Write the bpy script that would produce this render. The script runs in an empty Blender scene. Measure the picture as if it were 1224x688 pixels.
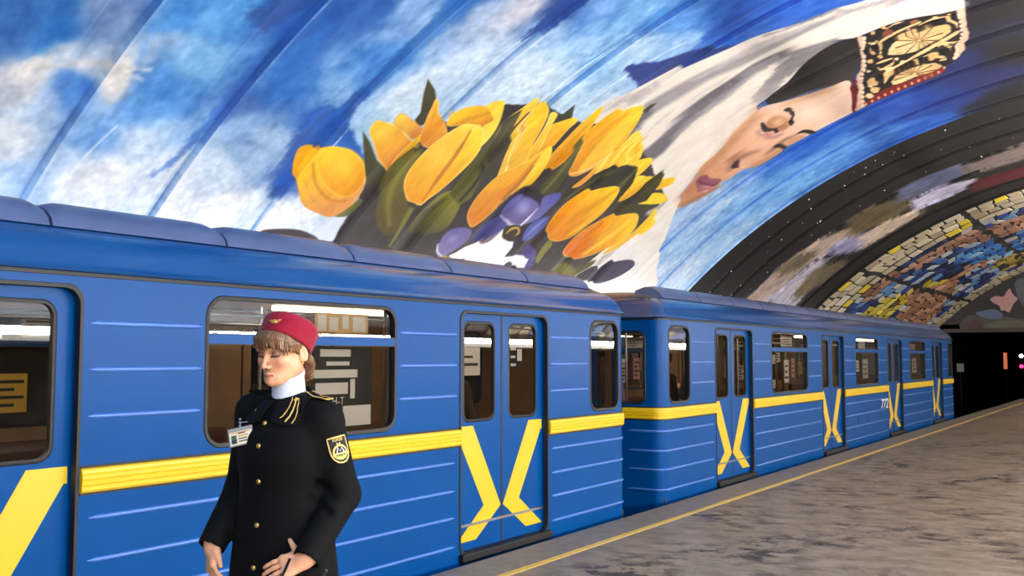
import bpy, bmesh, math, random
import numpy as np
from mathutils import Vector, Matrix
random.seed(5)
sc = bpy.context.scene
COL = sc.collection

# ---------------------------------------------------------------- camera, world, lights, exposure
cam_data = bpy.data.cameras.new('camera')
cam_data.sensor_width = 36.0
cam_data.lens = 36.0 * 1179.0 / 1224.0
cam_data.clip_start = 0.05
cam_data.clip_end = 300
cam = bpy.data.objects.new('camera', cam_data)
cam.location = (0, 0, 1.63)
cam.rotation_euler = (math.radians(90 + 3.98), 0, math.radians(33.3))
COL.objects.link(cam)
sc.camera = cam
world = bpy.data.worlds.new('world')
sc.world = world
world.use_nodes = True
world.node_tree.nodes['Background'].inputs[0].default_value = (0.01, 0.012, 0.016, 1)
world.node_tree.nodes['Background'].inputs[1].default_value = 0.3
sc.view_settings.view_transform = 'Standard'
sc.view_settings.look = 'None'
sc.view_settings.exposure = -0.5
sc.view_settings.gamma = 1.0
sc.view_settings.use_curve_mapping = False


def area(name, loc, rot, sx, sy, power, col=(1, 1, 1), spread=180):
    l = bpy.data.lights.new(name, 'AREA')
    l.shape = 'RECTANGLE'
    l.size = sx
    l.size_y = sy
    l.energy = power
    l.color = col
    l.spread = math.radians(spread)
    o = bpy.data.objects.new(name, l)
    o.location = loc
    o.rotation_euler = rot
    COL.objects.link(o)
    return o


R90 = math.pi / 2
WARM = (1.0, 0.94, 0.86)
# the hall's cornice tubes over both tracks wash the vault,
# added, unseen fill lights over the platform brighten vault, floor, train and people
for k, (y0, y1) in enumerate(((-8, 2), (2, 12), (12, 18.5), (18.5, 30), (30, 42))):
    yc, ln = (y0 + y1) / 2, y1 - y0
    area('cornice_light', (-7.92, yc, 2.10), (0, math.radians(180 + 14), 0), 0.22, ln, 13.0 * ln * (1.0 if y0 < 18 else 0.4), WARM)
    area('cornice_light', (7.92, yc, 2.12), (0, math.radians(135), 0), 0.22, ln, 195.0 * ln * (1.0 if y0 < 18 else 0.55), WARM)
for y in (-6.0, -1.5, 3.0, 7.5, 12.0, 16.5, 22.0, 28.0, 34.0, 40.0):
    area('fill_downlight', (1.6, y, 3.78), (0, 0, 0), 0.35, 2.6, 175.0, WARM)
    area('fill_uplight', (1.6, y, 3.84), (math.pi, 0, 0), 0.35, 2.6, 470.0, WARM)

# ---------------------------------------------------------------- helpers
def lin(c):
    c = np.asarray(c, float) / 255.0
    return np.where(c <= 0.04045, c / 12.92, ((c + 0.055) / 1.055) ** 2.4)


def mat(name, rgb=(128, 128, 128), rough=0.5, metal=0.0, coat=0.0, emit=None, estr=0.0, noise=0.0, nscale=8.0, bump=0.0, bscale=60.0, spec=0.5, sheen=0.0):
    m = bpy.data.materials.new(name)
    m.use_nodes = True
    nt = m.node_tree
    b = nt.nodes['Principled BSDF']
    c = tuple(lin(rgb)) + (1,)
    b.inputs['Base Color'].default_value = c
    b.inputs['Roughness'].default_value = rough
    b.inputs['Metallic'].default_value = metal
    b.inputs['Coat Weight'].default_value = coat
    b.inputs['Coat Roughness'].default_value = 0.12
    b.inputs['Specular IOR Level'].default_value = spec
    b.inputs['Sheen Weight'].default_value = sheen
    if emit is not None:
        b.inputs['Emission Color'].default_value = tuple(lin(emit)) + (1,)
        b.inputs['Emission Strength'].default_value = estr
    if noise or bump:
        tc = nt.nodes.new('ShaderNodeTexCoord')
    if noise:
        n = nt.nodes.new('ShaderNodeTexNoise')
        n.inputs['Scale'].default_value = nscale
        n.inputs['Detail'].default_value = 6
        nt.links.new(tc.outputs['Object'], n.inputs['Vector'])
        r = nt.nodes.new('ShaderNodeValToRGB')
        r.color_ramp.elements[0].position = 0.3
        r.color_ramp.elements[1].position = 0.7
        r.color_ramp.elements[0].color = tuple(x * (1 - noise) for x in c[:3]) + (1,)
        r.color_ramp.elements[1].color = tuple(min(1, x * (1 + noise)) for x in c[:3]) + (1,)
        nt.links.new(n.outputs['Fac'], r.inputs['Fac'])
        nt.links.new(r.outputs['Color'], b.inputs['Base Color'])
    if bump:
        n2 = nt.nodes.new('ShaderNodeTexNoise')
        n2.inputs['Scale'].default_value = bscale
        n2.inputs['Detail'].default_value = 4
        nt.links.new(tc.outputs['Object'], n2.inputs['Vector'])
        bp = nt.nodes.new('ShaderNodeBump')
        bp.inputs['Strength'].default_value = bump
        bp.inputs['Distance'].default_value = 0.01
        nt.links.new(n2.outputs['Fac'], bp.inputs['Height'])
        nt.links.new(bp.outputs['Normal'], b.inputs['Normal'])
    return m


def attr_mat(name, rough=0.6, bump=0.0, bscale=30.0, coat=0.0, sheen=0.0, spec=0.4, sss=0.0):
    m = bpy.data.materials.new(name)
    m.use_nodes = True
    nt = m.node_tree
    b = nt.nodes['Principled BSDF']
    a = nt.nodes.new('ShaderNodeAttribute')
    a.attribute_name = 'paint'
    nt.links.new(a.outputs['Color'], b.inputs['Base Color'])
    b.inputs['Roughness'].default_value = rough
    b.inputs['Coat Weight'].default_value = coat
    b.inputs['Sheen Weight'].default_value = sheen
    b.inputs['Specular IOR Level'].default_value = spec
    if sss:
        b.inputs['Subsurface Weight'].default_value = sss
        b.inputs['Subsurface Radius'].default_value = (0.012, 0.005, 0.003)
        b.inputs['Subsurface Scale'].default_value = 0.5
    if bump:
        tc = nt.nodes.new('ShaderNodeTexCoord')
        n2 = nt.nodes.new('ShaderNodeTexNoise')
        n2.inputs['Scale'].default_value = bscale
        n2.inputs['Detail'].default_value = 5
        nt.links.new(tc.outputs['Object'], n2.inputs['Vector'])
        bp = nt.nodes.new('ShaderNodeBump')
        bp.inputs['Strength'].default_value = bump
        bp.inputs['Distance'].default_value = 0.01
        nt.links.new(n2.outputs['Fac'], bp.inputs['Height'])
        nt.links.new(bp.outputs['Normal'], b.inputs['Normal'])
    return m


def glass_mat(name, tint, refl):
    m = bpy.data.materials.new(name)
    m.use_nodes = True
    nt = m.node_tree
    nt.nodes.clear()
    out = nt.nodes.new('ShaderNodeOutputMaterial')
    mix = nt.nodes.new('ShaderNodeMixShader')
    tr = nt.nodes.new('ShaderNodeBsdfTransparent')
    tr.inputs[0].default_value = tuple(lin(tint)) + (1,)
    gl = nt.nodes.new('ShaderNodeBsdfGlossy')
    gl.inputs['Roughness'].default_value = 0.015
    gl.inputs['Color'].default_value = (0.95, 0.97, 1, 1)
    lw = nt.nodes.new('ShaderNodeFresnel')
    lw.inputs['IOR'].default_value = 1.5
    mul = nt.nodes.new('ShaderNodeMath')
    mul.operation = 'MULTIPLY'
    mul.inputs[1].default_value = refl
    mul.use_clamp = True
    nt.links.new(lw.outputs[0], mul.inputs[0])
    nt.links.new(mul.outputs[0], mix.inputs[0])
    nt.links.new(tr.outputs[0], mix.inputs[1])
    nt.links.new(gl.outputs[0], mix.inputs[2])
    nt.links.new(mix.outputs[0], out.inputs[0])
    return m


class MB:
    """collects shapes; build() links them as ONE mesh object"""
    def __init__(self):
        self.v = []
        self.f = []
        self.m = []
        self.n = 0

    def add(self, verts, faces, mi=0):
        o = self.n
        self.v.extend([tuple(map(float, p)) for p in verts])
        self.f.extend([tuple(o + int(i) for i in f) for f in faces])
        self.m.extend([mi] * len(faces))
        self.n += len(verts)
        return self

    def grid(self, P, mi=0, closed_u=False, closed_v=False, flip=False):
        P = np.asarray(P, float)
        nu, nv = P.shape[:2]
        fs = []
        for i in range(nu if closed_u else nu - 1):
            for j in range(nv if closed_v else nv - 1):
                a, b = i * nv + j, ((i + 1) % nu) * nv + j
                c, d = ((i + 1) % nu) * nv + (j + 1) % nv, i * nv + (j + 1) % nv
                fs.append((a, d, c, b) if flip else (a, b, c, d))
        return self.add(P.reshape(-1, 3), fs, mi)

    def box(self, lo, hi, mi=0, bev=0.0):
        x0, y0, z0 = lo
        x1, y1, z1 = hi
        if not bev:
            v = [(x, y, z) for x in (x0, x1) for y in (y0, y1) for z in (z0, z1)]
            f = [(0, 1, 3, 2), (4, 6, 7, 5), (0, 4, 5, 1), (2, 3, 7, 6), (0, 2, 6, 4), (1, 5, 7, 3)]
            return self.add(v, f, mi)
        b = bev
        bm = bmesh.new()
        r = bmesh.ops.create_cube(bm, size=1)
        for q in bm.verts:
            q.co = Vector((x0 + (q.co.x + .5) * (x1 - x0), y0 + (q.co.y + .5) * (y1 - y0), z0 + (q.co.z + .5) * (z1 - z0)))
        bmesh.ops.bevel(bm, geom=bm.edges[:], offset=b, segments=2, profile=0.6, affect='EDGES')
        bm.verts.index_update()
        self.add([q.co[:] for q in bm.verts], [[q.index for q in f.verts] for f in bm.faces], mi)
        bm.free()
        return self

    def tube(self, pts, rad, n=8, mi=0, cap=True):
        pts = [Vector(p) for p in pts]
        rad = list(rad) if hasattr(rad, '__len__') else [rad] * len(pts)
        rings = []
        ref = None
        for i, p in enumerate(pts):
            t = (pts[min(i + 1, len(pts) - 1)] - pts[max(i - 1, 0)]).normalized()
            if ref is None:
                ref = t.orthogonal().normalized()
            ref = (ref - t * ref.dot(t)).normalized()
            b = t.cross(ref)
            rings.append([p + (ref * math.cos(a) + b * math.sin(a)) * rad[i] for a in np.linspace(0, 2 * math.pi, n, endpoint=False)])
        o = self.n
        self.grid([[q[:] for q in r] for r in rings], mi, closed_v=True, flip=True)
        if cap:
            self.f.append(tuple(o + i for i in range(n)))
            self.f.append(tuple(o + (len(pts) - 1) * n + i for i in reversed(range(n))))
            self.m += [mi, mi]
        return self

    def ball(self, c, r, nu=12, nv=8, mi=0):
        r = r if hasattr(r, '__len__') else (r, r, r)
        P = [[(c[0] + r[0] * math.sin(b) * math.cos(a), c[1] + r[1] * math.sin(b) * math.sin(a), c[2] + r[2] * math.cos(b))
              for a in np.linspace(0, 2 * math.pi, nu, endpoint=False)] for b in np.linspace(0.001, math.pi - 0.001, nv)]
        return self.grid(P, mi, closed_v=True, flip=False)

    def build(self, name, mats, parent=None, smooth=False, sharp=None):
        me = bpy.data.meshes.new(name)
        me.from_pydata(self.v, [], self.f)
        for m in (mats if isinstance(mats, (list, tuple)) else [mats]):
            me.materials.append(m)
        if len(set(self.m)) > 1:
            me.polygons.foreach_set('material_index', self.m)
        me.update()
        if smooth:
            if sharp:
                me.polygons.foreach_set('use_smooth', [True] * len(me.polygons))
                me.set_sharp_from_angle(angle=math.radians(sharp))
            else:
                me.polygons.foreach_set('use_smooth', [True] * len(me.polygons))
        return link(name, me, parent)


def link(name, me, parent=None):
    o = bpy.data.objects.new(name, me)
    COL.objects.link(o)
    if parent is not None:
        o.parent = parent
    return o


def np_mesh(name, V, Q, mats, parent=None, smooth=True, paint=None):
    """fast mesh from numpy verts (N,3) and quads (M,4)"""
    me = bpy.data.meshes.new(name)
    V = np.ascontiguousarray(V, np.float32)
    Q = np.ascontiguousarray(Q, np.int32)
    k = Q.shape[1]
    me.vertices.add(len(V))
    me.vertices.foreach_set('co', V.ravel())
    me.loops.add(Q.size)
    me.loops.foreach_set('vertex_index', Q.ravel())
    me.polygons.add(len(Q))
    me.polygons.foreach_set('loop_start', np.arange(0, Q.size, k, dtype=np.int32))
    me.polygons.foreach_set('loop_total', np.full(len(Q), k, np.int32))
    me.polygons.foreach_set('use_smooth', np.full(len(Q), smooth))
    for m in (mats if isinstance(mats, (list, tuple)) else [mats]):
        me.materials.append(m)
    if paint is not None:
        a = me.color_attributes.new('paint', 'FLOAT_COLOR', 'POINT')
        c = np.ones((len(V), 4), np.float32)
        c[:, :3] = paint
        a.data.foreach_set('color', c.ravel())
    me.update()
    me.validate()
    return link(name, me, parent)


def empty(name, loc=(0, 0, 0), rz=0.0, parent=None):
    o = bpy.data.objects.new(name, None)
    o.empty_display_size = 0.2
    o.location = loc
    o.rotation_euler = (0, 0, rz)
    COL.objects.link(o)
    if parent is not None:
        o.parent = parent
    return o


def tag(o, label, cat=None, group=None, kind=None):
    o['label'] = label
    if cat:
        o['category'] = cat
    if group:
        o['group'] = group
    if kind:
        o['kind'] = kind
    return o


def copy_tree(o, parent=None):
    c = o.copy()
    COL.objects.link(c)
    c.parent = parent
    for ch in list(o.children):
        copy_tree(ch, c)
    return c


# value noise for painted surfaces (numpy)
_rng = np.random.default_rng(11)
_tab = _rng.random((256, 256))


def vnoise(x, y):
    xi, yi = np.floor(x).astype(int), np.floor(y).astype(int)
    fx, fy = x - xi, y - yi
    fx, fy = fx * fx * (3 - 2 * fx), fy * fy * (3 - 2 * fy)
    a, b = _tab[xi & 255, yi & 255], _tab[(xi + 1) & 255, yi & 255]
    c, d = _tab[xi & 255, (yi + 1) & 255], _tab[(xi + 1) & 255, (yi + 1) & 255]
    return (a * (1 - fx) + b * fx) * (1 - fy) + (c * (1 - fx) + d * fx) * fy


def fbm(x, y, o=4):
    s, a, t = 0, 0.5, 0
    for k in range(o):
        s = s + a * vnoise(x + 17.3 * k, y - 9.1 * k)
        t += a
        x, y, a = x * 2.03, y * 2.03, a * 0.55
    return s / t


# ---------------------------------------------------------------- materials
M = {}
M['blue'] = mat('train_blue_paint', (0, 66, 126), 0.32, coat=0.0, noise=0.05, nscale=1.5, spec=0.10)
M['cove'] = mat('cove_blue_gloss', (0, 62, 118), 0.25, coat=0.6, noise=0.05, nscale=1.5)
M['roofgrey'] = mat('roof_grey_blue', (70, 82, 116), 0.34, noise=0.2, nscale=3.0, coat=0.2)
M['yellow'] = mat('yellow_paint', (214, 174, 6), 0.38, coat=0.2)
M['beltyellow'] = mat('belt_yellow', (216, 178, 6), 0.35, coat=0.2)
M['rubber'] = mat('black_rubber', (8, 7, 8), 0.55)
M['dark'] = mat('dark_metal', (28, 26, 26), 0.55, metal=0.3)
M['steel'] = mat('brushed_steel', (170, 170, 172), 0.3, metal=0.9)
M['ridge'] = mat('ridge_highlight_blue', (70, 112, 186), 0.3, coat=0.4)  # paler than the body: the ridges' highlight from above put into the colour
M['cream'] = mat('cream_lining', (204, 164, 98), 0.5, noise=0.08)
M['brownlin'] = mat('brown_lining', (120, 90, 62), 0.5, noise=0.15, nscale=5)
M['seat'] = mat('brown_vinyl', (74, 40, 24), 0.42, noise=0.1)
M['carfloor'] = mat('car_floor', (70, 52, 40), 0.6)
M['glass'] = glass_mat('window_glass', (206, 202, 192), 1.05)
M['lamp'] = mat('lamp_diffuser', (240, 235, 225), 0.5, emit=(255, 240, 214), estr=15.0)
M['white'] = mat('white_print', (225, 222, 220), 0.6)
M['posterblack'] = mat('poster_black', (16, 14, 16), 0.5)
M['paper'] = mat('paper', (205, 196, 190), 0.6)
M['paperyellow'] = mat('paper_yellow', (210, 170, 50), 0.6)
M['paperpink'] = mat('paper_pink', (196, 140, 140), 0.6)
M['tube'] = mat('fluorescent_tube', (250, 250, 245), 0.4, emit=(255, 246, 230), estr=10.0)
M['concrete'] = mat('concrete', (120, 112, 104), 0.8, noise=0.2, nscale=4)
M['darkconcrete'] = mat('tunnel_concrete', (22, 19, 18), 0.9, noise=0.3, nscale=3)
M['coping'] = mat('edge_stone', (128, 116, 100), 0.5, noise=0.22, nscale=9, bump=0.25, bscale=90)
M['linepaint'] = mat('line_paint', (222, 182, 84), 0.5, noise=0.14, nscale=14)


def granite():
    m = bpy.data.materials.new('platform_granite')
    m.use_nodes = True
    nt = m.node_tree
    b = nt.nodes['Principled BSDF']
    tc = nt.nodes.new('ShaderNodeTexCoord')

    def noise(scale, sx, sy, det=6, rough=0.6):
        mp = nt.nodes.new('ShaderNodeMapping')
        mp.inputs['Scale'].default_value = (sx, sy, 1)
        mp.inputs['Rotation'].default_value = (0, 0, math.radians(-22))
        nt.links.new(tc.outputs['Object'], mp.inputs['Vector'])
        n = nt.nodes.new('ShaderNodeTexNoise')
        n.inputs['Scale'].default_value = scale
        n.inputs['Detail'].default_value = det
        n.inputs['Roughness'].default_value = rough
        nt.links.new(mp.outputs[0], n.inputs['Vector'])
        return n.outputs['Fac']

    def ramp(fac, stops):
        r = nt.nodes.new('ShaderNodeValToRGB')
        e = r.color_ramp.elements
        while len(e) < len(stops):
            e.new(0.5)
        for el, (p, c) in zip(e, stops):
            el.position = p
            el.color = tuple(lin(c)) + (1,)
        nt.links.new(fac, r.inputs['Fac'])
        return r.outputs['Color']

    def mixc(f, a, c, mode='MIX'):
        x = nt.nodes.new('ShaderNodeMix')
        x.data_type = 'RGBA'
        x.blend_type = mode
        if isinstance(f, float):
            x.inputs[0].default_value = f
        else:
            nt.links.new(f, x.inputs[0])
        nt.links.new(a, x.inputs[6])
        nt.links.new(c, x.inputs[7])
        return x.outputs[2]
    base = ramp(noise(3.2, 1, 1.7, 8), [(0.3, (110, 94, 76)), (0.5, (150, 131, 108)), (0.7, (172, 154, 130))])
    fine = ramp(noise(90, 1, 1, 3), [(0.35, (150, 150, 150)), (0.65, (255, 255, 255))])
    base = mixc(0.55, base, fine, 'MULTIPLY')
    vein = ramp(noise(3.6, 1.0, 1.2, 10, 0.72), [(0.50, (0, 0, 0)), (0.545, (255, 255, 255))])
    big = ramp(noise(0.9, 1, 1, 5), [(0.42, (0, 0, 0)), (0.62, (255, 255, 255))])
    v2 = mixc(1.0, vein, big, 'MULTIPLY')
    dk = nt.nodes.new('ShaderNodeRGB')
    dk.outputs[0].default_value = tuple(lin((44, 36, 36))) + (1,)
    bw = nt.nodes.new('ShaderNodeRGBToBW')
    nt.links.new(v2, bw.inputs[0])
    ml = nt.nodes.new('ShaderNodeMath')
    ml.operation = 'MULTIPLY'
    ml.inputs[1].default_value = 0.95
    nt.links.new(bw.outputs[0], ml.inputs[0])
    c = mixc(ml.outputs[0], base, dk.outputs[0])
    nt.links.new(c, b.inputs['Base Color'])
    b.inputs['Roughness'].default_value = 0.42
    b.inputs['Specular IOR Level'].default_value = 0.35
    return m


M['granite'] = granite()

# ---------------------------------------------------------------- setting: platform, track beds, walls
VR, VX, VZ = 11.0, 0.11, -5.11            # vault: radius, axis x, axis z
VA0 = math.pi - math.asin((2.0 - VZ) / VR)  # angle at the left springing (z = 2)
YB, YE = -10.0, 43.0                      # hall from back wall to end wall

fl = MB().box((-4.20, YB, -0.20), (4.20, YE, 0.0)).build('floor', M['granite'])
tag(fl, 'brown mottled granite platform floor running along the train', 'floor', kind='structure')
for s in (-1, 1):
    lo, hi = sorted((s * 4.635, s * 4.2))
    e = MB().box((lo, YB, -0.24), (hi, YE, 0.0), bev=0.012).build('edge_stone', M['coping'], fl)
    e['label'] = 'lighter stone strip along the platform edge'
    lo, hi = sorted((s * 4.205, s * 4.135))
    ln = MB().box((lo, YB, 0.0), (hi, YE, 0.0035)).build('safety_line', M['linepaint'], fl)
    ln['label'] = 'yellow painted safety line'
for s, nm in ((-1, 'left'), (1, 'right')):
    x0, x1 = sorted((s * 4.45, s * 9.2))
    tb = MB()
    tb.box((x0, YB, -1.45), (x1, 62, -1.25))
    xa, xb = sorted((s * 4.45, s * 4.2))
    tb.box((xa, YB, -1.25), (xb, YE, -0.2))
    for q in (-0.76, 0.76):
        tb.box((s * 6.17 + q - 0.035, YB, -1.25), (s * 6.17 + q + 0.035, 62, -1.10))
    o = tb.build('floor', M['darkconcrete'])
    tag(o, 'dark track bed with rails on the %s of the platform' % nm, 'floor', kind='structure')
    # wall below the vault springing, with its cornice
    w0, w1 = sorted((s * 8.40, s * 8.9))
    wl = MB().box((w0, YB, -1.3), (w1, YE, 2.02)).build('wall_' + nm, M['concrete'])
    tag(wl, 'plain wall behind the track on the %s, below the vault' % nm, 'wall', kind='structure')
    c = MB()
    c0, c1 = sorted((s * 7.84, s * 8.42))
    c.box((c0, YB, 1.86), (c1, YE, 1.92))
    l0, l1 = sorted((s * 7.84, s * 7.88))
    c.box((l0, YB, 1.92), (l1, YE, 2.02))
    c.build('cornice', M['concrete'], wl)
    t = MB()
    for y in np.arange(YB + 0.4, 19 if s < 0 else YE - 1, 1.6):
        t.tube([(s * 8.06, y, 1.99), (s * 8.06, y + 1.5, 1.99)], 0.02, 6)
        if s > 0:
            t.box((7.80, y, 1.93), (7.839, y + 1.56, 2.04))
    o = t.build('fluorescent_tubes', M['tube'], wl)
    o['kind'] = 'stuff'
    o['label'] = 'row of white fluorescent tubes in the cornice'

# end wall with the low tunnel portal; painted field above it


# ---------------------------------------------------------------- vault
ceiling = empty('ceiling', (VX, YB, 2.0))
tag(ceiling, 'painted ribbed vault over the platform and the tracks', 'ceiling', kind='structure')
ceiling.location = (0, 0, 0)
PITCH, D0 = 1.19, 5.55
SMAX = VR * (2 * VA0 - math.pi)
PAINT = attr_mat('vault_paint', 0.6)
SKY = [[3.46,2.82,48,100,165],[3.8,2.72,40,112,185],[4.09,3.0,110,135,175],[3.78,2.39,205,205,205],[4.14,2.56,190,200,215],[4.13,2.09,170,190,215],[4.01,1.8,215,220,225],[4.22,2.29,50,115,190],[4.49,2.55,215,210,205],[4.61,1.96,110,160,215],[4.39,1.54,180,205,230],[4.76,1.53,225,228,232],[4.3,1.3,160,190,225],[4.8,2.28,90,150,215],[4.66,2.87,150,180,215],[4.64,3.14,50,125,200],[4.89,3.33,70,140,205],[5.01,2.82,110,165,215],[4.9,2.5,70,135,205],[4.97,1.86,190,210,232],[5.29,2.13,160,195,230],[5.54,1.59,235,236,238],[6.31,1.42,235,238,240],[5.91,1.88,205,220,235],[5.65,2.64,60,100,165],[5.89,2.19,120,160,205],[5.39,3.44,30,85,165],[5.75,2.88,40,105,185],[6.2,2.16,150,180,215],[6.67,1.88,40,85,160],[6.43,2.66,35,90,170],[6.82,1.45,235,240,245],[5.87,3.75,40,90,165],[6.55,3.37,60,125,200],[6.45,3.0,130,175,220],[6.96,2.82,150,190,225],[6.47,3.68,110,150,205],[7.07,3.21,205,222,238],[6.78,3.93,130,165,210],[7.43,3.58,190,212,235],[7.09,4.3,170,190,220],[7.78,3.97,185,208,232],[6.79,4.34,30,90,170],[7.32,4.53,190,190,205],[7.91,4.42,130,170,215],[8.42,3.96,200,220,238],[7.65,4.7,30,60,130],[8.13,4.8,80,130,200],[8.55,4.43,140,185,230],[9.02,3.89,190,215,235],[8.63,4.91,110,165,220],[9.15,4.39,150,195,235],[9.28,4.76,175,205,235],[9.23,5.21,70,130,205],[9.84,5.02,150,190,230],[9.57,5.55,60,120,200],[9.7,5.79,25,70,160],[10.24,5.47,40,95,190],[10.2,6.09,30,90,190],[10.51,6.28,30,85,185],[10.38,5.73,50,100,190],[10.0,3.62,180,205,230],[16.15,1.47,190,210,235],[15.81,2.29,150,190,230],[15.07,3.04,165,195,232],[17.33,2.51,170,205,240],[16.04,3.47,110,165,225],[16.19,4.24,100,160,225],[15.26,4.72,30,90,190],[16.15,5.02,90,150,220],[15.16,5.45,40,100,195],[16.39,5.67,60,120,205],[15.3,6.07,25,70,165],[16.02,6.42,20,60,150],[16.95,6.24,30,85,180],[16.09,6.79,22,45,115],[14.72,7.25,24,36,90],[15.96,7.41,28,34,84],[13.63,7.73,22,24,44],[14.73,7.95,16,14,16],[16.86,7.65,18,17,26],[12.88,8.02,18,16,20],[12.55,7.74,22,20,34],[17.67,7.7,20,18,22]]
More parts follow.
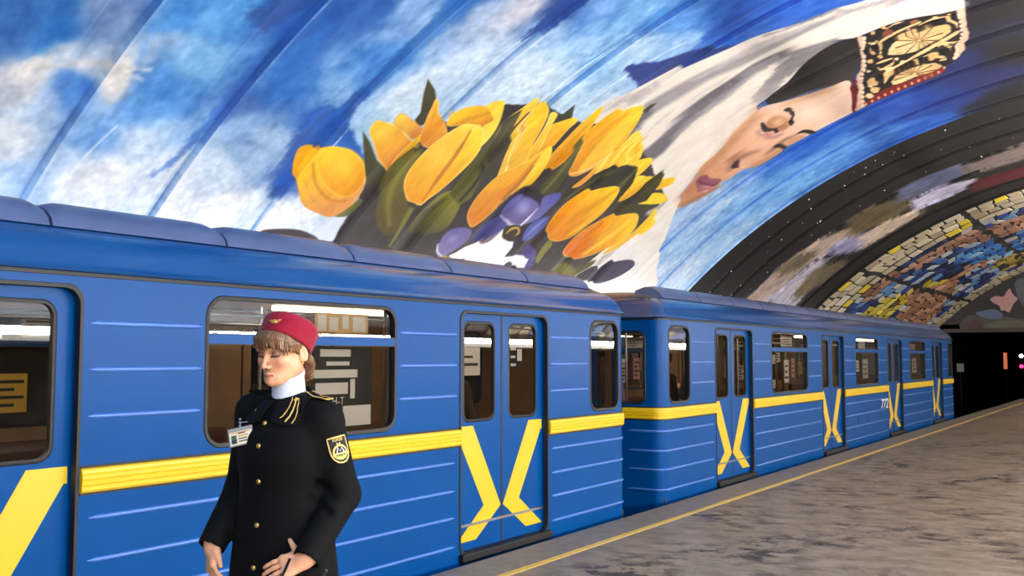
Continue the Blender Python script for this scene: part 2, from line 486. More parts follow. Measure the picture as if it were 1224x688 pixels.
MURAL = [
{'p':[[5.285,1.605],[5.345,1.671],[5.406,1.739],[5.462,1.841],[5.501,1.996],[5.53,2.179],[5.555,2.358],[5.567,2.527],[5.576,2.693],[5.582,2.858],[5.47,2.901],[5.457,2.74],[5.443,2.579],[5.424,2.415],[5.412,2.233],[5.397,2.048],[5.372,1.895],[5.338,1.79],[5.296,1.712],[5.253,1.632]],'c':[(48,96,172)],'w':0.0431,'n':0.3,'s':0,'o':0.7},
{'p':[[5.573,2.863],[5.572,3.011],[5.568,3.158],[5.567,3.31],[5.568,3.47],[5.571,3.636],[5.57,3.8],[5.515,3.817],[5.509,3.656],[5.5,3.493],[5.492,3.335],[5.488,3.186],[5.484,3.041],[5.479,2.897]],'c':[(36,92,170)],'w':0.025,'n':0.3,'s':0,'o':0.6},
{'p':[[4.588,1.669],[4.617,1.885],[4.642,2.102],[4.633,2.353],[4.561,2.653],[4.458,2.97],[4.354,3.274],[4.328,3.273],[4.422,2.971],[4.513,2.658],[4.573,2.368],[4.593,2.122],[4.581,1.902],[4.565,1.681]],'c':[(70,124,196)],'w':0.0296,'n':0.3,'s':0,'o':0.4},
{'p':[[6.722,1.569],[6.75,1.714],[6.776,1.86],[6.796,2.02],[6.797,2.206],[6.791,2.401],[6.788,2.584],[6.771,2.757],[6.757,2.923],[6.741,3.089],[6.645,3.121],[6.622,2.97],[6.595,2.819],[6.573,2.657],[6.584,2.469],[6.597,2.274],[6.604,2.092],[6.608,1.929],[6.607,1.776],[6.603,1.622]],'c':[(30,74,150)],'w':0.0307,'n':0.3,'s':0,'o':0.8},
{'p':[[6.85,1.836],[6.815,2.022],[6.777,2.206],[6.744,2.37],[6.685,2.515],[6.633,2.648],[6.579,2.78],[6.353,2.83],[6.352,2.713],[6.35,2.593],[6.354,2.456],[6.4,2.288],[6.449,2.105],[6.497,1.922]],'c':[(26,66,140)],'w':0.0602,'n':0.3,'s':0,'o':0.75},
{'p':[[6.584,1.777],[6.465,2.114],[6.348,2.692],[6.627,2.776],[7.281,2.37],[7.441,2.226],[6.903,2.393],[6.656,2.318],[6.653,2.046],[6.755,1.84]],'c':[(34,88,172)],'w':0.0311,'n':0.25,'s':1},
{'p':[[6.753,3.082],[6.788,3.29],[6.817,3.498],[6.835,3.713],[6.834,3.937],[6.821,4.164],[6.802,4.387],[6.592,4.43],[6.624,4.209],[6.651,3.984],[6.667,3.763],[6.665,3.549],[6.652,3.34],[6.634,3.128]],'c':[(42,104,178)],'w':0.039,'n':0.3,'s':0,'o':0.7},
{'p':[[5.244,3.254],[5.301,3.331],[5.359,3.41],[5.416,3.496],[5.471,3.594],[5.525,3.697],[5.577,3.799],[5.235,3.98],[5.198,3.875],[5.16,3.771],[5.122,3.674],[5.086,3.584],[5.048,3.499],[5.01,3.413]],'c':[(24,62,130)],'w':0.0628,'n':0.3,'s':0,'o':0.7},
{'p':[[5.67,3.639],[5.65,3.483],[5.628,3.324],[5.612,3.166],[5.65,3.003],[5.695,2.849],[5.739,2.694],[5.838,2.667],[5.846,2.809],[5.852,2.949],[5.866,3.088],[5.849,3.249],[5.838,3.42],[5.825,3.59]],'c':[(28,92,170)],'w':0.0608,'n':0.3,'s':0,'o':0.6},
{'p':[[7.853,4.213],[7.887,4.324],[7.919,4.435],[7.944,4.558],[7.949,4.698],[7.945,4.846],[7.939,4.991],[7.596,5.047],[7.638,4.9],[7.677,4.751],[7.709,4.61],[7.738,4.481],[7.76,4.358],[7.779,4.233]],'c':[(26,62,138)],'w':0.0326,'n':0.3,'s':0,'o':0.85},
{'p':[[8.916,4.204],[8.985,4.396],[9.047,4.588],[9.087,4.78],[9.095,4.966],[9.081,5.148],[9.061,5.326],[8.848,5.357],[8.896,5.178],[8.938,4.996],[8.96,4.809],[8.945,4.616],[8.907,4.419],[8.863,4.221]],'c':[(60,128,200)],'w':0.0251,'n':0.3,'s':0,'o':0.7},
{'p':[[10.081,5.251],[10.093,5.354],[10.104,5.456],[10.113,5.578],[10.114,5.738],[10.109,5.919],[10.097,6.099],[9.567,6.155],[9.628,5.977],[9.684,5.795],[9.737,5.63],[9.796,5.498],[9.854,5.387],[9.911,5.276]],'c':[(26,74,165)],'w':0.0675,'n':0.3,'s':0,'o':0.75},
{'p':[[4.558,1.212],[4.574,1.362],[4.589,1.511],[4.609,1.656],[4.636,1.795],[4.668,1.931],[4.7,2.067],[4.692,2.072],[4.656,1.938],[4.619,1.805],[4.587,1.668],[4.569,1.521],[4.557,1.371],[4.542,1.22]],'c':[(232,240,248)],'w':0.0077,'n':0.2,'s':0,'o':0.6},
{'p':[[6.965,1.646],[6.937,1.828],[6.905,2.009],[6.883,2.183],[6.872,2.349],[6.871,2.51],[6.866,2.671],[6.856,2.674],[6.855,2.516],[6.851,2.357],[6.855,2.192],[6.88,2.016],[6.914,1.835],[6.945,1.652]],'c':[(232,240,248)],'w':0.0106,'n':0.2,'s':0,'o':0.6},
{'p':[[8.019,1.648],[7.994,1.967],[7.957,2.283],[7.923,2.591],[7.896,2.89],[7.872,3.181],[7.838,3.47],[7.826,3.473],[7.853,3.187],[7.869,2.898],[7.889,2.601],[7.927,2.292],[7.967,1.975],[7.995,1.656]],'c':[(232,240,248)],'w':0.0119,'n':0.2,'s':0,'o':0.6},
{'p':[[7.8,3.324],[7.792,3.508],[7.779,3.691],[7.777,3.869],[7.787,4.041],[7.807,4.211],[7.823,4.38],[7.811,4.384],[7.789,4.217],[7.762,4.049],[7.744,3.878],[7.75,3.699],[7.765,3.515],[7.776,3.33]],'c':[(232,240,248)],'w':0.0112,'n':0.2,'s':0,'o':0.6},
{'p':[[8.961,3.572],[8.971,3.798],[8.972,4.023],[8.981,4.242],[9.004,4.458],[9.036,4.67],[9.06,4.882],[9.044,4.886],[9.01,4.677],[8.969,4.468],[8.936,4.254],[8.931,4.033],[8.934,3.808],[8.929,3.582]],'c':[(232,240,248)],'w':0.0128,'n':0.2,'s':0,'o':0.6},
{'p':[[9.616,3.872],[9.634,4.091],[9.643,4.31],[9.663,4.524],[9.698,4.735],[9.744,4.943],[9.782,5.152],[9.765,5.155],[9.718,4.95],[9.663,4.744],[9.618,4.535],[9.603,4.32],[9.598,4.1],[9.584,3.88]],'c':[(232,240,248)],'w':0.0138,'n':0.2,'s':0,'o':0.6},
{'p':[[5.479,1.193],[5.474,1.326],[5.469,1.457],[5.47,1.583],[5.479,1.703],[5.495,1.819],[5.51,1.935],[5.496,1.942],[5.473,1.83],[5.448,1.718],[5.431,1.6],[5.433,1.471],[5.442,1.338],[5.45,1.204]],'c':[(232,240,248)],'w':0.0088,'n':0.2,'s':0,'o':0.6},
{'p':[[3.79,2.382],[3.922,2.427],[4.058,2.473],[4.199,2.515],[4.343,2.561],[4.496,2.602],[4.654,2.645],[4.643,2.665],[4.478,2.638],[4.317,2.611],[4.165,2.579],[4.03,2.524],[3.902,2.464],[3.777,2.407]],'c':[(214,210,206)],'w':0.0277,'n':0.4,'s':0,'o':0.6},
{'p':[[3.689,2.228],[3.727,2.28],[3.765,2.332],[3.804,2.376],[3.837,2.423],[3.875,2.465],[3.914,2.509],[3.899,2.527],[3.85,2.499],[3.801,2.47],[3.753,2.433],[3.722,2.374],[3.694,2.311],[3.667,2.249]],'c':[(214,210,206)],'w':0.026,'n':0.4,'s':0,'o':0.6},
{'p':[[4.112,2.492],[4.193,2.506],[4.274,2.519],[4.359,2.526],[4.447,2.536],[4.542,2.539],[4.64,2.542],[4.634,2.561],[4.532,2.572],[4.431,2.583],[4.335,2.586],[4.252,2.566],[4.175,2.541],[4.101,2.516]],'c':[(214,210,206)],'w':0.0285,'n':0.4,'s':0,'o':0.6},
{'p':[[9.463,4.536],[9.807,4.779],[10.001,5.04],[10.185,5.178],[10.482,5.43],[10.645,5.458],[10.492,4.908],[10.379,4.553],[10.276,4.362],[9.858,4.416]],'c':[(34,56,118),(46,62,128)],'w':0.0287,'n':0.3,'s':1,'a':[[10.482,5.43],[10.276,4.362]]},
{'p':[[13.751,0.964],[10.865,3.047],[10.194,3.356],[9.853,3.965],[10.076,4.323],[10.305,4.857],[10.499,5.355],[10.593,5.698],[10.835,6.122],[10.898,6.3],[10.917,6.536],[11.044,6.832],[11.013,7.157],[11.656,7.827],[12.166,7.687],[12.565,7.634],[12.468,7.556],[12.214,7.203],[12.059,6.945],[12.012,6.537],[11.999,6.438],[11.792,6.226],[12.012,5.825],[12.35,5.473],[12.585,5.062],[12.651,4.962],[13.223,4.049],[13.428,3.549],[14.018,2.888],[14.618,2.32],[15.413,1.604],[15.966,1.139]],'c':[(236,229,220),(222,212,204)],'w':0.0142,'n':0.06,'s':1,'a':[[14.212,1.862],[11.991,7.415]]},
{'p':[[10.051,3.782],[10.094,3.863],[10.136,3.942],[10.192,4.008],[10.237,4.077],[10.306,4.147],[10.363,4.227],[10.375,4.319],[10.367,4.411],[10.358,4.502],[10.305,4.515],[10.266,4.437],[10.227,4.36],[10.172,4.293],[10.094,4.235],[9.995,4.178],[9.91,4.109],[9.903,4.012],[9.915,3.914],[9.926,3.819]],'c':[(176,172,176)],'w':0.0736,'n':0.25,'s':0,'o':0.7},
{'p':[[11.213,3.566],[11.093,3.728],[10.977,3.879],[10.913,4.015],[10.894,4.154],[10.916,4.303],[10.941,4.457],[10.949,4.616],[10.96,4.773],[10.978,4.919],[11.025,5.046],[11.083,5.167],[11.13,5.29],[11.145,5.415],[11.148,5.536],[11.153,5.665],[11.164,5.812],[11.175,5.967],[11.186,6.111],[11.197,6.234],[11.211,6.347],[11.222,6.46],[11.088,6.478],[11.058,6.37],[11.025,6.261],[10.994,6.141],[10.969,6.0],[10.944,5.849],[10.918,5.707],[10.894,5.582],[10.872,5.467],[10.839,5.353],[10.796,5.237],[10.74,5.117],[10.693,4.986],[10.652,4.844],[10.618,4.692],[10.588,4.543],[10.551,4.396],[10.516,4.243],[10.525,4.08],[10.63,3.908],[10.776,3.744],[10.916,3.584]],'c':[(140,136,142)],'w':0.0782,'n':0.15,'s':0,'o':0.85},
{'p':[[11.151,3.467],[11.082,3.615],[11.012,3.759],[10.968,3.879],[10.888,3.984],[10.83,4.084],[10.769,4.187],[10.657,4.211],[10.614,4.131],[10.571,4.047],[10.554,3.941],[10.648,3.8],[10.762,3.65],[10.873,3.5]],'c':[(92,88,96)],'w':0.0636,'n':0.2,'s':0,'o':0.8},
{'p':[[10.775,4.78],[10.811,4.907],[10.843,5.033],[10.88,5.155],[10.897,5.278],[10.919,5.399],[10.944,5.516],[10.968,5.632],[10.997,5.746],[11.022,5.857],[11.035,5.965],[11.045,6.068],[11.053,6.172],[10.994,6.181],[10.958,6.083],[10.919,5.985],[10.878,5.884],[10.839,5.777],[10.797,5.667],[10.758,5.553],[10.734,5.436],[10.713,5.316],[10.695,5.193],[10.706,5.061],[10.721,4.926],[10.732,4.79]],'c':[(186,182,184)],'w':0.0455,'n':0.2,'s':0,'o':0.8},
{'p':[[12.004,3.383],[12.027,3.47],[12.05,3.561],[12.053,3.671],[12.0,3.803],[11.929,3.94],[11.862,4.083],[11.804,4.238],[11.747,4.403],[11.699,4.567],[11.672,4.735],[11.653,4.907],[11.627,5.059],[11.58,5.179],[11.532,5.274],[11.506,5.369],[11.505,5.466],[11.524,5.566],[11.569,5.696],[11.648,5.871],[11.744,6.076],[11.83,6.282],[11.749,6.296],[11.648,6.094],[11.538,5.894],[11.444,5.722],[11.379,5.597],[11.339,5.498],[11.319,5.4],[11.325,5.302],[11.351,5.208],[11.375,5.098],[11.389,4.952],[11.397,4.785],[11.413,4.617],[11.44,4.454],[11.475,4.293],[11.51,4.141],[11.545,4.001],[11.581,3.874],[11.596,3.766],[11.604,3.672],[11.595,3.587],[11.584,3.499]],'c':[(96,92,100)],'w':0.0678,'n':0.15,'s':0,'o':0.9},
{'p':[[11.894,3.94],[11.866,4.088],[11.835,4.235],[11.811,4.387],[11.789,4.557],[11.772,4.734],[11.745,4.898],[11.686,5.038],[11.623,5.159],[11.583,5.271],[11.568,5.377],[11.574,5.48],[11.594,5.588],[11.631,5.707],[11.681,5.831],[11.728,5.956],[11.696,5.962],[11.628,5.842],[11.557,5.722],[11.499,5.607],[11.458,5.502],[11.431,5.402],[11.425,5.294],[11.456,5.179],[11.508,5.059],[11.552,4.927],[11.584,4.767],[11.606,4.59],[11.633,4.418],[11.689,4.259],[11.752,4.108],[11.812,3.955]],'c':[(150,146,152)],'w':0.0672,'n':0.2,'s':0,'o':0.8},
{'p':[[11.268,3.75],[11.253,3.879],[11.235,4.006],[11.235,4.133],[11.256,4.263],[11.295,4.397],[11.327,4.535],[11.333,4.677],[11.332,4.82],[11.334,4.958],[11.329,5.093],[11.329,5.225],[11.324,5.357],[11.278,5.365],[11.247,5.241],[11.212,5.116],[11.181,4.988],[11.175,4.851],[11.171,4.711],[11.16,4.573],[11.134,4.438],[11.101,4.302],[11.086,4.167],[11.115,4.03],[11.163,3.896],[11.208,3.762]],'c':[(214,208,204)],'w':0.049,'n':0.3,'s':0,'o':0.9},
{'p':[[12.747,4.192],[12.663,4.416],[12.569,4.637],[12.483,4.838],[12.383,5.021],[12.293,5.188],[12.212,5.336],[12.11,5.462],[12.02,5.571],[11.929,5.679],[11.799,5.689],[11.823,5.588],[11.845,5.486],[11.878,5.367],[11.956,5.221],[12.042,5.057],[12.138,4.876],[12.278,4.67],[12.426,4.445],[12.566,4.217]],'c':[(214,204,196)],'w':0.1771,'n':0.2,'s':0,'o':0.6},
{'p':[[10.887,6.538],[10.881,6.474],[10.874,6.409],[10.862,6.337],[10.845,6.255],[10.822,6.165],[10.794,6.069],[10.763,5.966],[10.727,5.858],[10.687,5.749],[10.715,5.743],[10.764,5.85],[10.81,5.957],[10.851,6.059],[10.883,6.154],[10.911,6.244],[10.933,6.326],[10.95,6.398],[10.962,6.462],[10.973,6.527]],'c':[(128,124,132)],'w':0.044,'n':0.2,'s':0,'o':0.8},
{'p':[[12.666,5.013],[12.473,5.284],[12.232,5.439],[12.092,5.673],[12.016,5.927],[11.985,6.233],[12.101,6.435],[11.834,6.276],[11.675,5.939],[11.628,5.699],[11.823,5.432],[12.084,5.127],[12.371,4.943]],'c':[(166,160,164),(120,116,120)],'w':0.0514,'n':0.2,'s':1,'a':[[12.4,5.077],[11.864,6.268]]},
{'p':[[11.152,6.475],[11.207,6.544],[11.26,6.614],[11.312,6.687],[11.359,6.762],[11.404,6.841],[11.446,6.924],[11.48,7.016],[11.51,7.112],[11.538,7.207],[11.403,7.223],[11.364,7.13],[11.323,7.037],[11.28,6.949],[11.238,6.867],[11.195,6.79],[11.149,6.716],[11.106,6.643],[11.061,6.573],[11.015,6.503]],'c':[(150,146,158)],'w':0.0746,'n':0.2,'s':0,'o':0.8},
{'p':[[11.95,7.076],[12.041,7.152],[12.132,7.23],[12.219,7.319],[12.279,7.427],[12.331,7.545],[12.38,7.662],[12.068,7.688],[12.041,7.572],[12.01,7.455],[11.973,7.349],[11.95,7.255],[11.921,7.17],[11.89,7.085]],'c':[(188,178,184)],'w':0.1266,'n':0.2,'s':0,'o':0.7},
{'p':[[12.048,6.482],[12.457,6.412],[13.386,6.07],[13.432,6.007],[13.104,5.637],[12.915,5.275],[12.659,5.053],[12.35,5.47],[12.024,5.828],[11.875,6.203]],'c':[(26,23,24),(54,48,48)],'w':0.0144,'n':0.12,'s':1,'a':[[12.196,5.822],[13.252,5.748]]},
{'p':[[14.045,2.871],[13.791,3.171],[13.479,3.526],[13.284,3.753],[13.239,4.046],[12.971,4.373],[12.802,4.676],[12.692,4.974],[12.922,5.23],[13.14,5.522],[13.261,5.782],[13.374,6.012],[14.042,5.883],[14.708,5.708],[14.752,5.404],[14.73,5.144],[14.727,4.94],[14.66,4.753],[14.67,4.608],[14.758,4.431],[14.692,4.123],[14.586,4.053],[14.457,3.917],[14.439,3.693],[14.354,3.574],[14.425,3.341],[14.223,3.112]],'c':[(206,150,112),(238,204,184)],'w':0.017,'n':0.05,'s':1,'a':[[13.985,3.473],[13.933,5.706]]},
{'p':[[14.069,2.98],[14.069,3.054],[14.068,3.132],[14.029,3.228],[13.913,3.337],[13.779,3.442],[13.671,3.554],[13.609,3.694],[13.558,3.854],[13.497,4.01],[13.423,4.145],[13.346,4.27],[13.265,4.401],[13.158,4.548],[13.046,4.702],[12.93,4.854],[12.7,4.874],[12.786,4.727],[12.869,4.578],[12.947,4.435],[13.042,4.303],[13.132,4.179],[13.216,4.049],[13.284,3.898],[13.346,3.736],[13.425,3.584],[13.536,3.454],[13.661,3.345],[13.745,3.258],[13.793,3.182],[13.816,3.107],[13.839,3.029]],'c':[(176,120,84)],'w':0.1843,'n':0.1,'s':0,'o':0.75},
{'p':[[14.148,2.91],[14.227,2.983],[14.305,3.057],[14.384,3.139],[14.422,3.248],[14.459,3.366],[14.493,3.484],[14.362,3.518],[14.292,3.411],[14.221,3.304],[14.149,3.207],[14.12,3.112],[14.091,3.024],[14.06,2.937]],'c':[(150,96,66)],'w':0.1325,'n':0.1,'s':0,'o':0.8},
{'p':[[13.033,5.196],[13.132,5.287],[13.23,5.38],[13.322,5.475],[13.375,5.58],[13.419,5.686],[13.461,5.792],[13.291,5.822],[13.233,5.721],[13.174,5.62],[13.108,5.521],[13.062,5.418],[13.009,5.316],[12.954,5.215]],'c':[(186,142,104)],'w':0.1535,'n':0.1,'s':0,'o':0.8},
{'k':[13.874,5.317],'m':[[0.5634,3.2571],[2.6131,-0.3903]],'c':[(246,214,196)],'o':0.7},
{'k':[13.641,4.437],'m':[[0.4398,3.7682],[3.6303,2.2437]],'c':[(232,184,150)],'o':0.6},
{'k':[13.818,4.115],'m':[[0.9134,5.5544],[6.5371,2.0521]],'c':[(230,180,146)],'o':0.6},
{'p':[[14.173,3.82],[14.122,3.874],[14.076,3.924],[14.057,3.971],[14.041,4.034],[14.046,4.104],[14.063,4.171],[14.085,4.23],[14.121,4.284],[14.156,4.34],[14.103,4.355],[14.032,4.31],[13.961,4.264],[13.901,4.212],[13.86,4.148],[13.83,4.078],[13.824,4.008],[13.884,3.939],[13.966,3.879],[14.043,3.824]],'c':[(140,92,78)],'w':0.1068,'n':0.1,'s':0,'o':0.8},
{'p':[[14.112,3.877],[13.989,3.961],[13.967,4.051],[14.141,4.037],[14.274,3.976],[14.229,3.92]],'c':[(64,38,38)],'w':0.0259,'n':0.12,'s':1},
{'p':[[14.144,3.994],[14.095,4.078],[14.324,4.056],[14.404,3.985],[14.352,3.943]],'c':[(224,176,148)],'w':0.0328,'n':0.12,'s':1},
{'p':[[14.646,4.039],[14.72,4.103],[14.793,4.167],[14.851,4.237],[14.854,4.32],[14.839,4.403],[14.813,4.477],[14.757,4.538],[14.694,4.588],[14.632,4.635],[14.537,4.643],[14.548,4.601],[14.557,4.56],[14.556,4.513],[14.567,4.447],[14.568,4.372],[14.554,4.3],[14.546,4.227],[14.521,4.154],[14.494,4.079]],'c':[(172,122,92)],'w':0.1346,'n':0.1,'s':0,'o':0.8},
{'p':[[14.483,4.36],[14.487,4.409],[14.49,4.458],[14.491,4.513],[14.463,4.578],[14.433,4.646],[14.418,4.711],[14.417,4.774],[14.43,4.837],[14.443,4.901],[14.394,4.911],[14.353,4.853],[14.311,4.796],[14.284,4.735],[14.293,4.667],[14.317,4.598],[14.337,4.535],[14.368,4.477],[14.397,4.424],[14.425,4.369]],'c':[(120,80,68)],'w':0.0874,'n':0.1,'s':0,'o':0.8},
{'p':[[13.666,3.457],[13.667,3.549],[13.961,3.582],[14.234,3.63],[14.287,3.59],[14.279,3.471],[14.071,3.431],[13.98,3.316]],'c':[(140,84,98)],'w':0.0259,'n':0.1,'s':1},
{'p':[[13.947,3.309],[13.908,3.392],[14.084,3.445],[14.288,3.462],[14.329,3.387],[14.177,3.299],[14.068,3.264]],'c':[(186,124,128),(150,92,100)],'w':0.0261,'n':0.1,'s':1,'a':[[14.084,3.445],[14.068,3.264]]},
{'p':[[13.782,3.414],[13.86,3.42],[13.939,3.426],[14.021,3.433],[14.116,3.439],[14.217,3.447],[14.294,3.467],[14.312,3.507],[14.297,3.556],[14.282,3.604],[14.254,3.609],[14.257,3.564],[14.259,3.52],[14.235,3.489],[14.17,3.472],[14.075,3.465],[13.98,3.458],[13.903,3.448],[13.83,3.438],[13.758,3.428]],'c':[(86,46,60)],'w':0.026,'n':0.1,'s':0},
{'k':[14.246,3.326],'m':[[5.2557,14.3737],[10.4979,-17.0695]],'c':[(232,186,168)],'o':0.6},
{'p':[[13.327,4.79],[13.212,4.937],[13.367,5.026],[13.693,5.024],[13.934,4.932],[13.917,4.811],[13.633,4.764]],'c':[(200,148,110),(160,108,80)],'w':0.0404,'n':0.12,'s':1,'a':[[13.544,5.011],[13.565,4.74]]},
{'p':[[13.453,4.865],[13.435,4.969],[13.68,4.979],[13.829,4.893],[13.731,4.812]],'c':[(218,170,132)],'w':0.0609,'n':0.12,'s':1},
{'p':[[13.196,4.758],[13.238,4.784],[13.472,4.761],[13.695,4.765],[13.886,4.789],[13.861,4.723],[13.669,4.666],[13.431,4.681]],'c':[(44,32,34)],'w':0.0243,'n':0.12,'s':1},
{'p':[[13.396,4.613],[13.509,4.597],[13.629,4.58],[13.753,4.572],[13.858,4.585],[13.949,4.608],[14.022,4.639],[14.057,4.68],[14.07,4.726],[14.082,4.771],[14.036,4.782],[13.997,4.743],[13.958,4.705],[13.905,4.676],[13.838,4.652],[13.757,4.634],[13.672,4.625],[13.59,4.621],[13.489,4.627],[13.384,4.632]],'c':[(156,104,118)],'w':0.0829,'n':0.1,'s':0,'o':0.8},
{'k':[13.601,4.632],'m':[[12.843,21.3757],[3.4753,-45.2157]],'c':[(230,220,225)],'o':0.8},
{'p':[[13.182,5.107],[13.249,5.185],[13.497,5.162],[13.763,5.097],[13.933,5.012],[13.948,4.961],[13.873,4.967],[13.724,5.058],[13.427,5.123]],'c':[(40,33,32)],'w':0.0242,'n':0.2,'s':1},
{'p':[[14.585,4.639],[14.44,4.795],[14.558,4.927],[14.727,4.94],[14.718,4.803],[14.687,4.673]],'c':[(196,144,112)],'w':0.0443,'n':0.12,'s':1},
{'p':[[14.347,4.514],[14.35,4.618],[14.558,4.641],[14.694,4.628],[14.707,4.573],[14.541,4.566]],'c':[(48,36,36)],'w':0.0265,'n':0.12,'s':1},
{'p':[[14.384,4.911],[14.376,5.016],[14.594,5.086],[14.844,5.094],[14.769,5.029],[14.529,4.988]],'c':[(34,28,30)],'w':0.0264,'n':0.12,'s':1},
{'p':[[11.987,6.46],[12.032,6.537],[12.063,6.944],[12.209,7.209],[12.473,7.554],[12.524,7.638],[13.07,7.568],[13.413,7.545],[13.789,7.465],[14.102,7.357],[14.297,7.256],[14.408,7.094],[14.66,7.001],[14.715,6.537],[14.753,5.859],[14.766,5.701],[14.364,5.783],[13.692,6.018],[13.134,6.216],[12.388,6.423]],'c':[(20,17,18)],'w':0.0149,'n':0.1,'s':0},
{'p':[[14.414,5.778],[14.528,5.917],[14.368,6.251],[14.438,6.595],[14.388,7.001],[14.655,7.012],[14.732,6.533],[14.769,5.855],[14.766,5.701]],'c':[(124,26,24),(96,20,22)],'w':0.017,'n':0.25,'s':1,'a':[[14.388,7.001],[14.766,5.701]]},
{'p':[[13.608,5.976],[13.49,6.08],[14.387,5.851],[14.734,5.71]],'c':[(96,20,24)],'w':0.0164,'n':0.12,'s':1},
{'p':[[12.013,6.471],[12.086,6.546],[12.342,6.499],[12.678,6.385],[13.158,6.284],[13.29,6.193],[14.181,5.981],[14.698,5.851],[14.769,5.726],[13.954,5.982],[13.352,6.117],[13.155,6.228],[12.459,6.414]],'c':[(206,168,146)],'w':0.0168,'n':0.2,'s':1},
{'p':[[12.178,6.552],[12.219,6.529],[12.191,6.511],[12.121,6.517],[12.08,6.539],[12.108,6.557]],'c':[(228,200,178)],'w':0.0149,'n':0.15,'s':1},
{'p':[[12.323,6.513],[12.366,6.49],[12.337,6.472],[12.266,6.478],[12.224,6.501],[12.252,6.519]],'c':[(228,200,178)],'w':0.0152,'n':0.15,'s':1},
{'p':[[12.472,6.474],[12.516,6.451],[12.486,6.433],[12.413,6.439],[12.37,6.462],[12.4,6.48]],'c':[(228,200,178)],'w':0.0155,'n':0.15,'s':1},
{'p':[[12.624,6.434],[12.669,6.41],[12.638,6.392],[12.564,6.398],[12.52,6.422],[12.55,6.44]],'c':[(228,200,178)],'w':0.0157,'n':0.15,'s':1},
{'p':[[12.784,6.396],[12.83,6.372],[12.798,6.354],[12.722,6.36],[12.678,6.385],[12.708,6.403]],'c':[(228,200,178)],'w':0.016,'n':0.15,'s':1},
{'p':[[12.949,6.358],[12.996,6.333],[12.963,6.315],[12.886,6.322],[12.84,6.347],[12.871,6.365]],'c':[(228,200,178)],'w':0.0163,'n':0.15,'s':1},
{'p':[[13.118,6.319],[13.165,6.294],[13.132,6.275],[13.053,6.282],[13.006,6.308],[13.038,6.326]],'c':[(228,200,178)],'w':0.0166,'n':0.15,'s':1},
{'p':[[13.263,6.27],[13.311,6.244],[13.277,6.226],[13.196,6.233],[13.149,6.259],[13.182,6.277]],'c':[(228,200,178)],'w':0.0169,'n':0.15,'s':1},
{'p':[[13.39,6.213],[13.439,6.187],[13.404,6.169],[13.321,6.176],[13.274,6.202],[13.307,6.221]],'c':[(228,200,178)],'w':0.0171,'n':0.15,'s':1},
{'p':[[13.559,6.168],[13.609,6.141],[13.573,6.123],[13.489,6.131],[13.44,6.157],[13.475,6.176]],'c':[(228,200,178)],'w':0.0174,'n':0.15,'s':1},
{'p':[[13.741,6.124],[13.791,6.097],[13.755,6.078],[13.668,6.086],[13.618,6.114],[13.654,6.132]],'c':[(228,200,178)],'w':0.0177,'n':0.15,'s':1},
{'p':[[13.926,6.079],[13.978,6.051],[13.94,6.032],[13.852,6.041],[13.801,6.069],[13.837,6.088]],'c':[(228,200,178)],'w':0.0181,'n':0.15,'s':1},
{'p':[[14.116,6.033],[14.169,6.005],[14.13,5.985],[14.039,5.995],[13.987,6.023],[14.025,6.042]],'c':[(228,200,178)],'w':0.0184,'n':0.15,'s':1},
{'p':[[14.309,5.985],[14.364,5.956],[14.324,5.937],[14.231,5.947],[14.178,5.975],[14.216,5.995]],'c':[(228,200,178)],'w':0.0188,'n':0.15,'s':1},
{'p':[[14.508,5.936],[14.563,5.907],[14.522,5.888],[14.427,5.898],[14.372,5.927],[14.412,5.946]],'c':[(228,200,178)],'w':0.0191,'n':0.15,'s':1},
{'p':[[14.711,5.886],[14.767,5.857],[14.725,5.837],[14.627,5.847],[14.572,5.877],[14.613,5.897]],'c':[(228,200,178)],'w':0.0195,'n':0.15,'s':1},
{'p':[[12.521,7.563],[12.537,7.636],[13.143,7.561],[13.451,7.541],[13.848,7.443],[14.154,7.326],[14.269,7.237],[14.14,7.235],[13.742,7.365],[13.434,7.463],[12.87,7.536]],'c':[(204,168,146)],'w':0.0163,'n':0.2,'s':1},
{'p':[[12.571,7.573],[12.61,7.558],[12.591,7.542],[12.533,7.543],[12.494,7.558],[12.513,7.573]],'c':[(226,198,176)],'w':0.0148,'n':0.15,'s':1},
{'p':[[12.724,7.559],[12.764,7.543],[12.744,7.528],[12.684,7.528],[12.645,7.544],[12.664,7.559]],'c':[(226,198,176)],'w':0.0151,'n':0.15,'s':1},
{'p':[[12.88,7.544],[12.921,7.528],[12.901,7.513],[12.84,7.513],[12.799,7.529],[12.819,7.545]],'c':[(226,198,176)],'w':0.0153,'n':0.15,'s':1},
{'p':[[13.038,7.527],[13.08,7.511],[13.059,7.495],[12.997,7.495],[12.955,7.512],[12.975,7.527]],'c':[(226,198,176)],'w':0.0156,'n':0.15,'s':1},
{'p':[[13.199,7.508],[13.242,7.491],[13.221,7.475],[13.157,7.476],[13.114,7.492],[13.135,7.508]],'c':[(226,198,176)],'w':0.0159,'n':0.15,'s':1},
{'p':[[13.363,7.488],[13.407,7.471],[13.386,7.455],[13.32,7.455],[13.277,7.472],[13.298,7.488]],'c':[(226,198,176)],'w':0.0161,'n':0.15,'s':1},
{'p':[[13.51,7.456],[13.555,7.439],[13.533,7.422],[13.466,7.423],[13.422,7.44],[13.443,7.456]],'c':[(226,198,176)],'w':0.0164,'n':0.15,'s':1},
{'p':[[13.649,7.417],[13.695,7.4],[13.673,7.384],[13.605,7.384],[13.559,7.402],[13.582,7.418]],'c':[(226,198,176)],'w':0.0167,'n':0.15,'s':1},
{'p':[[13.792,7.378],[13.838,7.361],[13.815,7.344],[13.746,7.345],[13.7,7.363],[13.722,7.379]],'c':[(226,198,176)],'w':0.0169,'n':0.15,'s':1},
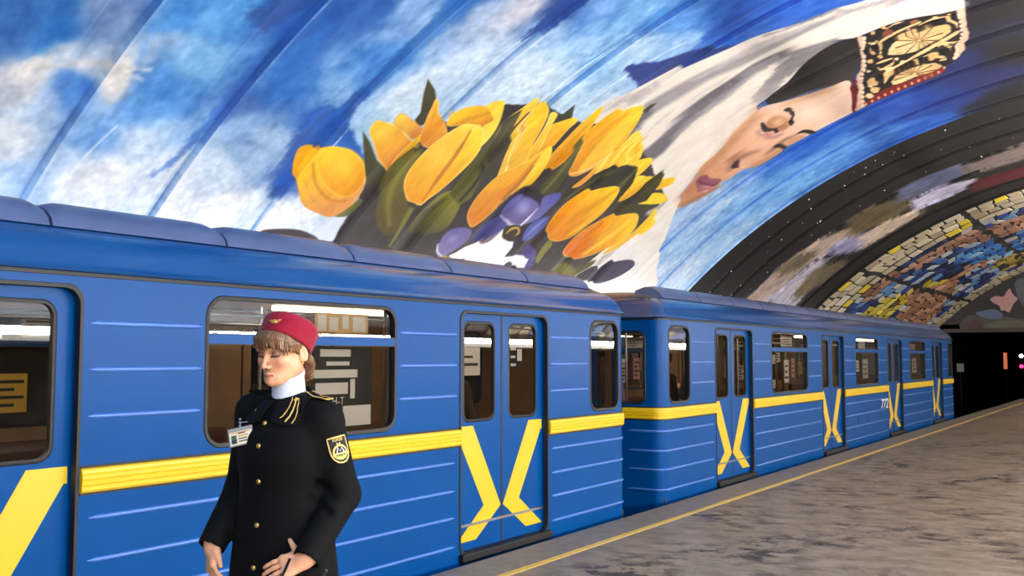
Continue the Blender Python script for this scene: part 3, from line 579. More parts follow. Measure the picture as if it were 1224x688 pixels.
{'p':[[13.934,7.338],[13.981,7.32],[13.958,7.303],[13.887,7.304],[13.84,7.322],[13.863,7.339]],'c':[(226,198,176)],'w':0.0172,'n':0.15,'s':1},
{'p':[[14.078,7.296],[14.126,7.278],[14.102,7.261],[14.03,7.262],[13.982,7.281],[14.006,7.298]],'c':[(226,198,176)],'w':0.0175,'n':0.15,'s':1},
{'p':[[14.225,7.254],[14.274,7.235],[14.249,7.218],[14.176,7.22],[14.127,7.238],[14.151,7.255]],'c':[(226,198,176)],'w':0.0177,'n':0.15,'s':1},
{'p':[[14.691,5.924],[14.732,5.903],[14.702,5.889],[14.631,5.896],[14.591,5.917],[14.62,5.932]],'c':[(206,160,128)],'w':0.0194,'n':0.15,'s':1},
{'p':[[14.674,6.025],[14.716,6.004],[14.686,5.989],[14.615,5.996],[14.574,6.018],[14.603,6.032]],'c':[(206,160,128)],'w':0.0194,'n':0.15,'s':1},
{'p':[[14.654,6.125],[14.696,6.104],[14.667,6.09],[14.597,6.096],[14.555,6.117],[14.584,6.131]],'c':[(206,160,128)],'w':0.0193,'n':0.15,'s':1},
{'p':[[14.637,6.224],[14.679,6.204],[14.651,6.189],[14.58,6.195],[14.538,6.215],[14.566,6.23]],'c':[(206,160,128)],'w':0.0192,'n':0.15,'s':1},
{'p':[[14.642,6.32],[14.685,6.3],[14.657,6.285],[14.586,6.291],[14.544,6.311],[14.572,6.325]],'c':[(206,160,128)],'w':0.0191,'n':0.15,'s':1},
{'p':[[14.645,6.415],[14.688,6.395],[14.66,6.381],[14.59,6.386],[14.547,6.406],[14.574,6.421]],'c':[(206,160,128)],'w':0.0191,'n':0.15,'s':1},
{'p':[[14.645,6.511],[14.688,6.491],[14.661,6.476],[14.591,6.481],[14.548,6.501],[14.574,6.515]],'c':[(206,160,128)],'w':0.019,'n':0.15,'s':1},
{'p':[[14.641,6.606],[14.685,6.586],[14.659,6.571],[14.589,6.576],[14.545,6.595],[14.571,6.61]],'c':[(206,160,128)],'w':0.0189,'n':0.15,'s':1},
{'p':[[14.635,6.7],[14.679,6.681],[14.653,6.666],[14.583,6.67],[14.539,6.689],[14.565,6.704]],'c':[(206,160,128)],'w':0.0188,'n':0.15,'s':1},
{'p':[[14.625,6.794],[14.67,6.776],[14.644,6.761],[14.575,6.764],[14.531,6.783],[14.556,6.798]],'c':[(206,160,128)],'w':0.0188,'n':0.15,'s':1},
{'p':[[14.613,6.888],[14.658,6.87],[14.633,6.855],[14.564,6.858],[14.52,6.876],[14.544,6.891]],'c':[(206,160,128)],'w':0.0187,'n':0.15,'s':1},
{'p':[[14.599,6.981],[14.644,6.963],[14.62,6.948],[14.551,6.951],[14.506,6.969],[14.53,6.984]],'c':[(206,160,128)],'w':0.0186,'n':0.15,'s':1},
{'p':[[14.483,7.076],[14.528,7.059],[14.504,7.044],[14.436,7.046],[14.392,7.063],[14.415,7.079]],'c':[(206,160,128)],'w':0.0183,'n':0.15,'s':1},
{'p':[[12.883,6.659],[12.681,6.807],[12.655,7.013],[12.703,7.069],[12.693,7.222],[12.783,7.377],[12.976,7.402],[13.182,7.308],[13.274,7.068],[13.339,6.872],[13.123,6.639]],'c':[(206,168,112),(226,196,146)],'w':0.0158,'n':0.2,'s':1,'a':[[12.783,7.377],[13.123,6.639]]},
{'p':[[13.035,7.034],[13.157,7.113],[13.278,7.193],[13.399,7.275],[13.349,7.283],[13.239,7.201],[13.128,7.119],[13.015,7.038]],'c':[(92,62,36)],'w':0.0126,'n':0.1,'s':0},
{'p':[[13.05,7.026],[13.243,7.078],[13.439,7.131],[13.639,7.185],[13.596,7.197],[13.405,7.141],[13.218,7.086],[13.033,7.032]],'c':[(92,62,36)],'w':0.0128,'n':0.1,'s':0},
{'p':[[13.049,7.015],[13.261,7.024],[13.479,7.034],[13.703,7.044],[13.679,7.059],[13.461,7.046],[13.248,7.034],[13.04,7.022]],'c':[(92,62,36)],'w':0.0128,'n':0.1,'s':0},
{'p':[[13.031,7.004],[13.202,6.969],[13.376,6.932],[13.555,6.895],[13.575,6.907],[13.392,6.942],[13.213,6.976],[13.039,7.01]],'c':[(92,62,36)],'w':0.0128,'n':0.1,'s':0},
{'p':[[13.004,6.997],[13.088,6.927],[13.172,6.856],[13.255,6.784],[13.304,6.785],[13.21,6.857],[13.117,6.928],[13.024,6.998]],'c':[(92,62,36)],'w':0.0127,'n':0.1,'s':0},
{'p':[[12.977,6.994],[12.954,6.909],[12.929,6.823],[12.902,6.738],[12.951,6.732],[12.969,6.819],[12.985,6.905],[12.999,6.992]],'c':[(92,62,36)],'w':0.0124,'n':0.1,'s':0},
{'p':[[12.954,6.996],[12.832,6.918],[12.71,6.841],[12.587,6.766],[12.631,6.756],[12.746,6.834],[12.86,6.912],[12.974,6.992]],'c':[(92,62,36)],'w':0.0122,'n':0.1,'s':0},
{'p':[[12.94,7.004],[12.753,6.954],[12.568,6.905],[12.388,6.857],[12.423,6.845],[12.598,6.895],[12.776,6.946],[12.957,6.998]],'c':[(92,62,36)],'w':0.012,'n':0.1,'s':0},
{'p':[[12.941,7.015],[12.737,7.006],[12.539,6.997],[12.346,6.989],[12.365,6.974],[12.555,6.985],[12.75,6.997],[12.95,7.008]],'c':[(92,62,36)],'w':0.012,'n':0.1,'s':0},
{'p':[[12.959,7.025],[12.794,7.06],[12.632,7.093],[12.475,7.126],[12.458,7.114],[12.619,7.084],[12.783,7.052],[12.951,7.02]],'c':[(92,62,36)],'w':0.012,'n':0.1,'s':0},
{'p':[[12.985,7.033],[12.902,7.101],[12.818,7.168],[12.735,7.235],[12.691,7.233],[12.782,7.167],[12.874,7.1],[12.966,7.032]],'c':[(92,62,36)],'w':0.0121,'n':0.1,'s':0},
{'p':[[13.012,7.036],[13.032,7.121],[13.05,7.206],[13.066,7.291],[13.016,7.295],[13.01,7.21],[13.001,7.124],[12.991,7.038]],'c':[(92,62,36)],'w':0.0123,'n':0.1,'s':0},
{'p':[[13.035,7.034],[13.157,7.113],[13.278,7.193],[13.399,7.275],[13.349,7.283],[13.239,7.201],[13.128,7.119],[13.015,7.038]],'c':[(92,62,36)],'w':0.0126,'n':0.1,'s':0},
{'p':[[14.206,6.392],[13.982,6.518],[13.956,6.745],[14.059,6.966],[14.325,7.054],[14.441,6.943],[14.406,6.702],[14.384,6.428]],'c':[(206,168,112),(226,196,146)],'w':0.0182,'n':0.2,'s':1,'a':[[14.059,6.966],[14.384,6.428]]},
{'p':[[14.22,6.684],[14.193,6.604],[14.164,6.525],[14.133,6.445],[14.191,6.437],[14.211,6.519],[14.229,6.6],[14.245,6.681]],'c':[(92,62,36)],'w':0.0142,'n':0.1,'s':0},
{'p':[[14.198,6.685],[14.088,6.611],[13.978,6.538],[13.868,6.466],[13.921,6.454],[14.022,6.529],[14.122,6.605],[14.221,6.681]],'c':[(92,62,36)],'w':0.014,'n':0.1,'s':0},
{'p':[[14.181,6.691],[14.009,6.635],[13.839,6.58],[13.671,6.526],[13.718,6.513],[13.878,6.569],[14.039,6.627],[14.202,6.685]],'c':[(92,62,36)],'w':0.0138,'n':0.1,'s':0},
{'p':[[14.174,6.7],[13.969,6.671],[13.768,6.644],[13.572,6.617],[13.608,6.601],[13.798,6.631],[13.993,6.662],[14.191,6.693]],'c':[(92,62,36)],'w':0.0137,'n':0.1,'s':0},
{'p':[[14.18,6.71],[13.977,6.714],[13.778,6.718],[13.585,6.722],[13.6,6.705],[13.791,6.704],[13.987,6.703],[14.187,6.702]],'c':[(92,62,36)],'w':0.0137,'n':0.1,'s':0},
{'p':[[14.199,6.719],[14.033,6.754],[13.87,6.789],[13.71,6.823],[13.69,6.811],[13.853,6.779],[14.02,6.746],[14.19,6.713]],'c':[(92,62,36)],'w':0.0137,'n':0.1,'s':0},
{'p':[[14.225,6.725],[14.123,6.786],[14.023,6.846],[13.922,6.905],[13.874,6.902],[13.983,6.843],[14.092,6.784],[14.203,6.723]],'c':[(92,62,36)],'w':0.0139,'n':0.1,'s':0},
{'p':[[14.25,6.728],[14.231,6.805],[14.21,6.881],[14.187,6.957],[14.129,6.96],[14.163,6.884],[14.195,6.807],[14.225,6.73]],'c':[(92,62,36)],'w':0.014,'n':0.1,'s':0},
{'p':[[14.275,6.728],[14.342,6.808],[14.408,6.887],[14.472,6.967],[14.413,6.975],[14.36,6.894],[14.306,6.813],[14.25,6.732]],'c':[(92,62,36)],'w':0.0142,'n':0.1,'s':0},
{'p':[[14.295,6.725],[14.44,6.793],[14.586,6.862],[14.731,6.932],[14.674,6.943],[14.54,6.871],[14.406,6.8],[14.272,6.73]],'c':[(92,62,36)],'w':0.0144,'n':0.1,'s':0},
{'p':[[14.307,6.717],[14.506,6.762],[14.708,6.808],[14.914,6.854],[14.864,6.869],[14.669,6.819],[14.477,6.771],[14.288,6.724]],'c':[(92,62,36)],'w':0.0146,'n':0.1,'s':0},
{'p':[[12.904,6.561],[12.812,6.589],[12.734,6.613],[12.683,6.643],[12.625,6.695],[12.575,6.764],[12.535,6.831],[12.508,6.894],[12.492,6.957],[12.48,7.015],[12.469,7.064],[12.462,7.108],[12.454,7.151],[12.337,7.16],[12.335,7.117],[12.333,7.074],[12.336,7.026],[12.344,6.968],[12.355,6.904],[12.378,6.839],[12.418,6.769],[12.471,6.696],[12.541,6.633],[12.654,6.589],[12.77,6.565],[12.875,6.545]],'c':[(206,168,112)],'w':0.0136,'n':0.25,'s':0},
{'p':[[12.895,6.556],[12.799,6.582],[12.71,6.606],[12.64,6.64],[12.578,6.696],[12.527,6.765],[12.488,6.833],[12.462,6.897],[12.447,6.961],[12.436,7.018],[12.428,7.067],[12.423,7.11],[12.419,7.154],[12.372,7.157],[12.373,7.114],[12.374,7.071],[12.379,7.022],[12.388,6.965],[12.401,6.901],[12.425,6.837],[12.465,6.767],[12.517,6.696],[12.583,6.636],[12.678,6.596],[12.783,6.573],[12.884,6.55]],'c':[(226,196,146)],'w':0.017,'n':0.2,'s':0},
{'p':[[12.585,7.114],[12.558,7.164],[12.532,7.212],[12.532,7.257],[12.564,7.304],[12.623,7.352],[12.685,7.393],[12.743,7.424],[12.803,7.447],[12.859,7.461],[12.902,7.466],[12.96,7.464],[13.029,7.462],[13.028,7.482],[12.959,7.488],[12.88,7.495],[12.791,7.491],[12.716,7.472],[12.648,7.446],[12.586,7.412],[12.523,7.37],[12.462,7.32],[12.427,7.267],[12.445,7.216],[12.489,7.165],[12.532,7.115]],'c':[(206,168,112)],'w':0.0135,'n':0.25,'s':0},
{'p':[[12.569,7.115],[12.537,7.164],[12.506,7.213],[12.5,7.26],[12.533,7.309],[12.593,7.357],[12.655,7.399],[12.714,7.43],[12.777,7.455],[12.838,7.47],[12.896,7.475],[12.96,7.471],[13.029,7.468],[13.028,7.476],[12.959,7.481],[12.887,7.486],[12.811,7.482],[12.742,7.465],[12.677,7.439],[12.616,7.407],[12.552,7.365],[12.492,7.315],[12.458,7.264],[12.471,7.215],[12.51,7.165],[12.548,7.115]],'c':[(226,196,146)],'w':0.0169,'n':0.2,'s':0},
{'p':[[14.183,6.312],[14.091,6.35],[14.013,6.383],[13.946,6.435],[13.855,6.532],[13.766,6.654],[13.686,6.768],[13.626,6.857],[13.578,6.939],[13.525,7.032],[13.455,7.154],[13.377,7.285],[13.316,7.384],[13.28,7.429],[13.263,7.445],[13.246,7.461],[13.146,7.463],[13.149,7.447],[13.151,7.431],[13.172,7.386],[13.232,7.288],[13.307,7.158],[13.375,7.038],[13.422,6.946],[13.465,6.864],[13.519,6.774],[13.592,6.661],[13.675,6.538],[13.765,6.435],[13.889,6.369],[14.015,6.332],[14.131,6.3]],'c':[(206,168,112)],'w':0.0151,'n':0.25,'s':0},
{'p':[[14.168,6.308],[14.068,6.345],[13.975,6.379],[13.891,6.435],[13.801,6.534],[13.713,6.656],[13.635,6.769],[13.578,6.859],[13.531,6.941],[13.479,7.034],[13.41,7.155],[13.334,7.286],[13.273,7.384],[13.241,7.43],[13.229,7.446],[13.216,7.462],[13.176,7.462],[13.183,7.447],[13.19,7.431],[13.215,7.385],[13.275,7.287],[13.351,7.157],[13.42,7.036],[13.469,6.944],[13.513,6.862],[13.568,6.772],[13.643,6.659],[13.729,6.536],[13.819,6.435],[13.926,6.374],[14.038,6.338],[14.147,6.303]],'c':[(226,196,146)],'w':0.0188,'n':0.2,'s':0},
{'p':[[13.246,6.412],[13.249,6.438],[13.252,6.464],[13.262,6.494],[13.267,6.535],[13.279,6.581],[13.29,6.628],[13.231,6.636],[13.205,6.591],[13.179,6.547],[13.159,6.507],[13.164,6.473],[13.175,6.445],[13.187,6.418]],'c':[(206,168,112)],'w':0.0148,'n':0.25,'s':0},
{'p':[[13.228,6.414],[13.227,6.44],[13.226,6.467],[13.231,6.498],[13.241,6.538],[13.257,6.584],[13.272,6.63],[13.248,6.633],[13.227,6.588],[13.205,6.543],[13.19,6.503],[13.19,6.471],[13.197,6.443],[13.204,6.416]],'c':[(226,196,146)],'w':0.0185,'n':0.2,'s':0},
{'p':[[13.386,6.393],[13.446,6.395],[13.516,6.399],[13.568,6.419],[13.57,6.462],[13.548,6.514],[13.52,6.559],[13.479,6.589],[13.434,6.611],[13.391,6.632],[13.352,6.629],[13.377,6.608],[13.399,6.588],[13.416,6.563],[13.442,6.521],[13.462,6.472],[13.462,6.437],[13.445,6.424],[13.403,6.418],[13.353,6.411]],'c':[(206,168,112)],'w':0.0152,'n':0.25,'s':0},
{'p':[[13.376,6.398],[13.433,6.402],[13.494,6.406],[13.536,6.425],[13.537,6.465],[13.516,6.516],[13.488,6.56],[13.455,6.589],[13.417,6.61],[13.38,6.631],[13.364,6.63],[13.394,6.609],[13.423,6.588],[13.447,6.561],[13.473,6.519],[13.494,6.469],[13.494,6.432],[13.466,6.416],[13.416,6.411],[13.363,6.406]],'c':[(226,196,146)],'w':0.0189,'n':0.2,'s':0},
{'p':[[13.854,6.913],[13.858,6.952],[13.861,6.99],[13.891,7.023],[13.959,7.067],[14.059,7.113],[14.12,7.136],[14.043,7.145],[14.048,7.115],[14.053,7.083],[14.118,7.077],[14.136,7.107],[14.153,7.14],[14.033,7.169],[13.941,7.14],[13.833,7.093],[13.753,7.045],[13.75,6.999],[13.779,6.957],[13.807,6.916]],'c':[(206,168,112)],'w':0.0155,'n':0.25,'s':0},
{'p':[[13.84,6.914],[13.834,6.954],[13.828,6.993],[13.85,7.03],[13.921,7.075],[14.023,7.121],[14.094,7.146],[14.076,7.143],[14.074,7.113],[14.072,7.081],[14.099,7.079],[14.109,7.11],[14.12,7.141],[14.059,7.159],[13.976,7.132],[13.871,7.085],[13.794,7.038],[13.783,6.996],[13.802,6.956],[13.821,6.915]],'c':[(226,196,146)],'w':0.0194,'n':0.2,'s':0},
{'p':[[13.488,7.167],[13.495,7.195],[13.502,7.223],[13.521,7.252],[13.541,7.289],[13.573,7.329],[13.605,7.37],[13.546,7.378],[13.499,7.34],[13.452,7.301],[13.416,7.264],[13.417,7.23],[13.43,7.2],[13.442,7.17]],'c':[(206,168,112)],'w':0.0147,'n':0.25,'s':0},
{'p':[[13.474,7.168],[13.475,7.197],[13.476,7.225],[13.489,7.256],[13.514,7.292],[13.551,7.332],[13.588,7.372],[13.564,7.376],[13.521,7.336],[13.479,7.297],[13.447,7.261],[13.442,7.228],[13.449,7.198],[13.456,7.169]],'c':[(226,196,146)],'w':0.0184,'n':0.2,'s':0},
{'p':[[12.172,6.793],[12.154,6.835],[12.136,6.875],[12.129,6.912],[12.133,6.945],[12.149,6.977],[12.164,7.009],[12.127,7.014],[12.103,6.983],[12.079,6.952],[12.067,6.918],[12.082,6.878],[12.108,6.837],[12.134,6.795]],'c':[(206,168,112)],'w':0.013,'n':0.25,'s':0},
{'p':[[12.16,6.794],[12.14,6.835],[12.12,6.876],[12.111,6.914],[12.117,6.947],[12.135,6.979],[12.153,7.01],[12.138,7.012],[12.117,6.981],[12.095,6.95],[12.085,6.916],[12.098,6.877],[12.122,6.836],[12.145,6.795]],'c':[(226,196,146)],'w':0.0163,'n':0.2,'s':0},
{'p':[[12.577,6.59],[12.617,6.559],[12.568,6.529],[12.479,6.53],[12.44,6.56],[12.488,6.59]],'c':[(226,196,146)],'w':0.0155,'n':0.3,'s':1},
{'p':[[12.81,6.516],[12.846,6.489],[12.801,6.462],[12.721,6.463],[12.685,6.491],[12.73,6.517]],'c':[(206,168,112)],'w':0.0159,'n':0.3,'s':1},
{'p':[[12.536,6.628],[12.566,6.605],[12.529,6.583],[12.463,6.583],[12.434,6.606],[12.469,6.628]],'c':[(206,168,112)],'w':0.0154,'n':0.3,'s':1},
{'p':[[13.068,6.423],[13.11,6.391],[13.056,6.36],[12.961,6.362],[12.92,6.394],[12.973,6.425]],'c':[(206,168,112)],'w':0.0164,'n':0.3,'s':1},
{'p':[[13.053,6.552],[13.091,6.524],[13.045,6.497],[12.962,6.498],[12.925,6.526],[12.97,6.553]],'c':[(206,168,112)],'w':0.0163,'n':0.3,'s':1},
{'p':[[13.999,6.262],[14.064,6.214],[13.979,6.17],[13.832,6.174],[13.769,6.222],[13.851,6.266]],'c':[(206,168,112)],'w':0.018,'n':0.3,'s':1},
{'p':[[14.014,6.184],[14.055,6.153],[14.001,6.124],[13.906,6.128],[13.866,6.158],[13.919,6.186]],'c':[(226,196,146)],'w':0.0181,'n':0.3,'s':1},
{'p':[[14.306,6.207],[14.38,6.153],[14.284,6.104],[14.116,6.109],[14.046,6.163],[14.139,6.212]],'c':[(206,168,112)],'w':0.0185,'n':0.3,'s':1},
{'p':[[14.444,6.082],[14.505,6.036],[14.422,5.995],[14.28,6.001],[14.22,6.046],[14.301,6.087]],'c':[(226,196,146)],'w':0.0189,'n':0.3,'s':1},
{'p':[[13.795,6.542],[13.867,6.491],[13.781,6.443],[13.625,6.445],[13.556,6.495],[13.639,6.543]],'c':[(226,196,146)],'w':0.0175,'n':0.3,'s':1},
{'p':[[13.405,6.68],[13.44,6.655],[13.4,6.631],[13.326,6.632],[13.292,6.656],[13.331,6.679]],'c':[(226,196,146)],'w':0.0168,'n':0.3,'s':1},
{'p':[[13.619,6.722],[13.662,6.694],[13.615,6.665],[13.526,6.665],[13.485,6.693],[13.531,6.722]],'c':[(226,196,146)],'w':0.0171,'n':0.3,'s':1},
{'p':[[13.881,6.848],[13.926,6.819],[13.879,6.79],[13.788,6.789],[13.744,6.817],[13.79,6.846]],'c':[(206,168,112)],'w':0.0175,'n':0.3,'s':1},
{'p':[[13.643,7.281],[13.695,7.251],[13.648,7.217],[13.548,7.214],[13.497,7.244],[13.544,7.277]],'c':[(226,196,146)],'w':0.0167,'n':0.3,'s':1},
{'p':[[13.829,7.283],[13.876,7.256],[13.834,7.227],[13.745,7.224],[13.699,7.25],[13.74,7.279]],'c':[(206,168,112)],'w':0.017,'n':0.3,'s':1},
{'p':[[13.495,7.189],[13.527,7.171],[13.497,7.15],[13.435,7.148],[13.404,7.167],[13.434,7.187]],'c':[(206,168,112)],'w':0.0166,'n':0.3,'s':1},
{'p':[[13.627,7.347],[13.66,7.328],[13.631,7.307],[13.569,7.305],[13.537,7.323],[13.565,7.344]],'c':[(206,168,112)],'w':0.0167,'n':0.3,'s':1},
{'p':[[12.131,6.676],[12.159,6.654],[12.125,6.632],[12.062,6.632],[12.034,6.654],[12.069,6.676]],'c':[(206,168,112)],'w':0.0148,'n':0.3,'s':1},
{'p':[[12.104,6.814],[12.132,6.792],[12.099,6.77],[12.037,6.77],[12.009,6.791],[12.042,6.813]],'c':[(206,168,112)],'w':0.0146,'n':0.3,'s':1},
{'p':[[12.59,7.007],[12.617,6.989],[12.588,6.97],[12.534,6.969],[12.507,6.987],[12.535,7.006]],'c':[(226,196,146)],'w':0.0153,'n':0.3,'s':1},
{'p':[[12.609,7.478],[12.644,7.458],[12.613,7.434],[12.549,7.431],[12.515,7.451],[12.545,7.474]],'c':[(206,168,112)],'w':0.0149,'n':0.3,'s':1},
{'p':[[12.457,7.337],[12.49,7.317],[12.459,7.294],[12.395,7.291],[12.363,7.311],[12.394,7.335]],'c':[(206,168,112)],'w':0.0148,'n':0.3,'s':1},
{'p':[[12.431,6.553],[12.455,6.534],[12.425,6.515],[12.37,6.516],[12.346,6.535],[12.376,6.553]],'c':[(206,168,112)],'w':0.0153,'n':0.3,'s':1},
{'p':[[13.185,6.746],[13.214,6.726],[13.182,6.706],[13.122,6.706],[13.094,6.726],[13.125,6.745]],'c':[(206,168,112)],'w':0.0164,'n':0.3,'s':1},
{'p':[[13.92,7.035],[13.973,7.004],[13.921,6.97],[13.817,6.968],[13.766,7.0],[13.817,7.033]],'c':[(206,168,112)],'w':0.0174,'n':0.3,'s':1},
{'p':[[13.39,6.302],[13.418,6.281],[13.382,6.262],[13.32,6.263],[13.293,6.284],[13.328,6.304]],'c':[(226,196,146)],'w':0.017,'n':0.3,'s':1},
{'p':[[12.221,6.734],[12.19,6.819],[12.31,6.846],[12.437,6.795],[12.396,6.716]],'c':[(120,62,48)],'w':0.0167,'n':0.12,'s':1},
{'p':[[12.227,7.058],[12.225,7.122],[12.295,7.15],[12.364,7.072]],'c':[(140,88,60)],'w':0.0164,'n':0.12,'s':1},
{'p':[[7.896,1.17],[7.786,1.678],[7.631,2.083],[7.865,2.26],[7.847,2.959],[8.426,3.474],[8.994,3.666],[10.002,3.617],[10.559,3.795],[11.913,3.496],[13.367,2.993],[13.699,2.371],[13.255,1.738],[13.097,1.267],[13.505,0.945],[8.341,0.546]],'c':[(52,46,48),(70,62,62)],'w':0.0151,'n':0.25,'s':0,'a':[[8.426,3.474],[13.505,0.945]]},
{'p':[[7.545,1.179],[7.505,1.355],[7.594,1.521],[7.854,1.501],[7.935,1.212]],'c':[(206,216,232)],'w':0.0178,'n':0.12,'s':1},
{'p':[[6.794,1.187],[6.903,1.254],[7.28,1.292],[7.602,1.186],[7.075,1.087]],'c':[(48,40,46)],'w':0.0133,'n':0.12,'s':1},
{'p':[[7.885,1.193],[7.786,1.678],[7.932,1.893],[8.421,1.657],[8.977,1.202],[7.943,1.076]],'c':[(62,55,57),(46,41,42)],'w':0.025,'n':0.25,'s':1,'a':[[7.932,1.893],[8.977,1.202]]},
{'p':[[7.572,1.548],[7.707,1.695],[7.762,1.798],[7.854,1.752],[7.792,1.554]],'c':[(98,98,40)],'w':0.0119,'n':0.12,'s':1},
{'p':[[6.63,2.04],[6.527,2.241],[6.61,2.307],[6.717,2.277],[6.747,2.342],[6.903,2.393],[7.138,2.394],[7.406,2.279],[7.604,2.077],[7.71,1.882],[7.707,1.695],[7.557,1.528],[7.333,1.539],[7.07,1.612],[6.851,1.802]],'c':[(248,194,28),(217,144,76)],'w':0.0087,'n':0.12,'s':1,'a':[[7.035,2.133],[7.407,1.521]],'r':[(214,140,50),0.0217]},
{'p':[[6.632,2.03],[6.532,2.242],[6.61,2.307],[6.7,2.284],[6.706,2.103],[6.748,1.907]],'c':[(236,168,24)],'w':0.0102,'n':0.12,'s':1},
{'p':[[6.801,2.194],[6.817,2.36],[7.056,2.385],[7.385,2.274],[7.597,2.064],[7.614,1.882],[7.459,1.803],[7.193,1.883],[6.958,2.028]],'c':[(251,200,40),(224,145,19)],'w':0.0132,'n':0.12,'s':1,'a':[[6.817,2.36],[7.459,1.803]],'r':[(255,214,90),0.022]},
{'p':[[6.782,2.131],[6.852,2.049],[6.925,1.963],[7.012,1.884],[7.121,1.813],[7.244,1.752],[7.368,1.715],[7.475,1.721],[7.571,1.752],[7.666,1.783],[7.651,1.799],[7.548,1.776],[7.449,1.754],[7.352,1.757],[7.247,1.789],[7.135,1.844],[7.036,1.907],[6.954,1.976],[6.879,2.057],[6.804,2.139]],'c':[(202,128,40)],'w':0.0177,'n':0.1,'s':0,'o':0.8},
{'p':[[6.845,1.912],[6.945,1.829],[7.047,1.744],[7.154,1.672],[7.261,1.634],[7.363,1.616],[7.465,1.598],[7.458,1.619],[7.355,1.642],[7.257,1.664],[7.163,1.701],[7.065,1.762],[6.961,1.843],[6.858,1.923]],'c':[(214,150,70)],'w':0.0221,'n':0.1,'s':0,'o':0.7},
{'k':[7.138,2.186],'m':[[4.0121,0.9198],[-1.6546,-7.1884]],'c':[(255,214,70)],'o':0.7},
{'p':[[7.529,2.953],[7.515,3.049],[7.32,3.282],[7.204,3.449],[7.409,3.362],[7.533,3.267],[7.732,2.925],[7.669,2.869]],'c':[(72,70,40),(48,46,32)],'w':0.0089,'n':0.12,'s':0,'a':[[7.204,3.449],[7.669,2.869]]},
{'p':[[7.038,2.652],[7.248,2.542],[7.515,2.354],[7.819,2.237],[7.855,2.068],[7.78,1.914],[7.451,2.228]],'c':[(70,70,44),(58,56,36)],'w':0.0091,'n':0.12,'s':0,'a':[[7.038,2.652],[7.78,1.914]]},
{'p':[[7.116,2.671],[7.088,2.804],[7.18,2.824],[7.427,2.807],[7.746,2.694],[7.805,2.656],[7.786,2.512],[7.79,2.38],[7.854,2.219],[7.738,2.269],[7.529,2.366],[7.319,2.522]],'c':[(252,200,50),(204,116,35)],'w':0.0091,'n':0.12,'s':1,'a':[[7.088,2.804],[7.854,2.219]],'r':[(255,222,120),0.0227]},
{'p':[[7.313,2.838],[7.287,2.974],[7.444,2.958],[7.746,2.867],[7.832,2.764],[7.763,2.698],[7.569,2.767]],'c':[(250,204,70),(206,129,48)],'w':0.009,'n':0.12,'s':1,'a':[[7.287,2.974],[7.763,2.698]],'r':[(206,140,60),0.0181]},
{'p':[[7.854,2.219],[7.787,2.373],[7.793,2.54],[7.801,2.675],[7.835,2.775],[7.915,2.686],[7.918,2.505],[7.883,2.309]],'c':[(248,196,34),(204,114,32)],'w':0.0094,'n':0.12,'s':1,'a':[[7.835,2.775],[7.854,2.219]],'r':[(255,232,130),0.0165]},
{'k':[7.342,2.655],'m':[[4.4045,8.1323],[3.178,-1.7579]],'c':[(255,214,84)],'o':0.5},
{'p':[[7.835,2.775],[7.668,3.009],[7.583,3.155],[7.529,3.269],[7.634,3.224],[7.769,3.107],[7.982,3.003],[8.169,2.85],[8.146,2.713],[8.026,2.667],[7.913,2.685]],'c':[(248,190,40),(209,131,56)],'w':0.0093,'n':0.12,'s':1,'a':[[7.529,3.269],[8.026,2.667]],'r':[(250,214,120),0.0186]},
{'p':[[7.581,3.231],[7.64,3.158],[7.699,3.084],[7.755,3.008],[7.813,2.926],[7.868,2.84],[7.923,2.753],[7.952,2.752],[7.901,2.839],[7.85,2.926],[7.795,3.01],[7.729,3.087],[7.66,3.161],[7.593,3.233]],'c':[(214,140,40)],'w':0.0231,'n':0.1,'s':0,'o':0.7},
{'p':[[7.996,3.003],[7.924,3.144],[7.989,3.276],[8.166,3.374],[8.36,3.383],[8.571,3.244],[8.556,3.088],[8.336,3.104],[8.169,3.055]],'c':[(246,188,34),(196,122,32)],'w':0.0097,'n':0.12,'s':1,'a':[[8.166,3.374],[8.556,3.088]],'r':[(252,214,110),0.0194]},
{'p':[[8.247,3.401],[8.375,3.525],[8.484,3.459],[8.646,3.267],[8.741,3.072],[8.742,2.891],[8.49,3.117],[8.528,3.266]],'c':[(252,206,50),(250,220,90)],'w':0.01,'n':0.12,'s':1,'a':[[8.375,3.525],[8.742,2.891]]},
{'p':[[8.089,3.006],[8.134,3.051],[8.179,3.095],[8.23,3.141],[8.281,3.197],[8.338,3.255],[8.396,3.314],[8.367,3.331],[8.295,3.28],[8.224,3.23],[8.158,3.183],[8.112,3.133],[8.072,3.085],[8.032,3.038]],'c':[(206,140,40)],'w':0.0242,'n':0.1,'s':0,'o':0.7},
{'p':[[8.2,1.556],[7.96,1.899],[7.813,2.28],[7.945,2.632],[8.034,2.545],[8.16,2.197],[8.475,1.898],[8.66,1.596],[8.557,1.381]],'c':[(104,100,44),(77,67,32)],'w':0.0125,'n':0.12,'s':1,'a':[[7.945,2.632],[8.557,1.381]],'r':[(58,54,36),0.0249]},
{'p':[[8.473,1.534],[8.355,1.672],[8.239,1.804],[8.154,1.926],[8.092,2.045],[8.051,2.165],[8.022,2.274],[8.001,2.367],[7.993,2.451],[7.983,2.536],[7.953,2.546],[7.942,2.468],[7.93,2.389],[7.932,2.297],[7.956,2.185],[7.994,2.06],[8.059,1.927],[8.174,1.794],[8.311,1.662],[8.449,1.529]],'c':[(140,134,56)],'w':0.0492,'n':0.1,'s':0,'o':0.7},
{'p':[[8.909,1.465],[8.764,1.646],[8.791,1.936],[8.9,2.136],[9.124,2.167],[9.271,2.068],[9.397,1.82],[9.373,1.588]],'c':[(132,128,48),(70,66,38)],'w':0.0138,'n':0.12,'s':1,'a':[[9.114,2.123],[9.032,1.483]]},
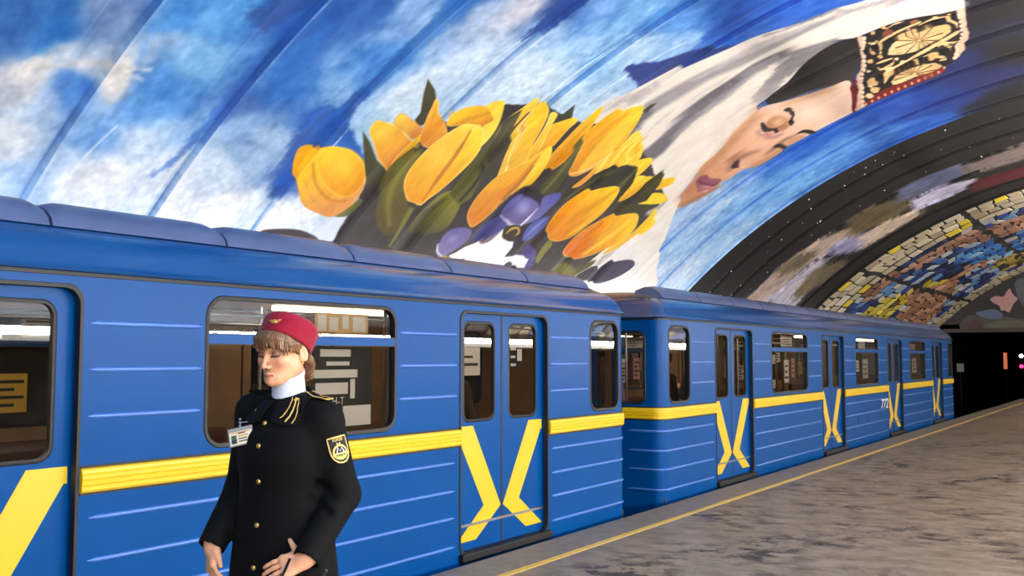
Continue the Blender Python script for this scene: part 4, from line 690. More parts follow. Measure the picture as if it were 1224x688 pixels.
{'p':[[8.999,1.464],[8.996,1.56],[8.993,1.654],[9.009,1.736],[9.017,1.828],[9.047,1.923],[9.076,2.021],[9.006,2.055],[8.937,1.977],[8.867,1.898],[8.816,1.81],[8.841,1.697],[8.886,1.588],[8.929,1.482]],'c':[(60,56,36)],'w':0.0545,'n':0.1,'s':0,'o':0.8},
{'p':[[8.745,1.229],[8.735,1.312],[8.725,1.395],[8.708,1.489],[8.687,1.599],[8.659,1.718],[8.63,1.837],[8.516,1.861],[8.561,1.74],[8.604,1.618],[8.642,1.506],[8.663,1.413],[8.679,1.329],[8.694,1.244]],'c':[(110,110,52)],'w':0.0199,'n':0.1,'s':0},
{'p':[[8.384,1.947],[8.124,2.176],[8.04,2.462],[8.059,2.76],[8.169,3.055],[8.318,3.119],[8.496,3.118],[8.741,2.911],[8.86,2.628],[8.815,2.27],[8.717,2.011],[8.673,1.901],[8.532,1.915]],'c':[(252,214,80),(226,152,35)],'w':0.0102,'n':0.12,'s':1,'a':[[8.452,3.071],[8.438,1.991]],'r':[(255,230,140),0.0254]},
{'p':[[8.673,1.901],[8.613,2.227],[8.543,2.653],[8.389,3.039],[8.514,3.103],[8.741,2.911],[8.86,2.628],[8.815,2.27],[8.717,2.011]],'c':[(253,218,60),(226,150,28)],'w':0.0104,'n':0.12,'s':1,'a':[[8.54,3.028],[8.705,1.907]],'r':[(255,236,150),0.026]},
{'p':[[8.671,1.936],[8.657,2.049],[8.64,2.163],[8.624,2.28],[8.603,2.408],[8.58,2.541],[8.551,2.671],[8.504,2.796],[8.452,2.916],[8.399,3.035],[8.368,3.04],[8.407,2.924],[8.445,2.807],[8.477,2.687],[8.506,2.559],[8.528,2.428],[8.549,2.299],[8.582,2.177],[8.615,2.06],[8.646,1.942]],'c':[(196,124,44)],'w':0.0128,'n':0.1,'s':0},
{'p':[[8.413,2.061],[8.395,2.174],[8.376,2.284],[8.366,2.393],[8.348,2.514],[8.339,2.639],[8.335,2.753],[8.326,2.851],[8.325,2.94],[8.322,3.031],[8.274,3.048],[8.24,2.972],[8.204,2.896],[8.175,2.806],[8.169,2.693],[8.168,2.568],[8.175,2.444],[8.213,2.322],[8.258,2.204],[8.302,2.087]],'c':[(238,176,40)],'w':0.0621,'n':0.1,'s':0,'o':0.5},
{'k':[8.279,2.62],'m':[[8.0734,1.1874],[-1.1649,-4.4747]],'c':[(255,226,100)],'o':0.5},
{'p':[[9.034,2.107],[8.89,2.551],[8.815,2.896],[8.686,3.28],[8.786,3.226],[9.167,2.667],[9.296,2.373],[9.386,2.14],[9.307,2.018]],'c':[(78,76,48),(94,92,44)],'w':0.0108,'n':0.12,'s':0,'a':[[8.686,3.28],[9.307,2.018]]},
{'p':[[9.585,1.851],[9.296,2.373],[9.005,2.805],[8.932,3.07],[8.774,3.485],[9.033,3.229],[9.236,2.851],[9.511,2.537],[9.566,2.248],[9.651,1.935]],'c':[(76,72,58),(58,52,54)],'w':0.0111,'n':0.12,'s':0,'a':[[8.774,3.485],[9.585,1.851]]},
{'p':[[9.272,2.068],[9.269,2.188],[9.263,2.308],[9.225,2.455],[9.132,2.642],[9.009,2.849],[8.883,3.052],[8.858,3.054],[8.975,2.852],[9.089,2.647],[9.171,2.464],[9.207,2.323],[9.213,2.205],[9.216,2.086]],'c':[(44,42,30)],'w':0.0164,'n':0.1,'s':0},
{'p':[[9.171,2.618],[9.134,2.719],[9.096,2.82],[9.053,2.938],[8.985,3.089],[8.91,3.257],[8.832,3.422],[8.79,3.428],[8.847,3.267],[8.901,3.103],[8.948,2.955],[9.002,2.835],[9.051,2.732],[9.099,2.63]],'c':[(96,92,54)],'w':0.0267,'n':0.1,'s':0,'o':0.7},
{'p':[[8.849,3.035],[8.706,3.288],[8.746,3.522],[8.788,3.706],[8.902,3.675],[8.979,3.524],[8.943,3.462],[8.975,3.258],[8.837,3.229]],'c':[(250,208,60),(226,155,32)],'w':0.0104,'n':0.12,'s':1,'a':[[8.788,3.706],[8.849,3.035]],'r':[(255,230,140),0.0195]},
{'p':[[9.735,3.009],[9.639,3.128],[9.439,3.46],[9.525,3.625],[9.773,3.652],[9.8,3.483],[9.857,3.256],[9.858,3.184]],'c':[(248,200,44),(218,144,32)],'w':0.0115,'n':0.12,'s':1,'a':[[9.525,3.625],[9.735,3.009]],'r':[(255,226,120),0.0215]},
{'p':[[9.662,2.792],[9.52,3.122],[9.371,3.418],[9.231,3.607],[9.358,3.618],[9.441,3.492],[9.602,3.25],[9.748,2.999]],'c':[(252,216,80),(228,160,32)],'w':0.0112,'n':0.12,'s':1,'a':[[9.231,3.607],[9.662,2.792]],'r':[(255,240,170),0.0224]},
{'p':[[9.512,2.498],[9.353,2.716],[9.208,2.933],[9.057,3.194],[9.007,3.369],[8.979,3.524],[8.942,3.638],[9.056,3.682],[9.217,3.577],[9.365,3.377],[9.495,3.141],[9.668,2.912],[9.661,2.818],[9.546,2.583]],'c':[(250,206,48),(230,173,56)],'w':0.011,'n':0.12,'s':1,'a':[[9.056,3.682],[9.512,2.498]],'r':[(255,234,140),0.022]},
{'p':[[8.961,3.579],[8.99,3.491],[9.017,3.402],[9.051,3.311],[9.097,3.221],[9.148,3.129],[9.216,3.023],[9.31,2.895],[9.42,2.753],[9.53,2.609],[9.561,2.608],[9.463,2.752],[9.364,2.893],[9.282,3.019],[9.22,3.122],[9.173,3.212],[9.131,3.3],[9.086,3.392],[9.045,3.482],[9.004,3.573]],'c':[(255,240,170)],'w':0.0204,'n':0.1,'s':0,'o':0.9},
{'p':[[8.956,3.622],[8.983,3.551],[9.009,3.479],[9.04,3.4],[9.08,3.311],[9.124,3.215],[9.182,3.11],[9.262,2.994],[9.356,2.869],[9.45,2.743],[9.468,2.742],[9.378,2.868],[9.288,2.992],[9.212,3.107],[9.157,3.211],[9.115,3.306],[9.078,3.395],[9.04,3.475],[9.008,3.547],[8.975,3.619]],'c':[(214,146,40)],'w':0.0203,'n':0.1,'s':0,'o':0.8},
{'p':[[9.128,3.604],[9.194,3.509],[9.261,3.413],[9.324,3.313],[9.394,3.205],[9.462,3.092],[9.529,2.977],[9.582,2.971],[9.523,3.085],[9.462,3.199],[9.398,3.308],[9.319,3.411],[9.237,3.508],[9.157,3.603]],'c':[(232,170,34)],'w':0.0414,'n':0.1,'s':0,'o':0.7},
{'p':[[8.896,2.949],[8.684,3.305],[8.772,3.511],[8.944,3.281],[9.044,3.065],[9.378,2.671],[9.497,2.495],[9.261,2.543]],'c':[(72,70,46),(60,54,50)],'w':0.0108,'n':0.12,'s':0,'a':[[8.772,3.511],[9.497,2.495]]},
{'p':[[9.091,2.846],[9.048,2.939],[9.005,3.031],[8.963,3.128],[8.91,3.236],[8.857,3.35],[8.803,3.462],[8.785,3.465],[8.823,3.355],[8.859,3.244],[8.897,3.137],[8.951,3.038],[9.006,2.944],[9.06,2.85]],'c':[(96,94,52)],'w':0.0396,'n':0.1,'s':0,'o':0.7},
{'p':[[9.448,3.465],[9.429,3.646],[9.442,3.821],[9.635,3.645],[9.521,3.538]],'c':[(68,66,48),(52,50,40)],'w':0.0097,'n':0.12,'s':0,'a':[[9.442,3.821],[9.448,3.465]]},
{'p':[[10.179,2.83],[10.012,3.053],[9.943,3.323],[9.879,3.697],[9.899,3.95],[10.212,3.587],[10.338,3.301],[10.359,3.033],[10.3,2.844]],'c':[(248,198,30),(213,136,16)],'w':0.012,'n':0.12,'s':1,'a':[[9.899,3.95],[10.3,2.844]],'r':[(255,220,90),0.0225]},
{'p':[[10.279,2.927],[10.257,3.029],[10.233,3.131],[10.21,3.245],[10.158,3.387],[10.104,3.543],[10.047,3.698],[9.994,3.708],[10.019,3.56],[10.04,3.411],[10.06,3.275],[10.111,3.154],[10.164,3.047],[10.214,2.939]],'c':[(214,140,24)],'w':0.0301,'n':0.1,'s':0,'o':0.7},
{'p':[[9.777,1.751],[9.569,1.906],[9.458,2.19],[9.469,2.557],[9.671,2.828],[9.762,3.041],[9.841,3.178],[10.118,2.94],[10.28,2.65],[10.224,2.404],[10.039,2.245],[9.957,1.899],[9.88,1.738]],'c':[(246,196,50),(206,119,41)],'w':0.0119,'n':0.12,'s':1,'a':[[9.8,3.013],[9.784,1.811]],'r':[(255,222,120),0.0238]},
{'p':[[10.117,2.336],[10.002,2.641],[9.861,2.967],[9.841,3.178],[10.118,2.94],[10.28,2.65],[10.262,2.397]],'c':[(253,220,70),(244,190,40)],'w':0.0151,'n':0.12,'s':1,'a':[[9.841,3.178],[10.117,2.336]]},
{'p':[[9.87,1.88],[9.875,2.002],[9.877,2.124],[9.889,2.237],[9.906,2.342],[9.934,2.445],[9.946,2.563],[9.922,2.702],[9.88,2.85],[9.836,2.997],[9.795,3.006],[9.819,2.864],[9.839,2.723],[9.842,2.594],[9.818,2.487],[9.777,2.391],[9.746,2.285],[9.755,2.161],[9.773,2.033],[9.789,1.905]],'c':[(214,128,44)],'w':0.0297,'n':0.1,'s':0,'o':0.8},
{'p':[[9.99,2.213],[10.003,2.309],[10.014,2.405],[10.015,2.506],[9.986,2.617],[9.947,2.73],[9.906,2.842],[9.875,2.848],[9.895,2.741],[9.914,2.634],[9.921,2.532],[9.924,2.433],[9.916,2.337],[9.907,2.241]],'c':[(170,108,44)],'w':0.018,'n':0.1,'s':0},
{'p':[[10.567,2.351],[10.403,2.582],[10.374,3.0],[10.24,3.474],[10.614,3.132],[10.702,2.826],[10.822,2.472],[10.758,2.308]],'c':[(86,84,46),(62,60,40)],'w':0.0127,'n':0.12,'s':0,'a':[[10.24,3.474],[10.758,2.308]]},
{'p':[[10.597,2.395],[10.596,2.496],[10.594,2.598],[10.572,2.732],[10.505,2.921],[10.415,3.139],[10.319,3.354],[10.282,3.359],[10.361,3.148],[10.433,2.935],[10.482,2.752],[10.512,2.619],[10.525,2.516],[10.536,2.413]],'c':[(112,110,56)],'w':0.0315,'n':0.1,'s':0,'o':0.8},
{'p':[[10.885,2.488],[10.853,2.578],[10.819,2.667],[10.76,2.788],[10.655,2.959],[10.523,3.157],[10.388,3.351],[10.367,3.352],[10.494,3.159],[10.618,2.963],[10.715,2.794],[10.776,2.675],[10.811,2.585],[10.846,2.495]],'c':[(44,42,30)],'w':0.0192,'n':0.1,'s':0},
{'p':[[10.676,2.875],[10.551,3.045],[10.276,3.441],[10.225,3.784],[10.342,4.055],[10.496,4.178],[10.653,4.109],[10.883,3.84],[11.074,3.454],[11.05,3.134],[10.888,2.886]],'c':[(252,202,40),(213,131,40)],'w':0.0126,'n':0.12,'s':1,'a':[[10.525,4.12],[10.728,2.898]],'r':[(255,226,110),0.0237]},
{'p':[[10.834,2.923],[10.648,3.29],[10.562,3.71],[10.537,4.113],[10.824,3.821],[10.992,3.471],[10.996,3.159]],'c':[(252,208,60),(240,180,60)],'w':0.032,'n':0.12,'s':1,'a':[[10.537,4.113],[10.834,2.923]]},
{'p':[[10.659,3.06],[10.598,3.214],[10.534,3.364],[10.498,3.512],[10.473,3.67],[10.47,3.832],[10.463,3.996],[10.402,4.011],[10.379,3.856],[10.351,3.7],[10.346,3.544],[10.415,3.384],[10.508,3.227],[10.598,3.069]],'c':[(226,152,24)],'w':0.0465,'n':0.1,'s':0,'o':0.7},
{'p':[[10.727,2.876],[10.815,2.918],[10.904,2.961],[10.978,3.03],[11.019,3.141],[11.039,3.277],[11.056,3.413],[11.031,3.42],[11.009,3.286],[10.983,3.152],[10.939,3.045],[10.87,2.977],[10.785,2.934],[10.7,2.891]],'c':[(244,206,150)],'w':0.0164,'n':0.1,'s':0},
{'p':[[10.635,4.114],[10.615,4.239],[10.689,4.307],[10.737,4.109]],'c':[(60,58,42)],'w':0.0109,'n':0.12,'s':0},
{'p':[[11.131,2.871],[11.023,3.166],[11.064,3.451],[10.998,3.819],[11.407,3.698],[11.738,3.443],[11.687,3.178],[11.445,2.967]],'c':[(252,214,70),(244,190,60)],'w':0.0135,'n':0.12,'s':1,'a':[[10.998,3.819],[11.131,2.871]]},
{'p':[[11.268,2.965],[11.223,3.048],[11.177,3.13],[11.135,3.21],[11.087,3.287],[11.043,3.362],[10.999,3.437],[10.967,3.442],[10.998,3.369],[11.028,3.295],[11.063,3.219],[11.118,3.137],[11.177,3.053],[11.236,2.969]],'c':[(255,234,120)],'w':0.0249,'n':0.1,'s':0,'o':0.7},
{'p':[[11.363,3.034],[11.305,3.124],[11.247,3.214],[11.199,3.295],[11.154,3.369],[11.119,3.438],[11.084,3.507],[11.051,3.512],[11.073,3.446],[11.094,3.378],[11.126,3.304],[11.188,3.219],[11.26,3.129],[11.331,3.037]],'c':[(232,170,40)],'w':0.0251,'n':0.1,'s':0,'o':0.7},
{'p':[[11.458,3.104],[11.387,3.201],[11.316,3.297],[11.261,3.382],[11.22,3.452],[11.195,3.515],[11.168,3.577],[11.135,3.584],[11.147,3.523],[11.159,3.462],[11.188,3.39],[11.257,3.302],[11.342,3.205],[11.425,3.107]],'c':[(255,234,120)],'w':0.0252,'n':0.1,'s':0,'o':0.7},
{'p':[[11.552,3.175],[11.468,3.279],[11.383,3.382],[11.322,3.469],[11.285,3.535],[11.269,3.592],[11.252,3.649],[11.218,3.656],[11.221,3.602],[11.223,3.547],[11.249,3.477],[11.325,3.385],[11.423,3.281],[11.52,3.177]],'c':[(232,170,40)],'w':0.0254,'n':0.1,'s':0,'o':0.7},
{'p':[[11.646,3.246],[11.548,3.358],[11.45,3.467],[11.382,3.557],[11.349,3.619],[11.343,3.669],[11.336,3.72],[11.301,3.729],[11.294,3.681],[11.286,3.632],[11.308,3.564],[11.392,3.469],[11.504,3.359],[11.614,3.248]],'c':[(255,234,120)],'w':0.0255,'n':0.1,'s':0,'o':0.7},
{'p':[[11.74,3.319],[11.627,3.437],[11.515,3.553],[11.441,3.645],[11.411,3.704],[11.415,3.747],[11.418,3.793],[11.383,3.802],[11.366,3.761],[11.347,3.718],[11.366,3.652],[11.458,3.554],[11.583,3.437],[11.708,3.319]],'c':[(232,170,40)],'w':0.0257,'n':0.1,'s':0,'o':0.7},
{'p':[[11.9,2.913],[11.652,3.288],[11.74,3.432],[11.924,3.531],[12.082,3.463],[12.139,3.261],[12.111,3.022]],'c':[(252,212,60),(244,192,40)],'w':0.0144,'n':0.12,'s':1,'a':[[11.924,3.531],[11.9,2.913]]},
{'p':[[12.354,2.679],[12.208,2.952],[12.147,3.195],[12.681,3.25],[13.006,3.369],[13.154,3.253],[12.989,3.078],[12.721,3.018],[12.599,2.766]],'c':[(253,218,60),(228,160,24)],'w':0.0154,'n':0.12,'s':1,'a':[[12.147,3.195],[12.354,2.679]],'r':[(255,232,130),0.0231]},
{'p':[[12.915,2.717],[12.863,2.935],[13.158,3.037],[13.484,2.976],[13.471,2.861]],'c':[(252,210,50)],'w':0.0162,'n':0.12,'s':1},
{'p':[[10.978,2.504],[10.964,2.732],[11.168,2.947],[11.624,3.305],[11.904,3.317],[12.201,3.061],[12.362,2.608],[12.282,2.186],[12.083,2.153],[11.56,2.577],[11.223,2.387]],'c':[(50,46,40),(60,56,38)],'w':0.0177,'n':0.3,'s':0,'a':[[11.624,3.305],[12.282,2.186]]},
{'p':[[11.023,2.69],[11.057,2.921],[11.063,3.091],[11.196,2.954],[11.161,2.748]],'c':[(232,160,60)],'w':0.0167,'n':0.12,'s':1},
{'p':[[12.03,2.209],[12.077,2.374],[12.119,2.54],[12.139,2.712],[12.089,2.9],[12.018,3.088],[11.942,3.274],[11.896,3.283],[11.925,3.107],[11.949,2.931],[11.952,2.759],[11.963,2.584],[11.954,2.411],[11.939,2.238]],'c':[(92,90,46)],'w':0.0274,'n':0.1,'s':0},
{'p':[[11.146,2.451],[11.235,2.567],[11.323,2.683],[11.408,2.801],[11.472,2.928],[11.533,3.055],[11.591,3.183],[11.547,3.197],[11.47,3.077],[11.39,2.957],[11.308,2.839],[11.241,2.715],[11.171,2.592],[11.098,2.471]],'c':[(80,78,46)],'w':0.0343,'n':0.1,'s':0},
{'p':[[12.793,2.674],[12.582,3.087],[12.639,3.406],[12.872,3.154],[13.019,2.827]],'c':[(74,72,38),(56,54,36)],'w':0.0137,'n':0.12,'s':0,'a':[[12.639,3.406],[12.793,2.674]]},
{'p':[[12.613,2.393],[12.489,2.615],[12.858,2.718],[13.342,2.789],[13.18,2.59],[12.888,2.474]],'c':[(66,64,40)],'w':0.0158,'n':0.12,'s':1},
{'p':[[13.347,2.622],[13.466,2.808],[13.525,2.932],[13.62,2.805],[13.578,2.6]],'c':[(176,168,160)],'w':0.0416,'n':0.12,'s':1},
{'p':[[11.479,1.875],[11.359,2.034],[11.271,2.351],[11.432,2.665],[11.763,2.865],[12.014,2.909],[12.185,2.753],[12.281,2.472],[12.228,2.165],[12.125,1.887],[11.895,1.762],[11.659,1.768]],'c':[(252,204,34),(211,122,27)],'w':0.0144,'n':0.12,'s':1,'a':[[11.933,2.861],[11.687,1.806]],'r':[(255,224,100),0.027]},
{'p':[[11.67,1.837],[11.721,1.938],[11.77,2.04],[11.827,2.145],[11.874,2.273],[11.928,2.408],[11.976,2.534],[12.004,2.644],[12.027,2.745],[12.048,2.846],[12.011,2.858],[11.953,2.77],[11.894,2.682],[11.831,2.584],[11.767,2.465],[11.697,2.337],[11.634,2.214],[11.613,2.094],[11.599,1.981],[11.584,1.868]],'c':[(226,144,24)],'w':0.0541,'n':0.1,'s':0,'o':0.7},
{'p':[[11.98,1.877],[12.114,2.246],[12.108,2.749],[12.031,2.883],[12.281,2.472],[12.228,2.165]],'c':[(244,180,50)],'w':0.0371,'n':0.12,'s':1},
{'p':[[12.297,1.558],[12.202,1.707],[12.215,1.999],[12.414,2.268],[12.912,2.516],[13.231,2.536],[13.531,2.255],[13.451,1.926],[13.06,1.628],[12.647,1.489]],'c':[(250,196,40),(207,108,32)],'w':0.0158,'n':0.12,'s':1,'a':[[13.03,2.499],[12.464,1.567]],'r':[(255,222,120),0.0296]},
{'p':[[12.444,1.572],[12.469,1.669],[12.491,1.766],[12.527,1.86],[12.579,1.968],[12.645,2.078],[12.674,2.169],[12.62,2.232],[12.529,2.257],[12.463,2.272],[12.461,2.256],[12.526,2.233],[12.567,2.221],[12.574,2.197],[12.529,2.121],[12.446,2.019],[12.374,1.914],[12.357,1.809],[12.354,1.705],[12.349,1.603]],'c':[(206,104,34)],'w':0.0577,'n':0.1,'s':0,'o':0.7},
{'p':[[12.853,1.599],[12.951,1.723],[13.046,1.848],[13.13,1.982],[13.172,2.134],[13.201,2.292],[13.223,2.451],[13.137,2.476],[13.094,2.324],[13.047,2.173],[12.986,2.03],[12.932,1.89],[12.865,1.755],[12.794,1.622]],'c':[(250,210,70)],'w':0.0604,'n':0.1,'s':0,'o':0.8},
{'p':[[13.329,1.692],[13.451,1.926],[13.597,2.201],[13.573,2.468],[13.484,2.752],[13.901,2.486],[13.889,2.214],[13.661,1.86]],'c':[(252,210,50),(240,178,50)],'w':0.0211,'n':0.12,'s':1,'a':[[13.484,2.752],[13.329,1.692]]},
{'p':[[11.768,1.371],[11.693,1.528],[11.651,1.745],[11.837,1.686],[11.853,1.52],[11.892,1.329]],'c':[(122,120,56)],'w':0.0181,'n':0.12,'s':1},
{'p':[[12.804,1.166],[12.981,1.361],[13.304,1.547],[13.316,1.305],[13.155,1.157]],'c':[(84,80,44)],'w':0.0406,'n':0.12,'s':1},
{'p':[[12.418,1.215],[12.476,1.365],[12.799,1.371],[13.074,1.221],[12.719,1.099]],'c':[(112,110,58)],'w':0.0392,'n':0.12,'s':1},
{'p':[[13.078,1.15],[13.391,1.484],[13.39,1.681],[13.669,1.842],[13.906,2.067],[15.755,1.139],[13.332,0.945]],'c':[(232,228,226)],'w':0.0257,'n':0.08,'s':0},
{'p':[[13.41,1.449],[13.405,1.67],[13.612,1.784],[13.589,1.506]],'c':[(190,184,182)],'w':0.0314,'n':0.3,'s':1},
{'p':[[13.142,1.168],[13.359,1.407],[13.564,1.417],[13.717,1.172],[13.288,1.121]],'c':[(52,46,56)],'w':0.0187,'n':0.12,'s':1},
{'p':[[13.608,1.15],[13.609,1.322],[13.816,1.544],[14.221,1.667],[14.494,1.647],[14.601,1.521],[14.442,1.309],[14.1,1.132],[13.735,1.088]],'c':[(68,62,83),(47,42,54)],'w':0.0197,'n':0.12,'s':1,'a':[[14.221,1.667],[13.735,1.088]]},
{'p':[[10.088,1.497],[10.089,1.722],[10.011,2.164],[10.159,2.453],[10.572,2.48],[10.98,2.225],[11.038,1.99],[11.143,1.641],[11.188,1.465],[10.744,1.586],[10.34,1.588]],'c':[(44,38,48)],'w':0.0402,'n':0.2,'s':1},
{'p':[[10.028,1.587],[10.042,1.766],[10.166,1.905],[10.313,1.965],[10.47,1.898],[10.49,1.778],[10.376,1.588],[10.216,1.48]],'c':[(75,78,139),(59,57,106)],'w':0.0187,'n':0.12,'s':1,'a':[[10.313,1.965],[10.216,1.48]]},
{'p':[[11.054,1.683],[10.94,1.877],[10.981,2.036],[11.125,2.149],[11.247,2.087],[11.348,1.91],[11.299,1.718],[11.159,1.667]],'c':[(70,80,154),(90,95,160)],'w':0.0204,'n':0.12,'s':1,'a':[[11.125,2.149],[11.159,1.667]]},
{'p':[[11.098,1.719],[11.11,1.778],[11.121,1.837],[11.136,1.896],[11.14,1.962],[11.146,2.029],[11.152,2.096],[11.129,2.103],[11.106,2.042],[11.083,1.981],[11.063,1.921],[11.064,1.856],[11.068,1.792],[11.071,1.728]],'c':[(150,156,216)],'w':0.0339,'n':0.1,'s':0,'o':0.7},
{'p':[[10.266,1.974],[10.179,2.08],[10.163,2.273],[10.313,2.359],[10.604,2.336],[10.802,2.247],[10.893,2.082],[10.784,1.943],[10.629,1.882],[10.411,1.911]],'c':[(96,95,160),(102,88,133)],'w':0.0191,'n':0.12,'s':1,'a':[[10.313,2.359],[10.629,1.882]],'r':[(92,92,172),0.0319]},
{'k':[10.48,2.193],'m':[[5.1898,2.2194],[-1.3225,-7.5778]],'c':[(168,166,222)],'o':0.7},
{'p':[[10.801,1.916],[10.821,2.039],[10.796,2.246],[10.671,2.409],[10.774,2.509],[10.932,2.554],[11.023,2.443],[11.025,2.258],[10.989,2.068]],'c':[(78,80,150),(122,121,173)],'w':0.0198,'n':0.12,'s':1,'a':[[10.932,2.554],[10.801,1.916]]},
{'p':[[10.781,1.892],[10.792,1.936],[10.802,1.98],[10.81,2.03],[10.803,2.093],[10.792,2.162],[10.78,2.231],[10.767,2.234],[10.765,2.17],[10.763,2.105],[10.757,2.047],[10.753,1.997],[10.745,1.952],[10.737,1.908]],'c':[(226,224,240)],'w':0.0246,'n':0.1,'s':0},
{'p':[[10.271,1.95],[10.318,1.938],[10.365,1.926],[10.407,1.913],[10.447,1.897],[10.499,1.874],[10.57,1.855],[10.643,1.857],[10.715,1.866],[10.787,1.875],[10.761,1.9],[10.68,1.901],[10.602,1.902],[10.539,1.909],[10.5,1.916],[10.457,1.932],[10.405,1.948],[10.353,1.956],[10.308,1.96],[10.264,1.964]],'c':[(214,212,232)],'w':0.0319,'n':0.1,'s':0},
{'p':[[11.51,1.253],[11.334,1.477],[11.359,1.594],[11.608,1.511],[11.784,1.345],[11.813,1.205]],'c':[(91,83,137),(75,68,119)],'w':0.0213,'n':0.12,'s':1,'a':[[11.359,1.594],[11.813,1.205]]},
{'p':[[9.652,1.216],[9.515,1.392],[9.489,1.599],[9.675,1.7],[9.908,1.675],[9.988,1.533],[9.936,1.387],[9.838,1.251],[9.751,1.2]],'c':[(100,93,150),(122,113,160)],'w':0.0179,'n':0.12,'s':1,'a':[[9.675,1.7],[9.751,1.2]]},
{'p':[[9.489,1.39],[9.518,1.348],[9.549,1.304],[9.59,1.262],[9.648,1.234],[9.705,1.217],[9.761,1.2],[9.761,1.213],[9.705,1.234],[9.653,1.253],[9.613,1.276],[9.578,1.306],[9.543,1.348],[9.508,1.39]],'c':[(226,222,232)],'w':0.0176,'n':0.1,'s':0},
{'k':[9.687,1.497],'m':[[5.0812,11.7983],[9.8458,-3.3617]],'c':[(156,146,204)],'o':0.6},
{'p':[[9.873,1.236],[10.059,1.392],[10.281,1.478],[10.376,1.588],[10.474,1.799],[10.608,1.667],[10.786,1.616],[10.919,1.622],[11.002,1.526],[11.009,1.347],[11.264,1.399],[11.586,1.372],[11.658,1.201],[11.155,1.179],[10.487,1.177],[9.971,1.176]],'c':[(238,238,243)],'w':0.0131,'n':0.04,'s':0},
{'p':[[10.296,1.497],[10.326,1.601],[10.467,1.766],[10.479,1.788],[10.429,1.572]],'c':[(120,104,116)],'w':0.0238,'n':0.12,'s':1},
{'p':[[10.613,1.656],[10.517,1.773],[10.541,1.862],[10.681,1.902],[10.805,1.877],[10.909,1.773],[10.897,1.652],[10.818,1.62]],'c':[(58,48,40)],'w':0.0131,'n':0.12,'s':1},
{'p':[[10.631,1.726],[10.642,1.757],[10.652,1.787],[10.671,1.808],[10.699,1.825],[10.736,1.836],[10.762,1.838],[10.782,1.829],[10.815,1.806],[10.836,1.785],[10.841,1.769],[10.832,1.749],[10.823,1.728],[10.844,1.718],[10.863,1.735],[10.883,1.753],[10.886,1.777],[10.857,1.811],[10.81,1.846],[10.749,1.872],[10.694,1.871],[10.649,1.857],[10.615,1.836],[10.604,1.805],[10.605,1.769],[10.605,1.735]],'c':[(196,164,70)],'w':0.0164,'n':0.1,'s':0},
{'p':[[10.862,1.675],[10.909,1.639],[10.956,1.602],[11.008,1.562],[11.07,1.513],[11.137,1.46],[11.204,1.406],[11.224,1.409],[11.164,1.464],[11.103,1.519],[11.047,1.568],[10.996,1.61],[10.95,1.648],[10.905,1.684]],'c':[(60,52,60)],'w':0.0169,'n':0.1,'s':0},
{'p':[[11.17,1.186],[11.172,1.252],[11.253,1.267],[11.391,1.201]],'c':[(18,16,18)],'w':0.0138,'n':0.12,'s':1},
{'k':[9.819,1.214],'m':[[13.9559,11.8339],[2.2748,-55.7095]],'c':[(226,180,60)],'o':0.9},
{'p':[[22.164,0.709],[22.143,0.863],[22.113,1.016],[22.088,1.222],[22.06,1.513],[22.005,1.849],[21.995,2.166],[22.074,2.457],[22.208,2.749],[22.337,3.022],[22.388,3.27],[22.448,3.495],[22.489,3.726],[21.62,3.878],[21.408,3.689],[21.184,3.5],[20.973,3.288],[20.821,3.028],[20.666,2.745],[20.559,2.447],[20.557,2.121],[20.596,1.793],[20.609,1.522],[20.568,1.342],[20.528,1.209],[20.484,1.079]],'c':[(186,164,150)],'w':0.1463,'n':0.35,'s':0,'o':0.95},
{'p':[[24.04,0.692],[24.052,0.925],[24.046,1.163],[23.996,1.406],[23.893,1.65],[23.747,1.891],[23.563,2.118],[23.292,2.327],[23.002,2.512],[22.711,2.691],[22.156,2.752],[22.163,2.609],[22.161,2.471],[22.132,2.325],[22.121,2.154],[22.083,1.969],[22.014,1.786],[21.907,1.608],[21.769,1.427],[21.621,1.246]],'c':[(196,188,206)],'w':0.156,'n':0.35,'s':0,'o':0.95},
{'p':[[21.157,1.96],[21.354,2.069],[21.549,2.179],[21.741,2.291],[21.727,2.451],[21.704,2.61],[21.672,2.771],[21.301,2.847],[21.112,2.737],[20.92,2.628],[20.727,2.521],[20.717,2.373],[20.699,2.226],[20.674,2.08]],'c':[(104,92,70)],'w':0.1428,'n':0.35,'s':0,'o':0.95},
{'p':[[23.679,1.368],[23.88,1.591],[24.063,1.814],[24.3,2.009],[24.25,2.256],[24.261,2.501],[24.252,2.752],[23.678,2.865],[23.308,2.698],[22.932,2.531],[22.616,2.34],[22.755,2.055],[22.941,1.765],[23.101,1.481]],'c':[(112,98,72)],'w':0.1628,'n':0.35,'s':0,'o':0.95},
{'p':[[22.736,2.828],[23.071,2.942],[23.412,3.063],[23.748,3.223],[23.755,3.493],[23.71,3.792],[23.627,4.09],[23.104,4.167],[22.834,3.932],[22.546,3.704],[22.232,3.517],[22.148,3.335],[22.037,3.181],[21.913,3.025]],'c':[(152,150,190)],'w':0.1581,'n':0.35,'s':0,'o':0.95},
{'p':[[22.26,3.52],[22.444,3.699],[22.617,3.879],[22.799,4.079],[22.781,4.348],[22.752,4.639],[22.688,4.93],[21.473,5.085],[21.294,4.842],[21.092,4.603],[20.888,4.384],[20.886,4.166],[20.888,3.968],[20.877,3.772]],'c':[(98,84,58)],'w':0.1483,'n':0.35,'s':0,'o':0.95},
{'p':[[23.969,3.328],[24.012,3.591],[24.026,3.855],[24.059,4.103],[23.997,4.354],[23.96,4.598],[23.897,4.845],[23.417,4.906],[23.194,4.704],[22.955,4.503],[22.745,4.291],[22.726,4.04],[22.727,3.784],[22.701,3.531]],'c':[(198,178,160)],'w':0.163,'n':0.35,'s':0,'o':0.95},
